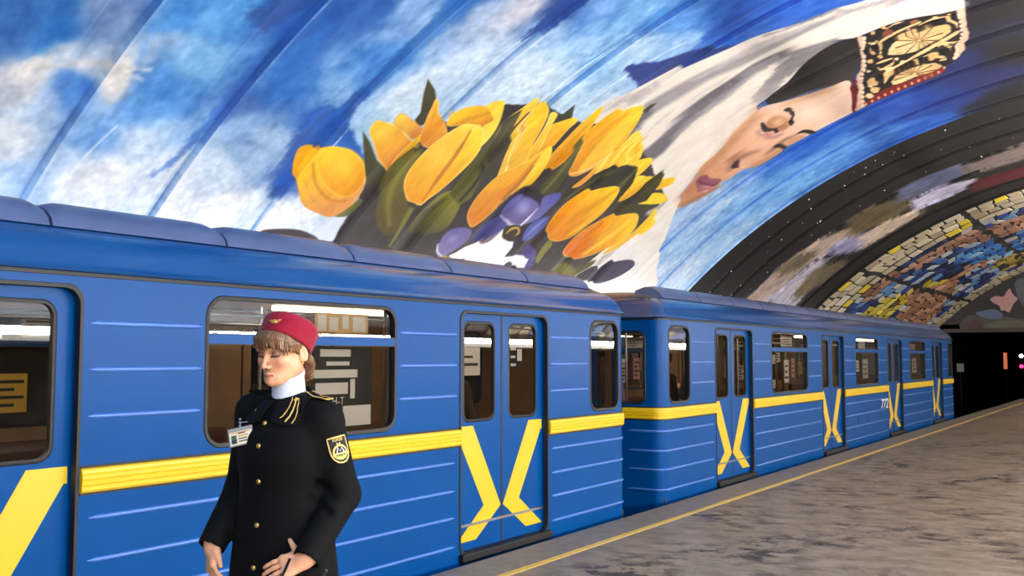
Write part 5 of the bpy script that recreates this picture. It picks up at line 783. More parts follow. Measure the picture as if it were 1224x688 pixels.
{'p':[[21.849,4.776],[21.974,4.974],[22.083,5.172],[22.202,5.385],[22.146,5.65],[22.084,5.933],[21.988,6.214],[20.979,6.303],[20.864,6.055],[20.722,5.808],[20.578,5.576],[20.625,5.35],[20.679,5.14],[20.717,4.932]],'c':[(92,98,130)],'w':0.1429,'n':0.35,'s':0,'o':0.95},
{'p':[[23.35,4.78],[23.438,5.0],[23.503,5.221],[23.579,5.441],[23.489,5.685],[23.406,5.934],[23.296,6.181],[22.691,6.234],[22.515,6.021],[22.32,5.809],[22.136,5.599],[22.158,5.373],[22.188,5.15],[22.199,4.929]],'c':[(196,190,220)],'w':0.0977,'n':0.35,'s':0,'o':0.95},
{'p':[[22.016,6.138],[22.141,6.295],[22.255,6.454],[22.344,6.645],[22.386,6.883],[22.38,7.147],[22.343,7.409],[20.841,7.47],[20.966,7.22],[21.066,6.967],[21.126,6.738],[21.145,6.553],[21.14,6.393],[21.123,6.232]],'c':[(122,108,104)],'w':0.1421,'n':0.35,'s':0,'o':0.95},
{'p':[[24.08,5.944],[24.131,6.106],[24.168,6.266],[24.25,6.443],[24.359,6.662],[24.498,6.908],[24.608,7.156],[23.361,7.238],[23.242,7.004],[23.096,6.769],[22.976,6.554],[22.969,6.367],[23.005,6.203],[23.029,6.041]],'c':[(84,20,30)],'w':0.1009,'n':0.35,'s':0,'o':0.95}]
MOSAIC = [('salmon',[[29.219,1.609],[28.23,2.361],[28.68,3.124],[28.734,3.72],[28.647,4.73],[29.53,5.52],[30.014,6.725],[32.552,6.477],[32.13,5.428],[30.673,4.506],[30.394,3.656],[29.623,3.043],[29.661,2.278],[29.82,1.596]]),('yellow',[[30.643,1.121],[31.126,1.844],[32.793,2.685],[33.718,3.274],[34.894,3.133],[33.703,2.27],[34.119,1.344],[33.55,1.09]]),('face',[[35.774,0.949],[33.911,1.921],[33.16,2.595],[34.892,3.024],[34.235,3.859],[35.525,3.812],[37.237,3.123],[39.274,2.29],[40.644,0.996]]),('salmon',[[33.817,4.019],[34.589,4.935],[36.236,4.862],[36.13,3.862]]),('bright',[[32.593,3.84],[32.076,4.254],[32.477,5.091],[34.874,5.436],[34.102,6.324],[37.622,5.975],[35.982,4.817],[34.854,4.251]]),('gold',[[37.656,4.404],[36.893,5.019],[37.305,6.006],[40.33,5.703],[39.892,4.529]]),('navy',[[28.42,3.035],[27.642,3.965],[27.782,5.017],[28.995,4.804],[28.734,3.72],[28.98,3.047]]),('navy',[[33.636,3.292],[32.593,3.84],[34.111,4.213],[35.192,3.768],[35.326,3.208]]),('salmon',[[29.801,6.746],[27.946,8.744],[30.477,8.666],[32.552,6.477]])]



SKYA = np.array(SKY)
SKYA[:, 2:] = SKYA[:, 2:] / 255.0


def catmull(P, n=4):
    P = np.asarray(P, float)
    a, b_, c, d = np.roll(P, 1, 0), P, np.roll(P, -1, 0), np.roll(P, -2, 0)
    out = []
    for k in range(n):
        u = k / n
        out.append(.5 * (2 * b_ + (c - a) * u + (2 * a - 5 * b_ + 4 * c - d) * u * u + (-a + 3 * b_ - 3 * c + d) * u ** 3))
    return np.stack(out, 1).reshape(-1, 2)


def poly_dist(P, x, y):
    """signed distance to a closed outline, positive inside"""
    best = np.full(len(x), 1e9)
    ins = np.zeros(len(x), bool)
    for i in range(len(P)):
        x0, y0 = P[i - 1]
        x1, y1 = P[i]
        dx, dy = x1 - x0, y1 - y0
        L = dx * dx + dy * dy + 1e-12
        u = np.clip(((x - x0) * dx + (y - y0) * dy) / L, 0, 1)
        best = np.minimum(best, (x - x0 - u * dx) ** 2 + (y - y0 - u * dy) ** 2)
        if y0 != y1:
            c = (y0 > y) != (y1 > y)
            ins ^= c & (x < (x1 - x0) * (y - y0) / (y1 - y0) + x0)
    d = np.sqrt(best)
    return np.where(ins, d, -d)


def prepare():
    for m in MURAL:
        if 'k' in m:
            c = np.linalg.inv(np.array(m['m'])) * 2.2
            e = np.abs(c).sum(1)
            k = np.array(m['k'])
            m['lo'], m['hi'] = k - e, k + e
        else:
            P = np.array(m['p'])
            if m.get('s'):
                P = catmull(P)
            m['P'] = P
            m['lo'], m['hi'] = P.min(0) - 3 * m['w'], P.max(0) + 3 * m['w']


prepare()


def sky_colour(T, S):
    W = np.zeros(len(T))
    C = np.zeros((len(T), 3))
    wx = T + 0.25 * (fbm(T * 1.7, S * 1.7) - .5) * 2
    wy = S + 0.25 * (fbm(T * 1.7 + 40, S * 1.7) - .5) * 2
    for t, s, r, g, b_ in SKYA:
        sc_ = 0.30 + 0.05 * max(t - 4, 0)
        w = 1.0 / (((wx - t) ** 2 + (wy - s) ** 2) / sc_ ** 2 + 0.15) ** 2.2
        W += w
        C += w[:, None] * np.array((r, g, b_))
    C /= W[:, None]
    # cloud brushwork
    n = fbm(T * 3.2 + 3, S * 3.2, 5) - .5
    n2 = fbm(T * 9 + 3, S * 3.0 + 8, 4) - .5
    lum = C.mean(1)
    amp = np.clip(1.2 - np.abs(lum - .6) * 2.2, .25, 1) * np.clip(lum * 2.6 - .15, 0.05, 1)
    n3 = fbm(T * 11 + 9, S * 11, 3) - .5
    n = n + .5 * n3
    C = C + (np.array((.42, .36, .28)) * (n * amp * .75)[:, None]) + (np.array((.22, .2, .16)) * n2[:, None] * amp[:, None])
    # bands between the ribs have deeper blue paint, with their step's shade painted in
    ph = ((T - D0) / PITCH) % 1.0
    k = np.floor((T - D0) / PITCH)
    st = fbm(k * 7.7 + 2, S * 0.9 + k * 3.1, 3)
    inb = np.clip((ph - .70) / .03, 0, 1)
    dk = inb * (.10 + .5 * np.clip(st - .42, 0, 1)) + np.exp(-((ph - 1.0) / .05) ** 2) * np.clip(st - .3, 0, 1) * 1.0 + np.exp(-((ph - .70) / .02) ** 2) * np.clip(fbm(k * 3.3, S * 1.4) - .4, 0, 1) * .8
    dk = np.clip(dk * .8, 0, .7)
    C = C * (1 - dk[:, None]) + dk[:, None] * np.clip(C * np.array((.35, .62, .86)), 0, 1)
    # small cloud puffs in the pale parts, step shade and lit edges painted as lines at the rings
    pf = fbm(T * 15 + 2, S * 15, 3) - .5
    C = C + (np.clip(lum - .45, 0, .4) * .55 * pf)[:, None] * np.array((1.1, 1.0, .8))
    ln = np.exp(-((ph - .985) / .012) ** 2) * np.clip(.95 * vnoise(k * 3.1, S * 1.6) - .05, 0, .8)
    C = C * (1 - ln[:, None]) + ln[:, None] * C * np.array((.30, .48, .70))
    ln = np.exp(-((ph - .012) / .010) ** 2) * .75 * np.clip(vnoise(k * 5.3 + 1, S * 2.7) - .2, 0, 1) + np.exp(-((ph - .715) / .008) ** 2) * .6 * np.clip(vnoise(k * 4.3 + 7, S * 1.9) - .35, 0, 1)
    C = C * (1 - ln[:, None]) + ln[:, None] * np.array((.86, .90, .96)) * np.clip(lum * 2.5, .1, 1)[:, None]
    # unseen other half of the vault, made pale to reflect and bounce light
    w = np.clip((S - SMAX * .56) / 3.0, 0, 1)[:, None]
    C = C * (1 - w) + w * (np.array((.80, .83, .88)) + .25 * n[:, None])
    return np.clip(C, .02, .95)


def paint(T, S):
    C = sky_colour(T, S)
    # dark ribs past the picture and under the mosaic
    dark = T > 17.45
    n = fbm(T * 4, S * 4, 3)
    C[dark] = (np.array((.095, .082, .084)) * (.75 + .5 * n[dark])[:, None])
    ph = ((T - D0) / PITCH) % 1.0
    C[dark & ((ph > .93) | (ph < .015))] = (.018, .016, .017)
    lo, hi = np.array((T.min(), S.min())), np.array((T.max(), S.max()))
    for m in MURAL:
        if (m['lo'] > hi).any() or (m['hi'] < lo).any():
            continue
        i = np.nonzero((T > m['lo'][0]) & (T < m['hi'][0]) & (S > m['lo'][1]) & (S < m['hi'][1]))[0]
        if not len(i):
            continue
        x, y = T[i], S[i]
        if 'k' in m:
            q = np.array(m['m']) @ np.stack([x - m['k'][0], y - m['k'][1]])
            al = np.exp(-1.4 * (q ** 2).sum(0)) * m['o']
            col = np.array(m['c'][0]) / 255.
        else:
            w = m['w']
            d = poly_dist(m['P'], x, y)
            if m['n'] >= .2:
                d = d + w * 1.2 * (fbm(x * 16, y * 16, 3) - .5) * 2
            al = np.clip(d / (2 * w) + .5, 0, 1)
            al = al * al * (3 - 2 * al) * m.get('o', 1.0)
            c0 = np.array(m['c'][0]) / 255.
            if len(m['c']) > 1:
                a0, a1 = np.array(m['a'])
                ax = a1 - a0
                u = np.clip(((x - a0[0]) * ax[0] + (y - a0[1]) * ax[1]) / (ax @ ax) + .25 * (fbm(x * 5, y * 5, 2) - .5), 0, 1)[:, None]
                col = c0 * (1 - u) + np.array(m['c'][1]) / 255. * u
            else:
                col = np.tile(c0, (len(i), 1))
            if 'r' in m:
                e = np.clip(1 - d / m['r'][1], 0, 1)[:, None] * .75
                col = col * (1 - e) + np.array(m['r'][0]) / 255. * e
            col = col * (1 + m['n'] * 1.6 * (fbm(x * 11 + 5, y * 5, 4) - .5))[:, None]
        C[i] = C[i] * (1 - al[:, None]) + col * al[:, None]
    C = np.clip(C, 0, 1)
    return np.where(C <= 0.04045, C / 12.92, ((C + 0.055) / 1.055) ** 2.4)


def vault_patch(name, ts_, rs, ss, flipface=False):
    """ts_: positions along the hall with radius offsets rs; ss: arc lengths from the left springing"""
    A = VA0 - ss / VR
    T, Sg = np.meshgrid(ts_, ss, indexing='ij')
    Rr = (VR + rs)[:, None] * np.ones_like(Sg)
    X = VX + Rr * np.cos(A)[None, :]
    Zz = VZ + Rr * np.sin(A)[None, :]
    V = np.stack([X, T, Zz], -1).reshape(-1, 3)
    nu, nv = T.shape
    i, j = np.meshgrid(np.arange(nu - 1), np.arange(nv - 1), indexing='ij')
    a = (i * nv + j).ravel()
    Q = np.stack([a, a + 1, a + nv + 1, a + nv], 1)
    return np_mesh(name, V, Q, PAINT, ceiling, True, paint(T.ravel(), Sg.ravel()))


tb = [0, .008, .02] + list(np.linspace(0.035, 0.83, 90)) + list(np.linspace(0.845, 1.155, 34)) + [1.17, 1.182, 1.19]
rb = [0.0] * 93 + list(np.linspace(0.0, 0.050, 34)) + [0.054, 0.048, 0.0]
tb, rb = np.array(tb), np.array(rb)
for k in range(-13, 17):
    y0 = D0 + PITCH * k
    seen = -2 <= k < 17
    tt = tb if seen else tb[::9]
    rr = rb if seen else rb[::9]
    smin = 0.9
    yc = y0 + 0.6
    stop = np.interp(yc, [3, 5, 7, 10, 12.5, 18], [2.9, 4.0, 4.9, 6.6, 8.4, 8.6]) + 0.5
    if k >= 10: stop = 8.8
    fine = np.linspace(smin, stop, int((stop - smin) / (0.013 if seen else 0.12)))
    ss = np.concatenate([np.linspace(0, smin, 6)[:-1], fine, np.linspace(stop, SMAX, 40)[1:]])
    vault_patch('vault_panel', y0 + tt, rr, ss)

# ---- mosaic part of the vault: plain rings that carry the stones
BED = mat('mosaic_mortar', (24, 22, 24), 0.8)
YM0, YM1 = D0 + PITCH * 17, YE
ss = np.linspace(0, SMAX, 90)
A = VA0 - ss / VR
for k in range(8):
    y0, y1 = YM0 + (YM1 - YM0) * k / 8, YM0 + (YM1 - YM0) * (k + 1) / 8
    P = [[(VX + (VR + o) * math.cos(a), y, VZ + (VR + o) * math.sin(a)) for a in A] for y, o in ((y0, .04), (y0 + .02, 0), (y1 - .02, 0), (y1, .04))]
    MB().grid(P, flip=True).build('vault_panel', BED, ceiling, True)

MOS = [(n_, catmull(p, 2)) for n_, p in MOSAIC]
PALS = {'salmon': [(172, 126, 104), (156, 110, 90), (184, 142, 120), (138, 98, 82)], 'yellow': [(214, 190, 50), (190, 162, 40), (222, 204, 96), (90, 80, 40)],
        'face': [(184, 136, 106), (170, 120, 90), (196, 152, 124), (150, 104, 80)], 'bright': [(56, 122, 196), (70, 140, 205), (40, 96, 170), (130, 170, 200)],
        'gold': [(150, 126, 48), (120, 100, 40), (60, 56, 40), (172, 150, 70)], 'navy': [(24, 36, 84), (30, 50, 110), (20, 26, 50)],
        'cream': [(200, 186, 158), (190, 176, 148), (208, 196, 170), (180, 166, 140), (204, 190, 160), (228, 204, 56)],
        'blue': [(36, 68, 140), (150, 170, 190), (26, 36, 78), (90, 132, 182), (56, 96, 160), (176, 184, 190), (30, 46, 96), (190, 184, 170)]}
STONE = attr_mat('mosaic_stone', 0.55)
rng = np.random.default_rng(3)
stones = []
rows = []
t = YM0 + 0.10
k = 0
while t < YM1 - .25:
    h = rng.uniform(.42, .58) if t < YM0 + 2.4 else rng.uniform(.50, .72)
    rows.append((t, min(t + h, YM1 - .04)))
    t += h + .10
    if k == 2: t += 0.12
    k += 1
for ri, (t0, t1) in enumerate(rows):
    s_ = 0.1 + rng.random() * .3
    cream = t0 < YM0 + 2.5 or t1 > YM1 - 1.5
    while s_ < SMAX - .5:
        L = (rng.uniform(.22, .40) if cream else rng.uniform(.17, .34)) * (1 if s_ < 9 else 2.2)
        if any(abs(s_ + L / 2 - j) < L / 2 + .06 for j in (2.70, 5.42)):
            jn = [j - .065 - s_ for j in (2.70, 5.42) if j - .065 - s_ > .12 and abs(s_ + L / 2 - j) < L / 2 + .06]
            if not jn:
                s_ += .03
                continue
            L = jn[0]
        c = np.array(((t0 + t1) / 2, s_ + L / 2))
        kind = 'cream' if cream else 'blue'
        if not cream:
            for n_, P in MOS:
                if poly_dist(P, c[:1], c[1:])[0] > 0:
                    kind = n_
        sk = rng.uniform(-.03, .03) if cream else rng.uniform(-.07, .07)
        j = rng.uniform(-.05, .05, 8)
        j[1::2] *= .45
        q = [(t0 + j[0], s_ + j[1] + sk), (t1 + j[2], s_ + j[3] - sk), (t1 + j[4], s_ + L + j[5] - sk), (t0 + j[6], s_ + L + j[7] + sk)]
        pal = PALS[kind]
        if kind == 'cream':
            col = pal[5] if rng.random() < .07 else pal[rng.integers(5)]
        else:
            col = pal[rng.integers(len(pal))]
        stones.append((c, q, lin(col) * rng.uniform(.66, 1.0), rng.uniform(.010, .028)))
        s_ += L + .04


def on_vault(t, s, d=0.0):
    a = VA0 - s / VR
    return (VX + (VR - d) * math.cos(a), t, VZ + (VR - d) * math.sin(a))


def stone_geo(q, d):
    cx, cy = sum(p[0] for p in q) / 4, sum(p[1] for p in q) / 4
    top = [(cx + (p[0] - cx) * .86, cy + (p[1] - cy) * .9) for p in q]
    return [on_vault(*p, -.002) for p in q] + [on_vault(*p, d) for p in top]


SF = [(4, 5, 6, 7), (0, 1, 5, 4), (1, 2, 6, 5), (2, 3, 7, 6), (3, 0, 4, 7)]
stones.sort(key=lambda z: z[0][0] * 1.0 + (50 if not 0.9 < z[0][1] < 8 else 0))
for c, q, col, d in stones[:300]:
    np_mesh('mosaic_stone', np.array(stone_geo(q, d)), np.array(SF), STONE, ceiling, False, np.tile(col, (8, 1)))
V, Q, Cc = [], [], []
for i, (c, q, col, d) in enumerate(stones[300:]):
    V += stone_geo(q, d)
    Q += [tuple(8 * i + a for a in f) for f in SF]
    Cc += [col] * 8
o = np_mesh('mosaic_stones', np.array(V), np.array(Q), STONE, ceiling, False, np.array(Cc))
o['kind'] = 'stuff'
o['label'] = 'mosaic of small blue, white, salmon and yellow stones'

# small white dots modelled in place of sparkles on the dark ribs
sp = MB()
for k in range(70):
    t = 17.45 + rng.choice([.45, .95, 1.6, 2.2, 2.75, 3.3]) + rng.uniform(-.1, .1)
    s = rng.uniform(1, 11)
    p = on_vault(t, s, 0.0)
    r = rng.choice([.008, .012, .016])
    sp.ball(p, r, 6, 4)
o = sp.build('sparkle_dots', mat('sparkle_white', (240, 238, 236), 0.4, emit=(255, 250, 245), estr=0.0), ceiling)
o['kind'] = 'stuff'

# end wall: an arched wall over the track portals
HP = 2.62
we = MB()
aa = np.linspace(VA0, math.pi - VA0, 60)
arc = [(VX + (VR + .3) * math.cos(a), VZ + (VR + .3) * math.sin(a)) for a in aa]
arc = [p for p in arc if p[1] > HP]
we.grid([[(x, YE, HP) for x, z in arc], [(x, YE, z) for x, z in arc]], 0)
we.box((-4.1, YE, -1.4), (4.1, YE + .4, HP))
we.grid([[(x, YE + .02, HP) for x, z in arc], [(x, YE + .9, HP) for x, z in arc]], 0)
for s in (-1, 1):
    xa, xb = sorted((s * 6.4, s * 9.2))
    we.box((xa, YE + .03, HP), (xb, YE + .3, HP + 1.0))
    xa, xb = sorted((s * 4.1, s * 8.5))
    we.box((xa - .3, YE, HP), (xb + .3, 64, HP + .3), 1)
    xa, xb = sorted((s * 8.4, s * 8.8))
    we.box((xa, YE, -1.4), (xb, 64, HP + .2), 1)
    xa, xb = sorted((s * 3.9, s * 4.1))
    we.box((xa, YE, -1.4), (xb, 64, HP + .2), 1)
    xa, xb = sorted((s * 3.9, s * 8.8))
    we.box((xa, 64, -1.4), (xb, 64.3, HP + .2), 1)
we = we.build('wall_end', [mat('end_wall_paint', (58, 54, 56), 0.7, noise=0.25, nscale=1.3), M['darkconcrete']])
tag(we, 'dark end wall with painted field above the low tunnel openings', 'wall', kind='structure')
fr = MB().box((-8.6, YE - .08, HP - .02), (-4.0, YE + .02, HP + .12))
o = fr.build('portal_lintel', mat('lintel', (70, 66, 64), 0.7), we)


def wall_patch(name, pts, col, d):
    P = catmull(pts, 3)
    n = len(P)
    mb = MB().add([(x, YE - d, z) for x, z in P] + [(x, YE, z) for x, z in P], [tuple(range(n))] + [(i, n + i, n + (i + 1) % n, (i + 1) % n) for i in range(n)])
    return mb.build(name, mat(name, col, 0.7, noise=.12, nscale=3), we)


wall_patch('painted_field', [(-6.73, 2.75), (-6.41, 3.27), (-5.74, 3.22), (-5.07, 3.18), (-4.41, 3.1), (-3.2, 3.1), (-3.2, 2.75), (-5.68, 2.72)], (84, 82, 74), .010)
wall_patch('painted_blue_cloud', [(-6.14, 3.36), (-5.8, 3.46), (-5.43, 3.49), (-5.14, 3.28), (-5.29, 3.12), (-5.81, 3.16)], (96, 112, 140), .014)
wall_patch('painted_red_cloud', [(-6.44, 2.84), (-6.26, 3.06), (-5.97, 2.99), (-5.9, 2.78), (-6.2, 2.74)], (92, 62, 66), .014)
wall_patch('painted_ochre', [(-5.9, 2.80), (-5.3, 3.04), (-4.4, 3.0), (-4.2, 2.8), (-5.0, 2.76)], (104, 98, 84), .014)
o = wall_patch('painted_star', [(-5.58, 3.9), (-5.36, 4.02), (-5.12, 3.98), (-4.98, 4.18), (-4.87, 4.30), (-4.80, 4.12), (-4.72, 4.0), (-4.60, 3.88), (-4.74, 3.72), (-4.84, 3.52), (-4.94, 3.36), (-5.06, 3.44), (-5.21, 3.44), (-5.26, 3.62), (-5.46, 3.74)], (196, 150, 148), .018)
o['label'] = 'pale pink painted star shape'
wall_patch('painted_sky', [(-4.7, 4.4), (-4.2, 3.3), (-3.0, 3.2), (-1.0, 3.3), (1.5, 3.4), (1.5, 5.0), (-2.0, 5.2), (-4.2, 4.75)], (92, 96, 104), .010)


def tunnel_post(name, x, y, z, label, cat, lens):
    r = empty(name, (x, y, -1.25))
    MB().tube([(0, 0.06, 0), (0, 0.06, z + 1.25)], 0.03, 8).build('post', M['dark'], r)
    MB().box((-.12, 0.0, z + 1.25 - .34), (.12, .14, z + 1.25 + .34), bev=.03).build('housing', M['dark'], r)
    for nm, dz, rad, col, e in lens:
        m = mat(nm, col, .3, emit=col, estr=e)
        MB().tube([(0, -.03, z + 1.25 + dz), (0, .0, z + 1.25 + dz)], rad, 12).build(nm, m, r)
    tag(r, label, cat)
    return r


tunnel_post('tunnel_signal', -4.98, 47.0, 1.42, 'track signal with a red lens and a white lamp in the tunnel mouth', 'signal', [('red_lens', -.20, .075, (255, 40, 90), 9), ('white_lens', .42 - .18, .08, (255, 225, 215), 14)])
r = empty('tunnel_lamp', (-5.62, 47.2, -1.25))
MB().tube([(0, .06, 0), (0, .06, 3.1)], .025, 8).build('post', M['dark'], r)
MB().box((-.07, -.02, 2.35), (.07, .05, 3.05), bev=.02).build('lamp_tube', mat('orange_tube', (255, 150, 110), .4, emit=(255, 130, 90), estr=0.8), r)
tag(r, 'upright orange glowing tube lamp inside the dark tunnel', 'lamp')
r = empty('track_sign', (-7.35, 46.8, -1.25))
MB().tube([(0, .03, 0), (0, .03, 2.5)], .02, 8).build('post', M['dark'], r)
MB().box((-.14, -.01, 2.22), (.14, .02, 2.58)).build('plate', M['paper'], r)
tag(r, 'small pale plate on a post beside the track in the tunnel', 'sign')

wb = MB()
wb.grid([[(x, YB, -1.4) for x, z in [(VX + (VR + .3) * math.cos(a), VZ + (VR + .3) * math.sin(a)) for a in aa]], [(VX + (VR + .3) * math.cos(a), YB, VZ + (VR + .3) * math.sin(a)) for a in aa]], flip=True)
wb = wb.build('wall_back', M['concrete'])
tag(wb, 'plain end wall of the hall behind the camera', 'wall', kind='structure')

# lamp bodies for the added fill lights, unseen above and right of the view
PL = mat('added_lamp_housing', (200, 200, 200), .4)
fill_body = None
for y in (-6.0, -1.5, 3.0, 7.5, 12.0, 16.5, 22.0, 28.0, 34.0, 40.0):
    if fill_body is None:
        fill_body = MB().box((-.19, -1.32, 0), (.19, 1.32, .05), bev=.008)
        for q in (-1.0, 1.0):
            fill_body.tube([(0, q, .05), (0, q, 2.02)], .008, 6)
        r = fill_body = fill_body.build('added_lamp_body', PL, ceiling)
    else:
        r = fill_body.copy()
        COL.objects.link(r)
    r.location = (1.6, y, 3.785)


# ---------------------------------------------------------------- the train
ZB = -0.30                 # lower edge of the side sheet
ZG = 2.08                  # gutter
HW = 1.35                  # half width
CL = 19.03                 # body length
DOORS = [(1.63 + 4.8 * k, 3.0 + 4.8 * k) for k in range(4)]
WINS = [(3.83 + 4.8 * k, 5.61 + 4.8 * k) for k in range(3)]
SMALL = [(0.17, 0.80), (CL - 0.80, CL - 0.17)]
RC = 0.14                  # corner radius in plan


def rrect(u0, u1, v0, v1, r, n=6):
    """rounded rectangle, CCW, starting at right-bottom corner; 4*(n+1) points"""
    out = []
    for cx, cy, a0 in ((u1 - r, v0 + r, -90), (u1 - r, v1 - r, 0), (u0 + r, v1 - r, 90), (u0 + r, v0 + r, 180)):
        for k in range(n + 1):
            a = math.radians(a0 + 90 * k / n)
            out.append((cx + r * math.cos(a), cy + r * math.sin(a)))
    return out


def cell_ring(hole, u0, u1, v0, v1, n=6):
    """matching outer points on the cell rectangle for rrect() points"""
    out = []
    per = n + 1
    corners = [(u1, v0), (u1, v1), (u0, v1), (u0, v0)]
    for c in range(4):
        for k in range(per):
            h = hole[c * per + k]
            cu, cv = corners[c]
            f = k / n
            if c == 0: p = (h[0], v0) if f < .5 else (u1, h[1])
            if c == 1: p = (u1, h[1]) if f < .5 else (h[0], v1)
            if c == 2: p = (h[0], v1) if f < .5 else (u0, h[1])
            if c == 3: p = (u0, h[1]) if f < .5 else (h[0], v0)
            if abs(f - .5) < 1e-6: p = (cu, cv)
            out.append(p)
    return out


def holed_sheet(mb, cells, v0, v1, place, mi_face, mi_jamb, depth, flip=False):
    """cells: list of (u0,u1,hole or None); hole=(h0,h1,hv0,hv1,r). place(u,v,d)->xyz, d = depth inward"""
    for (u0, u1, hole) in cells:
        if hole is None:
            P = [place(*q, 0) for q in ((u0, v0), (u1, v0), (u1, v1), (u0, v1))]
            mb.add(P, [(0, 1, 2, 3)] if not flip else [(3, 2, 1, 0)], mi_face)
        else:
            h = rrect(*hole)
            c = cell_ring(h, u0, u1, v0, v1)
            n = len(h)
            V = [place(p[0], p[1], 0) for p in c] + [place(p[0], p[1], 0) for p in h] + [place(p[0], p[1], depth) for p in h]
            F1 = [(i, (i + 1) % n, n + (i + 1) % n, n + i) for i in range(n)]
            F2 = [(n + i, n + (i + 1) % n, 2 * n + (i + 1) % n, 2 * n + i) for i in range(n)]
            if flip:
                F1 = [f[::-1] for f in F1]
                F2 = [f[::-1] for f in F2]
            o = mb.n
            mb.add(V, F1 + F2, mi_face)
            for k in range(n):
                mb.m[-1 - k] = mi_jamb


def side_cells():
    ops = [(a, b, (a, b, 1.08, 2.0, 0.13)) for a, b in WINS + SMALL] + [(a, b, (a, b, 0.02, 2.0, 0.09)) for a, b in DOORS]
    ops.sort()
    cells, u = [], RC
    for a, b, h in ops:
        m = 0.015
        if a - m - u > 1e-4:
            cells.append((u, a - m, None))
        cells.append((a - m, b + m, h))
        u = b + m
    cells.append((u, CL - RC, None))
    return cells


def perim(inset, n=6):
    """closed rounded-rectangle outline of the car body in plan"""
    r = max(RC + 0.25 * inset, 0.05) if inset > 0 else RC
    return rrect(-HW + inset, HW - inset, inset, CL - inset, min(r, 0.35), n)


def path_along(u0, u1, x=HW):
    """points (x,y,nx,ny) along the platform side from u0 to u1; beyond the side it turns the corner on to the end face"""
    pts = []
    q = RC * math.pi / 2
    samples = []
    if u0 < RC:   # end A
        e = max(0.0, RC - q - u0)
        if e > 0:
            samples.append(u0)
        for k in range(7):
            uu = RC - q + q * k / 6
            if uu > u0 + 1e-4:
                samples.append(uu)
    else:
        samples.append(u0)
    if u1 > CL - RC:
        for k in range(7):
            uu = CL - RC + q * k / 6
            if uu < u1 - 1e-4:
                samples.append(uu)
        samples.append(u1)
    else:
        samples.append(u1)
    for u in samples:
        if u < RC - q:
            pts.append((HW - RC - ((RC - q) - u), 0.0, 0, -1))
        elif u < RC:
            a = (RC - u) / RC
            pts.append((HW - RC + RC * math.cos(a), RC - RC * math.sin(a), math.cos(a), -math.sin(a)))
        elif u <= CL - RC:
            pts.append((HW, u, 1, 0))
        elif u < CL - RC + q:
            a = (u - (CL - RC)) / RC
            pts.append((HW - RC + RC * math.cos(a), CL - RC + RC * math.sin(a), math.cos(a), math.sin(a)))
        else:
            pts.append((HW - RC - (u - (CL - RC + q)), CL, 0, 1))
    return pts


def strip(u0, u1, prof, side=1, taper=0.0):
    """sweep a profile [(out, z)...] along the side path"""
    P = path_along(u0, u1)
    if taper:
        def mid(a, b, d):
            L = math.hypot(b[0] - a[0], b[1] - a[1])
            k = d / L
            return tuple(a[i] * (1 - k) + b[i] * k for i in range(4))
        P = [P[0], mid(P[0], P[1], taper)] + P[1:-1] + [mid(P[-1], P[-2], taper), P[-1]]
    mb = MB()
    zc = sum(z for _, z in prof) / len(prof)
    rows = []
    for i, (x, y, nx, ny) in enumerate(P):
        k = 0.25 if taper and i in (0, len(P) - 1) else 1.0
        rows.append([(side * (x + nx * o * k), y + ny * o * k, zc + (z - zc) * k) for o, z in prof])
    mb.grid(rows, flip=(side < 0))
    m = len(prof)
    fs = [tuple(range(m)), tuple((len(P) - 1) * m + i for i in reversed(range(m)))]
    for f in fs:
        mb.f.append(f if side > 0 else f[::-1])
        mb.m.append(0)
    return mb


def shifted(mb):
    return mb


car = empty('metro_car', (-6.17, 10.5, -1.15))
Z1 = 1.15


def part(mb, name, m, parent, smooth=False, sharp=None):
    o = mb.build(name, m, parent, smooth, sharp)
    if parent is car:
        o.location.z = Z1
    return o


# body shell: two holed sides, corners, end faces, the cove under the roof
b = MB()
for s in (1, -1):
    holed_sheet(b, side_cells(), ZB, ZG, lambda u, v, d, s=s: (s * (HW - d), u, v), 0, 0, 0.07, flip=(s < 0))
    holed_sheet(b, side_cells(), 0.0, ZG, lambda u, v, d, s=s: (s * (HW - 0.07), u, v), 1, 1, 0.0, flip=(s > 0))
q = np.linspace(0, math.pi / 2, 7)
for sx in (1, -1):
    for yc, sy in ((RC, -1), (CL - RC, 1)):
        G = [[(sx * (HW - RC + RC * math.cos(a)), yc + sy * RC * math.sin(a), z) for z in (ZB, ZG)] for a in q]
        b.grid(G, flip=(sx * sy < 0))
END_HOLES = [(-1.13, -0.50), (0.50, 1.13)]
ecells = [(-HW + RC, -1.14, None), (-1.14, -0.49, (-1.13, -0.50, 1.08, 1.93, 0.1)), (-0.49, 0.49, None), (0.49, 1.14, (0.50, 1.13, 1.08, 1.93, 0.1)), (1.14, HW - RC, None)]
for y, d in ((0.0, 1), (CL, -1)):
    holed_sheet(b, ecells, ZB, ZG, lambda u, v, dd, y=y, d=d: (u, y + d * dd, v), 0, 0, 0.06, flip=(d < 0))
    holed_sheet(b, ecells, 0.0, ZG, lambda u, v, dd, y=y, d=d: (u, y + d * 0.06, v), 1, 1, 0.0, flip=(d > 0))
shell = part(b, 'body_shell', [M['blue'], M['brownlin']], car, True, 30)
cv = MB()
cove = [(0.0, ZG), (-0.022, ZG + 0.004), (-0.028, ZG + 0.016), (-0.012, ZG + 0.028), (0.006, ZG + 0.05), (0.022, ZG + 0.10), (0.06, ZG + 0.16), (0.12, ZG + 0.215), (0.21, ZG + 0.26)]
cv.grid([[(p[0], p[1], z) for p in perim(i)] for i, z in cove], closed_v=True)
part(cv, 'roof_cove', M['cove'], car, True, 50)
gd = MB()
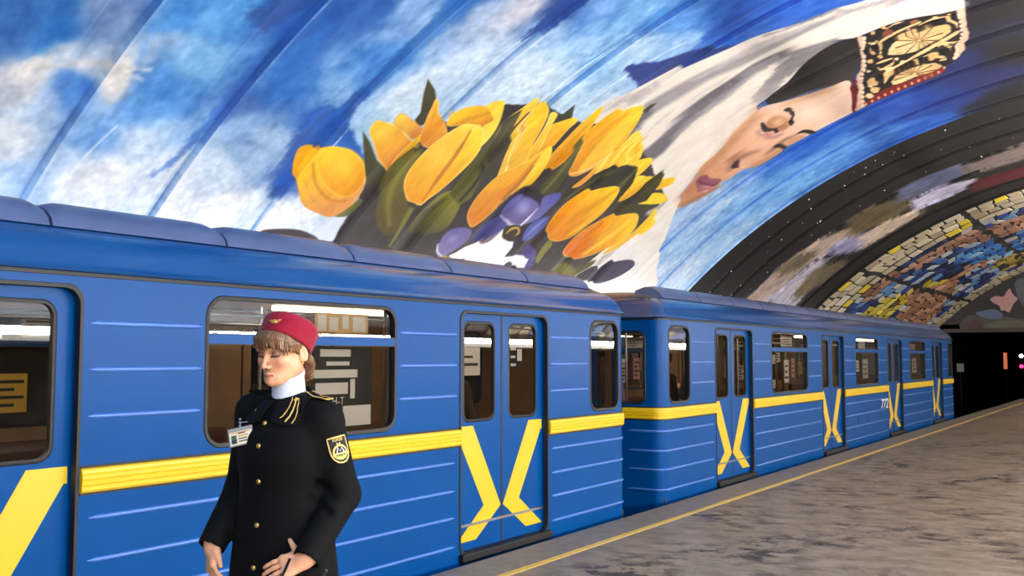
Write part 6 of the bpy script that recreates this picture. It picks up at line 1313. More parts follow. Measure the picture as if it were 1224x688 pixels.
gd.grid([[(p[0], p[1], z) for p in perim(i)] for i, z in ((0.0, ZG - 0.022), (-0.006, ZG - 0.02), (-0.006, ZG - 0.001), (0.0, ZG - 0.0005))], closed_v=True)
g = part(gd, 'gutter_seal', M['rubber'], car, True, 40)
g['label'] = 'black seam under the roof gutter'
rf = MB()
roof = [(0.205, ZG + 0.262), (0.26, ZG + 0.29), (0.45, ZG + 0.335), (0.75, ZG + 0.37), (1.1, ZG + 0.385), (1.34, ZG + 0.39)]
G = [[(p[0], p[1], z) for p in perim(i)] for i, z in roof]
rf.grid(G, closed_v=True)
part(rf, 'roof', M['roofgrey'], car, True, 50)
cl = MB().box((-HW + 0.075, 0.08, 2.09), (HW - 0.075, CL - 0.08, 2.12))
part(cl, 'ceiling_panel', M['cream'], car)
fb = MB().box((-HW + 0.01, 0.07, -0.06), (HW - 0.01, CL - 0.07, 0.015))
part(fb, 'floor_panel', M['carfloor'], car)
uf = MB().box((-1.15, 0.3, -0.62), (1.15, CL - 0.3, -0.32), bev=0.03)
for y in (3.2, CL - 3.2):
    uf.box((-1.0, y - 1.5, -0.95), (1.0, y + 1.5, -0.62), bev=0.04)
    for w in (-1.05, 1.05):
        for sx in (-0.76, 0.76):
            uf.tube([(sx - 0.06, y + w, -0.70), (sx + 0.06, y + w, -0.70)], 0.39, 20)
part(uf, 'underframe', M['dark'], car)
for y, d in ((0, -1), (CL, 1)):
    c = MB().tube([(0, y, -0.42), (0, y + d * 0.44, -0.42)], [0.09, 0.12], 12)
    c.box((-0.16, min(y + d * 0.36, y + d * 0.464), -0.56), (0.16, max(y + d * 0.36, y + d * 0.464), -0.28), bev=0.02)
    part(c, 'coupler', M['dark'], car)
    c = MB()
    c.tube([(0.62, y, 0.62), (0.64, y + d * 0.10, 0.58), (0.64, y + d * 0.12, 0.45), (0.62, y + d * 0.08, 0.33), (0.62, y, 0.30)], 0.035, 8)
    c.box((0.56, min(y, y + d * 0.05), 0.28), (0.69, max(y, y + d * 0.05), 0.68), bev=0.01)
    part(c, 'jumper_cable', M['rubber'], car, True, 40)

# roof vents: a row of rounded covers along each shoulder of the roof
vent_me = None
VP = [(-0.02, 0.0), (0.0, 0.06), (0.05, 0.115), (0.13, 0.15), (0.24, 0.15), (0.34, 0.12), (0.38, 0.0)]
for s in (1, -1):
    for k in range(15):
        y = 0.45 + k * 1.21
        v = MB()
        rows = []
        for yy, kk in ((0, 0.78), (0.03, 0.9), (0.08, 0.98), (0.14, 1.0), (1.05, 1.0), (1.11, 0.98), (1.16, 0.9), (1.19, 0.78)):
            rows.append([(s * (HW - 0.22 - o), yy, ZG + 0.262 + h * kk) for o, h in VP])
        v.grid(rows, flip=(s < 0))
        for r_, e_ in ((rows[0], s > 0), (rows[-1], s < 0)):
            v.add(r_, [tuple(range(7)) if not e_ else tuple(reversed(range(7)))])
        if k == 0:
            o0 = part(v, 'roof_vent', M['roofgrey'], car, True, 60)
            o = o0
        else:
            o = o0.copy()
            COL.objects.link(o)
        o.location.y = y

BELT = [(0.0, 0.905), (0.018, 0.908), (0.026, 0.92), (0.026, 0.938), (0.021, 0.944), (0.028, 0.95), (0.029, 0.968), (0.024, 0.974), (0.029, 0.98), (0.029, 0.998), (0.024, 1.004), (0.026, 1.01), (0.022, 1.028), (0.012, 1.036), (0.0, 1.038)]
RIDGE = [(0.0, -0.014), (0.006, -0.012), (0.013, -0.003), (0.013, 0.005), (0.006, 0.012), (0.0, 0.013)]


def ridge_prof(z):
    return [(o, z + dz) for o, dz in RIDGE]


ENDU = -0.45
for s in (1, -1):
    # yellow waist belt between the doors, round the ends
    segs = [(ENDU, DOORS[0][0] - 0.02)] + [(DOORS[k][1] + 0.02, DOORS[k + 1][0] - 0.02) for k in range(3)] + [(DOORS[3][1] + 0.02, CL - ENDU)]
    for u0, u1 in segs:
        o = part(strip(u0, u1, BELT, s), 'waist_belt', M['beltyellow'], car)
        o['label'] = 'yellow fluted waist moulding'
        for z0 in (0.893, 1.040):
            e = part(strip(u0, u1, [(0, z0), (0.008, z0), (0.008, z0 + 0.011), (0, z0 + 0.011)], s), 'belt_edge', M['rubber'], o)
        for z in (0.77, 0.545, 0.33, 0.10):
            part(strip(u0 + 0.06, u1 - 0.06, ridge_prof(z), s, 0.05), 'side_ridge', M['ridge'], car, True, 70)
        blocks = sorted([w for w in WINS + SMALL if u0 < (w[0] + w[1]) / 2 < u1])
        edges = [u0] + [e for w in blocks for e in w] + [u1]
        for a, c in zip(edges[::2], edges[1::2]):
            if a < 0.2: continue
            if c > CL - 0.2: continue
            for z in (1.81, 1.56, 1.31):
                part(strip(a + 0.04, c - 0.03, ridge_prof(z), s, 0.04), 'side_ridge', M['ridge'], car, True, 70)


def gasket(u0, u1, v0, v1, r, w=0.022, place=None, proud=0.006, flip=False):
    a, bq = rrect(u0, u1, v0, v1, r), rrect(u0 + w, u1 - w, v0 + w, v1 - w, max(r - w, 0.02))
    a0 = rrect(u0 - 0.006, u1 + 0.006, v0 - 0.006, v1 + 0.006, r + 0.006)
    mb = MB()
    mb.grid([[place(p[0], p[1], 0.0) for p in a0], [place(p[0], p[1], -proud) for p in a], [place(p[0], p[1], -proud * 0.6) for p in bq], [place(p[0], p[1], 0.03) for p in bq]], closed_v=True, flip=flip)
    return mb


def pane(u0, u1, v0, v1, r, place, d, flip=False):
    h = rrect(u0, u1, v0, v1, r)
    mb = MB().add([place(p[0], p[1], d) for p in h], [tuple(range(len(h))) if not flip else tuple(reversed(range(len(h))))])
    return mb


def add_window(u0, u1, v0, v1, r, place, flip, transom):
    w = part(gasket(u0, u1, v0, v1, r, place=place, flip=not flip), 'window', M['rubber'], car, True, 40)
    i = 0.02
    if not transom:
        part(pane(u0 + i, u1 - i, v0 + i, v1 - i, r - i, place, 0.02, flip), 'pane', M['glass'], w)
    else:
        zt = 1.738
        t = MB()
        V = [place(u, v, d) for u in (u0 + 0.01, u1 - 0.01) for v in (zt - 0.028, zt + 0.028) for d in (-0.004, 0.035)]
        t.add(V, [(0, 1, 3, 2), (4, 6, 7, 5), (0, 4, 5, 1), (2, 3, 7, 6), (0, 2, 6, 4), (1, 5, 7, 3)])
        part(t, 'transom', M['blue'], w)
        t = MB()
        for z in (zt - 0.034, zt + 0.028):
            V = [place(u, v, d) for u in (u0 + 0.01, u1 - 0.01) for v in (z, z + 0.006) for d in (-0.005, 0.03)]
            t.add(V, [(0, 1, 3, 2), (4, 6, 7, 5), (0, 4, 5, 1), (2, 3, 7, 6), (0, 2, 6, 4), (1, 5, 7, 3)])
        part(t, 'transom_seal', M['rubber'], w)
        lo = rrect(u0 + i, u1 - i, v0 + i, v1 - i, r - i)
        nn = len(lo)
        def clip(sel):
            return [(p[0], (max if sel else min)(p[1], zt)) for p in lo]
        for sel in (False, True):
            h = clip(sel)
            part(MB().add([place(p[0], p[1], 0.02) for p in h], [tuple(range(nn)) if not flip else tuple(reversed(range(nn)))]), 'pane', M['glass'], w)


LEAF = [(.02, 1.05), (.36, 1.05), (.98, .345), (.43, .10), (.02, .10), (.60, .37), (.05, .96), (.02, .96)]
for s in (1, -1):
    pl = lambda u, v, d, s=s: (s * (HW - d), u, v)
    for a, c in WINS:
        add_window(a, c, 1.08, 2.0, 0.13, pl, s < 0, True)
    for a, c in SMALL:
        add_window(a, c, 1.08, 2.0, 0.13, pl, s < 0, False)
    for a, c in DOORS:
        mid = (a + c) / 2
        dk = MB()
        dk.grid([[pl(p[0], p[1], d) for p in rrect(a - e, c + e, 0.02 - e, 2.0 + e, 0.09)] for d, e in ((0.0, 0.016), (-0.007, 0.013), (-0.007, -0.006), (0.03, -0.008))], closed_v=True, flip=(s > 0))
        part(dk, 'door_seal_shade', M['rubber'], car, True, 40)  # rubber seal, widened to stand in for the shade along the jambs
        st = MB()
        V0, V1 = sorted((s * (HW - 0.02), s * (HW + 0.05)))
        st.box((V0, a - 0.02, -0.035), (V1, c + 0.02, 0.028), bev=0.008)
        part(st, 'door_step', M['dark'], car)
        for side in (0, 1):
            o0, o1 = (a + 0.004, mid - 0.004) if side == 0 else (c - 0.004, mid + 0.004)
            W = o1 - o0
            lf = lambda u, v, d, s=s, o0=o0, W=W: (s * (HW - 0.055 - d), o0 + W * u, v)
            fl_ = (s < 0) ^ (side == 1)
            ld = MB()
            hole = (0.15, 0.85, 1.085, 1.925, 0.085)
            # the leaf works in metres along the car so that its window corners stay round
            u0, u1 = sorted((o0, o1))
            hu = sorted((o0 + W * hole[0], o0 + W * hole[1]))
            plf = lambda u, v, d, s=s: (s * (HW - 0.055 - d), u, v)
            holed_sheet(ld, [(u0, u1, (hu[0], hu[1], 1.085, 1.925, 0.085))], 0.03, 1.995, plf, 0, 0, 0.03, flip=(s < 0))
            pb = lambda u, v, d, s=s: (s * (HW - 0.085 - d), u, v)
            holed_sheet(ld, [(u0, u1, (hu[0], hu[1], 1.085, 1.925, 0.085))], 0.03, 1.995, pb, 1, 1, 0.0, flip=(s > 0))
            lo = part(ld, 'door_leaf', [M['blue'], M['brownlin']], car, True, 30)
            part(gasket(hu[0], hu[1], 1.085, 1.925, 0.085, 0.016, plf, 0.004, flip=not (s < 0)), 'pane_seal', M['rubber'], lo, True, 40)
            part(pane(hu[0] + .012, hu[1] - .012, 1.097, 1.913, 0.075, plf, 0.014, s < 0), 'pane', M['glass'], lo)
            ch = MB()
            P0 = [lf(u, v, -0.0025) for u, v in LEAF]
            P1 = [lf(u, v, 0.0) for u, v in LEAF]
            n = len(LEAF)
            # split the chevron in two convex bands so that it fills cleanly
            ch.add(P0 + P1, [f if fl_ else f[::-1] for f in [(0, 7, 6, 1), (1, 6, 5, 2), (2, 5, 4, 3)]] + [(i, (i + 1) % n, n + (i + 1) % n, n + i) for i in range(n)])
            o = part(ch, 'chevron_stripe', M['yellow'], lo)
            o['label'] = 'yellow painted chevron band'
            eb = MB()
            x0, x1 = sorted((s * (HW - 0.052), s * (HW - 0.09)))
            eb.box((x0, mid - 0.012 if side == 0 else mid, 0.03), (x1, mid if side == 0 else mid + 0.012, 1.99))
            part(eb, 'rubber_edge', M['rubber'], lo)
        br = MB()
        x0, x1 = sorted((s * (HW - 0.042), s * (HW - 0.054)))
        br.box((x0, a + 0.01, 0.225), (x1, c - 0.01, 0.245))
        part(br, 'door_bar', M['steel'], car)
for y, d in ((0.0, 1), (CL, -1)):
    pe = lambda u, v, dd, y=y, d=d: (u, y + d * dd, v)
    for a, c in END_HOLES:
        add_window(a, c, 1.08, 1.93, 0.1, pe, d < 0, False)
    dd = MB()
    y0, y1 = sorted((y - d * 0.018, y + d * 0.01))
    dd.box((-0.36, y0, 0.0), (0.36, y1, 1.95), bev=0.008)
    part(dd, 'end_door', M['blue'], car)

# interior: benches, poles, ceiling lamps, boards
for s in (1, -1):
    for k in range(3):
        y0, y1 = DOORS[k][1] + 0.25, DOORS[k + 1][0] - 0.25
        se = MB()
        x0, x1 = sorted((s * 0.80, s * 1.25))
        se.box((x0, y0, 0.36), (x1, y1, 0.50), bev=0.03)
        x0, x1 = sorted((s * 1.18, s * 1.27))
        se.box((x0, y0, 0.50), (x1, y1, 0.98), bev=0.03)
        x0, x1 = sorted((s * 0.9, s * 1.25))
        se.box((x0, y0 + 0.05, 0.02), (x1, y1 - 0.05, 0.36))
        part(se, 'bench_seat', M['seat'], car, True, 40)
        hr = MB().tube([(s * 0.75, y0, 1.92), (s * 0.75, y1, 1.92)], 0.016, 8)
        for yy in (y0, y1):
            hr.tube([(s * 0.75, yy, 0.02), (s * 0.75, yy, 2.09)], 0.018, 8)
        part(hr, 'grab_rail', M['steel'], car, True, 60)
for k in range(4):
    lp = MB()
    y = 1.3 + 4.8 * k
    for s in (-0.45, 0.45):
        lp.box((s - 0.07, y, 2.045), (s + 0.07, y + 2.0, 2.088))
    part(lp, 'ceiling_lamp', M['lamp'], car)
ad = MB()
for s in (1, -1):
    for k in range(3):
        y = WINS[k][0]
    for (a, c) in DOORS:
        x0, x1 = sorted((s * 1.276, s * 1.262))
for k, (y0, z0, w, h, m) in enumerate([(2.05, 1.5, .28, .36, 'paper'), (2.72, 1.45, .24, .4, 'paper'), (4.0, 1.2, .3, .3, 'paper'), (4.55, 1.25, .22, .36, 'paperpink'), (5.0, 1.18, .3, .22, 'paper'),
                                       (8.7, 1.2, .34, .42, 'paper'), (9.4, 1.15, .4, .3, 'paper'), (9.0, 1.78, .5, .16, 'white'), (13.6, 1.2, .26, .3, 'paperyellow'), (14.1, 1.2, .36, .4, 'paper'), (13.8, 1.78, .6, .16, 'white'), (4.3, 1.78, .6, .17, 'white'), (7.0, 1.5, .3, .3, 'paper'), (11.9, 1.5, .3, .3, 'paper')]):
    p = MB().box((-1.272, y0, z0), (-1.262, y0 + w, z0 + h))
    for j in range(4):
        p.box((-1.262, y0 + .03, z0 + h * (.15 + .2 * j)), (-1.2605, y0 + w * (.9 if j % 2 else .6), z0 + h * (.23 + .2 * j)), 1)
    part(p, 'notice', [M[m], M['posterblack']], car)

tag(car, 'blue metro car farther along the platform, its rounded front end showing behind the nearer car', 'metro car', 'metro cars of the train')
near = copy_tree(car)
near.location.y = 9.57 - CL
tag(near, 'nearest blue metro car at the left, passing behind the uniformed woman', 'metro car', 'metro cars of the train')


def text_mesh(name, body, size, m, parent=None, ext=0.001, shear=0.0, align='CENTER', res=3):
    cu = bpy.data.curves.new(name, 'FONT')
    cu.body = body
    cu.size = size
    cu.extrude = ext
    cu.align_x = align
    cu.align_y = 'CENTER'
    cu.shear = shear
    cu.resolution_u = res
    o = bpy.data.objects.new(name, cu)
    COL.objects.link(o)
    bpy.context.view_layer.update()
    me = bpy.data.meshes.new_from_object(o.evaluated_get(bpy.context.evaluated_depsgraph_get()))
    bpy.data.objects.remove(o)
    me.materials.clear()
    me.materials.append(m)
    return link(name, me, parent)


n = text_mesh('car_number', '772', 0.27, M['white'], car, shear=0.25)
n.rotation_euler = (R90, 0, R90)
n.scale = (1.6, 1.0, 1.0)
n.location = (HW + 0.014, 24.45 - 3.166 - 10.5, Z1 + 0.655)
n['label'] = 'white car number'
h = MB()
for a in ((22.4, 23.05), (23.1, 23.75)):
    h.box((HW - 0.002, a[0] - 13.666, 0.345), (HW + 0.006, a[1] - 13.666, 0.53), bev=0.002)
h = part(h, 'access_hatch', M['blue'], car)
tl = MB().tube([(1.0, CL + 0.0, 0.25), (1.0, CL + 0.05, 0.25)], 0.07, 12)
tl = part(tl, 'tail_lamp', mat('red_lens', (160, 20, 16), 0.3, emit=(255, 60, 40), estr=4), car)


# ---------------------------------------------------------------- people: bodies grown from distance fields
class Field:
    def __init__(self, xs, ys, zs):
        self.ax = [np.asarray(a, np.float32) for a in (xs, ys, zs)]
        self.D = np.full([len(a) for a in self.ax], 0.5, np.float32)

    def _blk(self, lo, hi):
        sl, g = [], []
        for a, l, h in zip(self.ax, lo, hi):
            i0, i1 = np.searchsorted(a, l), np.searchsorted(a, h)
            if i1 - i0 < 1: return None, None
            sl.append(slice(i0, i1))
            g.append(a[i0:i1])
        return tuple(sl), (g[0][:, None, None], g[1][None, :, None], g[2][None, None, :])

    def add(self, fn, lo, hi, k=0.01, op='u'):
        p = 0.03 + k
        sl, g = self._blk([l - p for l in lo], [h + p for h in hi])
        if sl is None: return
        b = fn(*g)
        a = self.D[sl]
        if op == 's':
            b = -b
            h = np.maximum(k - np.abs(a - b), 0) / max(k, 1e-6)
            self.D[sl] = np.maximum(a, b) + h * h * k * .25
        else:
            h = np.maximum(k - np.abs(a - b), 0) / max(k, 1e-6)
            self.D[sl] = np.minimum(a, b) - h * h * k * .25

    def cone(self, a, b, ra, rb=None, k=0.01, op='u'):
        rb = ra if rb is None else rb
        a, b = np.array(a, float), np.array(b, float)
        d = b - a
        L = float(d @ d) + 1e-9

        def fn(X, Y, Z):
            u = np.clip(((X - a[0]) * d[0] + (Y - a[1]) * d[1] + (Z - a[2]) * d[2]) / L, 0, 1)
            return np.sqrt((X - a[0] - u * d[0]) ** 2 + (Y - a[1] - u * d[1]) ** 2 + (Z - a[2] - u * d[2]) ** 2) - (ra + (rb - ra) * u)
        r = max(ra, rb)
        self.add(fn, np.minimum(a, b) - r, np.maximum(a, b) + r, k, op)

    def ell(self, c, r, k=0.01, op='u', R=None):
        c, r = np.array(c, float), np.array(r, float)
        m = r.max()

        def fn(X, Y, Z):
            x, y, z = X - c[0], Y - c[1], Z - c[2]
            if R is not None:
                x, y, z = [x * R[0][i] + y * R[1][i] + z * R[2][i] for i in range(3)]
            q0 = np.sqrt((x / r[0]) ** 2 + (y / r[1]) ** 2 + (z / r[2]) ** 2)
            q1 = np.sqrt((x / r[0] ** 2) ** 2 + (y / r[1] ** 2) ** 2 + (z / r[2] ** 2) ** 2) + 1e-6
            return q0 * (q0 - 1) / q1
        self.add(fn, c - m, c + m, k, op)

    def stack(self, secs, k=0.02, op='u', zpad=0.0):
        """trunk from horizontal ellipses: (z, half width, half depth, y centre)"""
        secs = sorted(secs)
        zz, aa, bb, cc = (np.array(q) for q in zip(*secs))
        fine = np.linspace(zz[0], zz[-1], 80)

        def ip(v):
            w = np.interp(fine, zz, v)
            for _ in range(3):
                w[1:-1] = (w[:-2] + w[1:-1] * 2 + w[2:]) / 4
            return w
        A, Bq, Cq = ip(aa), ip(bb), ip(cc)

        def fn(X, Y, Z):
            a, b_, c = np.interp(Z, fine, A), np.interp(Z, fine, Bq), np.interp(Z, fine, Cq)
            y = Y - c
            q0 = np.sqrt((X / a) ** 2 + (y / b_) ** 2)
            q1 = np.sqrt((X / a ** 2) ** 2 + (y / b_ ** 2) ** 2) + 1e-5
            d = q0 * (q0 - 1) / q1
            return np.maximum(d, np.maximum(zz[0] - Z, Z - zz[-1])).astype(np.float32)
        self.add(fn, (-aa.max(), (cc - bb).min(), zz[0]), (aa.max(), (cc + bb).max(), zz[-1]), k, op)

    def mesh(self):
        D = self.D
        S = D < 0
        nx, ny, nz = D.shape
        c = np.zeros((nx - 1, ny - 1, nz - 1), np.uint8)
        for i in (0, 1):
            for j in (0, 1):
                for k in (0, 1):
                    c += S[i:nx - 1 + i, j:ny - 1 + j, k:nz - 1 + k]
        cell = (c > 0) & (c < 8)
        idx = np.argwhere(cell)
        ids = np.full(cell.shape, -1, np.int64)
        ids[cell] = np.arange(len(idx))
        acc = np.zeros((len(idx), 3))
        cnt = np.zeros(len(idx))
        I, J, K = idx.T
        X, Y, Z = self.ax
        cor = [(i, j, k) for i in (0, 1) for j in (0, 1) for k in (0, 1)]
        P = {q: np.stack([X[I + q[0]], Y[J + q[1]], Z[K + q[2]]], 1).astype(float) for q in cor}
        V = {q: D[I + q[0], J + q[1], K + q[2]].astype(float) for q in cor}
        for q in cor:
            for ax in range(3):
                if q[ax] == 0:
                    w = list(q)
                    w[ax] = 1
                    w = tuple(w)
                    m = (V[q] < 0) != (V[w] < 0)
                    t = np.where(m, V[q] / np.where(m, V[q] - V[w], 1), 0)
                    acc += np.where(m[:, None], P[q] + (P[w] - P[q]) * t[:, None], 0)
                    cnt += m
        pos = acc / cnt[:, None]
        faces = []
        for ax in range(3):
            n0 = [slice(None)] * 3
            n1 = [slice(None)] * 3
            n0[ax], n1[ax] = slice(0, -1), slice(1, None)
            a, b_ = S[tuple(n0)], S[tuple(n1)]
            e = np.argwhere(a != b_)
            o = [q for q in range(3) if q != ax]
            e = e[(e[:, o[0]] > 0) & (e[:, o[1]] > 0) & (e[:, o[0]] < D.shape[o[0]] - 1) & (e[:, o[1]] < D.shape[o[1]] - 1)]
            ins = a[tuple(e.T)]

            def g(d0, d1):
                q = e.copy()
                q[:, o[0]] -= d0
                q[:, o[1]] -= d1
                return ids[tuple(q.T)]
            Q = np.stack([g(1, 1), g(0, 1), g(0, 0), g(1, 0)], 1)
            if ax == 1: ins = ~ins
            Q[~ins] = Q[~ins][:, ::-1]
            faces.append(Q)
        F = np.vstack(faces)
        F = F[(F >= 0).all(1)]
        return pos, F


def relax(V, F, n=2, lam=0.5):
    E = np.vstack([F[:, [0, 1]], F[:, [1, 2]], F[:, [2, 3]], F[:, [3, 0]]])
    for _ in range(n):
        S = np.zeros_like(V)
        c = np.zeros(len(V))
        for a, b_ in ((0, 1), (1, 0)):
            for ax in range(3):
                S[:, ax] += np.bincount(E[:, a], V[E[:, b_], ax], len(V))
            c += np.bincount(E[:, a], minlength=len(V))
        V = V + lam * (S / np.maximum(c, 1)[:, None] - V)
    return V


def graded(*segs):
    """axis samples: (start, end, step) pieces"""
    out = []
    for a, b_, s in segs:
        out += list(np.linspace(a, b_, max(2, int(round((b_ - a) / s)) + 1))[:-1])
    out.append(segs[-1][1])
    return np.array(out)


def rotm(rx=0, ry=0, rz=0):
    return np.array(Matrix.Rotation(rz, 3, 'Z') @ Matrix.Rotation(ry, 3, 'Y') @ Matrix.Rotation(rx, 3, 'X'))


def unit(v):
    v = np.array(v, float)
    return v / np.linalg.norm(v)


def make_hand(F, w, d, n, side, curl=(.25, .35, .3), spread=.06, thumb=(.55, .75), s=1.0, kf=.004):
    """w wrist, d direction of the fingers, n back of the hand, side = towards the thumb"""
    w, d, n = np.array(w, float), unit(d), unit(n)
    n = unit(n - d * (n @ d))
    t = np.cross(d, n)
    t = t * (1 if t @ np.array(side) > 0 else -1)
    P = lambda a, b_, c: w + s * (a * d + b_ * t + c * n)
    for b0, b1 in ((-.028, -.034), (-.010, -.012), (.010, .012), (.024, .032)):
        F.cone(P(.012, b0 * .7, 0), P(.080, b1, .002), .0145 * s, .0125 * s, .014)
    F.cone(P(-.012, 0, 0), P(.015, 0, 0), .024 * s, .024 * s, .02)
    F.cone(P(.02, .022, -.010), P(.05, .036, -.010), .017 * s, .012 * s, .012)
    for b0, ln, r in ((.030, .072, .0085), (.0105, .080, .0088), (-.0105, .074, .0084), (-.030, .058, .0074)):
        p = P(.080, b0, .001)
        ang = 0.0
        sp = b0 / .03 * spread
        for fr, c in zip((.45, .31, .24), curl):
            ang += c
            v = math.cos(ang) * d - math.sin(ang) * n + sp * t
            q = p + s * ln * fr * unit(v)
            F.cone(p, q, r * s, r * .92 * s, kf)
            p, r = q, r * .92
    p = P(.028, .036, -.006)
    v = unit(math.cos(thumb[0]) * d + math.sin(thumb[0]) * t - .25 * n)
    q = p + v * .034 * s
    F.cone(p, q, .0125 * s, .0105 * s, .008)
    v = unit(math.cos(thumb[1] - .45) * d + math.sin(thumb[1] - .45) * t - .2 * n)
    q2 = q + v * .030 * s
    F.cone(q, q2, .0105 * s, .008 * s, .003)


def make_head(F, C, R):
    """head about C (between the ears at eye height), R turns it; the face looks along -Y"""
    T = lambda p: C + R @ np.array(p, float)
    E = lambda c, r, k, op='u': F.ell(T(c), r, k, op, R)
    K = lambda a, b_, ra, rb, k, op='u': F.cone(T(a), T(b_), ra, rb, k, op)
    E((0, .016, .030), (.074, .094, .088), .02)
    E((0, -.032, -.030), (.0585, .060, .080), .03)
    K((.0, -.028, -.055), (0, -.070, -.094), .046, .018, .03)
    for s in (-1, 1):
        K((s * .050, .0, -.045), (s * .022, -.066, -.092), .018, .014, .03)
        E((s * .043, -.064, -.026), (.020, .020, .018), .025)
        K((s * .012, -.086, .017), (s * .046, -.070, .018), .0095, .008, .015)
    for s in (-1, 1):
        E((s * .032, -.096, -.003), (.019, .014, .013), .012, 's')
        E((s * .032, -.0755, -.002), (.0150, .0145, .0135), .004)
        K((s * .018, -.0865, -.009), (s * .046, -.079, -.008), .0030, .0026, .004)
    K((0, -.0885, .012), (0, -.1095, -.036), .0062, .0074, .012)
    E((0, -.1115, -.0405), (.0080, .0080, .0075), .008)
    for s in (-1, 1):
        E((s * .0105, -.0995, -.0445), (.0066, .0100, .0062), .006)
        E((s * .0065, -.108, -.0520), (.0032, .0040, .0030), .003, 's')
    K((-.020, -.0865, -.0745), (0, -.0960, -.0695), .0036, .0050, .006)
    K((.020, -.0865, -.0745), (0, -.0960, -.0695), .0036, .0050, .006)
    K((-.014, -.0885, -.0800), (.014, -.0885, -.0800), .0050, .0050, .006)
    E((0, -.0930, -.0812), (.012, .0064, .0052), .006)
    K((-.020, -.0910, -.0757), (.020, -.0910, -.0757), .0014, .0016, .003, 's')
    E((0, -.0835, -.099), (.016, .014, .013), .012)
    for s in (-1, 1):
        Re = R @ rotm(.25, 0, s * -.35)
        F.ell(T((s * .077, .012, -.010)), (.007, .018, .031), .005, 'u', Re)
        F.ell(T((s * .084, .006, -.006)), (.006, .009, .017), .004, 's', Re)
        E((s * .075, .004, -.030), (.006, .009, .010), .005)


SKIN = attr_mat('skin', 0.48, sss=0.12, spec=0.35)


def skin_paint(V, C, R, tone=(214, 158, 122), makeup=1.0):
    Q = (V - C) @ R
    x, y, z = Q.T
    head = (np.linalg.norm(Q, axis=1) < .2)
    base = np.tile(np.array(tone) / 255., (len(V), 1))
    base = base * (1 + .10 * (fbm(V[:, 0] * 40 + 9, V[:, 2] * 40 + V[:, 1] * 31, 3) - .5))[:, None]

    def mix(m, col, al):
        m = (np.clip(m, 0, 1) * al * head)[:, None]
        base[:] = base * (1 - m) + np.array(col) / 255. * m
    ax = np.abs(x)
    fr = y < -.03
    g = lambda cx, cz, sx, sz: np.exp(-((ax - cx) / sx) ** 2 - ((z - cz) / sz) ** 2) * fr
    mix(g(.045, -.035, .020, .018), (222, 140, 116), .5 * makeup)
    mix(g(0, -.045, .012, .012), (222, 150, 124), .4)
    mix(g(.032, .005, .019, .009), (104, 70, 66), .85 * makeup)
    # lash line of the lowered lids, brows, lips
    la = np.exp(-((z + .0075 - .10 * (ax - .03)) / .0032) ** 2) * (np.abs(ax - .032) < .0175) * fr * (y < -.06)
    mix(la, (24, 18, 18), 1.0)
    br = np.exp(-((z - .0235 - .006 * (1 - ((ax - .034) / .02) ** 2)) / .0032) ** 2) * (np.abs(ax - .034) < .022) * fr
    mix(br, (92, 62, 44), .85)
    cz = -.0757
    lip = np.clip((1 - (ax / .0225) ** 2) * 1.0, 0, 1)
    up = ((z > cz) & (z < cz + .0088 * lip ** .7 - .0022 * np.exp(-(ax / .004) ** 2))) * fr
    lo = ((z <= cz) & (z > cz - .0095 * lip ** .7)) * fr
    mix(up.astype(float), (172, 100, 88), .75)
    mix(lo.astype(float), (190, 118, 104), .75)
    mix(np.exp(-((z - cz + .0004) / .0014) ** 2) * (ax < .023) * fr, (96, 44, 42), .9)
    mix(np.exp(-((ax - .0065) / .003) ** 2 - ((z + .053) / .0025) ** 2) * fr, (90, 48, 40), .8)
    return np.where(base <= 0.04045, base / 12.92, ((np.clip(base, 0, 1) + 0.055) / 1.055) ** 2.4)


# ---- the woman in uniform
PHI = math.radians(40)
PX, PY = -2.657, 2.563
face_cam = math.atan2(-PY, -PX)            # direction from her to the camera
RZ = math.atan2(-PX, PY) - PHI             # her front (-Y) turned towards the left of the view
person = empty('person', (PX, PY, 0), RZ)
tag(person, 'woman in a black uniform coat and crimson cap standing before the train, eyes lowered', 'person')
HC = np.array((0.0, -.022, 1.650))
HR = rotm(math.radians(8), 0, math.radians(-3))


def wear(name, mesh, m, smooth_n=2, parent=None, paint=None):
    V, F = mesh
    V = relax(V, F, smooth_n)
    return np_mesh(name, V, F, m, person if parent is None else parent, True, paint(V) if paint else None), V, F


SHL, ELL, WRL = (.155, .012, 1.402), (.226, .035, 1.145), (.218, -.148, .955)
SHR, ELR, WRR = (-.165, .012, 1.425), (-.236, .030, 1.145), (-.236, -.120, .955)
G = Field(graded((-.34, -.12, .005), (-.12, .12, .0024), (.12, .34, .005)), graded((-.30, -.16, .004), (-.16, .09, .0024), (.09, .20, .005)),
          graded((-.02, .76, .010), (.76, .99, .0036), (.99, 1.46, .009), (1.46, 1.80, .0022)))
G.stack([(.86, .165, .105, .0), (.95, .17, .11, .005), (1.08, .135, .09, 0), (1.18, .135, .09, -.005), (1.30, .155, .105, -.01), (1.38, .16, .095, 0), (1.43, .12, .07, .01), (1.46, .06, .05, .02)], .03)
for s in (-1, 1):
    G.cone((s * .09, 0, .90), (s * .095, -.012, .50), .085, .055, .04)
    G.cone((s * .095, -.012, .50), (s * .095, .022, .10), .054, .036, .02)
    G.cone((s * .095, .035, .05), (s * .10, -.10, .035), .035, .028, .03)
for a, b_, c in ((SHL, ELL, WRL), (SHR, ELR, WRR)):
    G.cone(a, b_, .050, .038, .03)
    G.cone(b_, c, .038, .026, .02)
G.cone((0, .022, 1.43), tuple(HC + HR @ np.array((0, .018, -.07))), .054, .050, .03)
make_hand(G, WRL, (-.74, -.50, -.32), (.20, -.78, .45), (-.25, -.3, 1), curl=(.12, .24, .22), spread=.05, thumb=(1.25, 1.75))
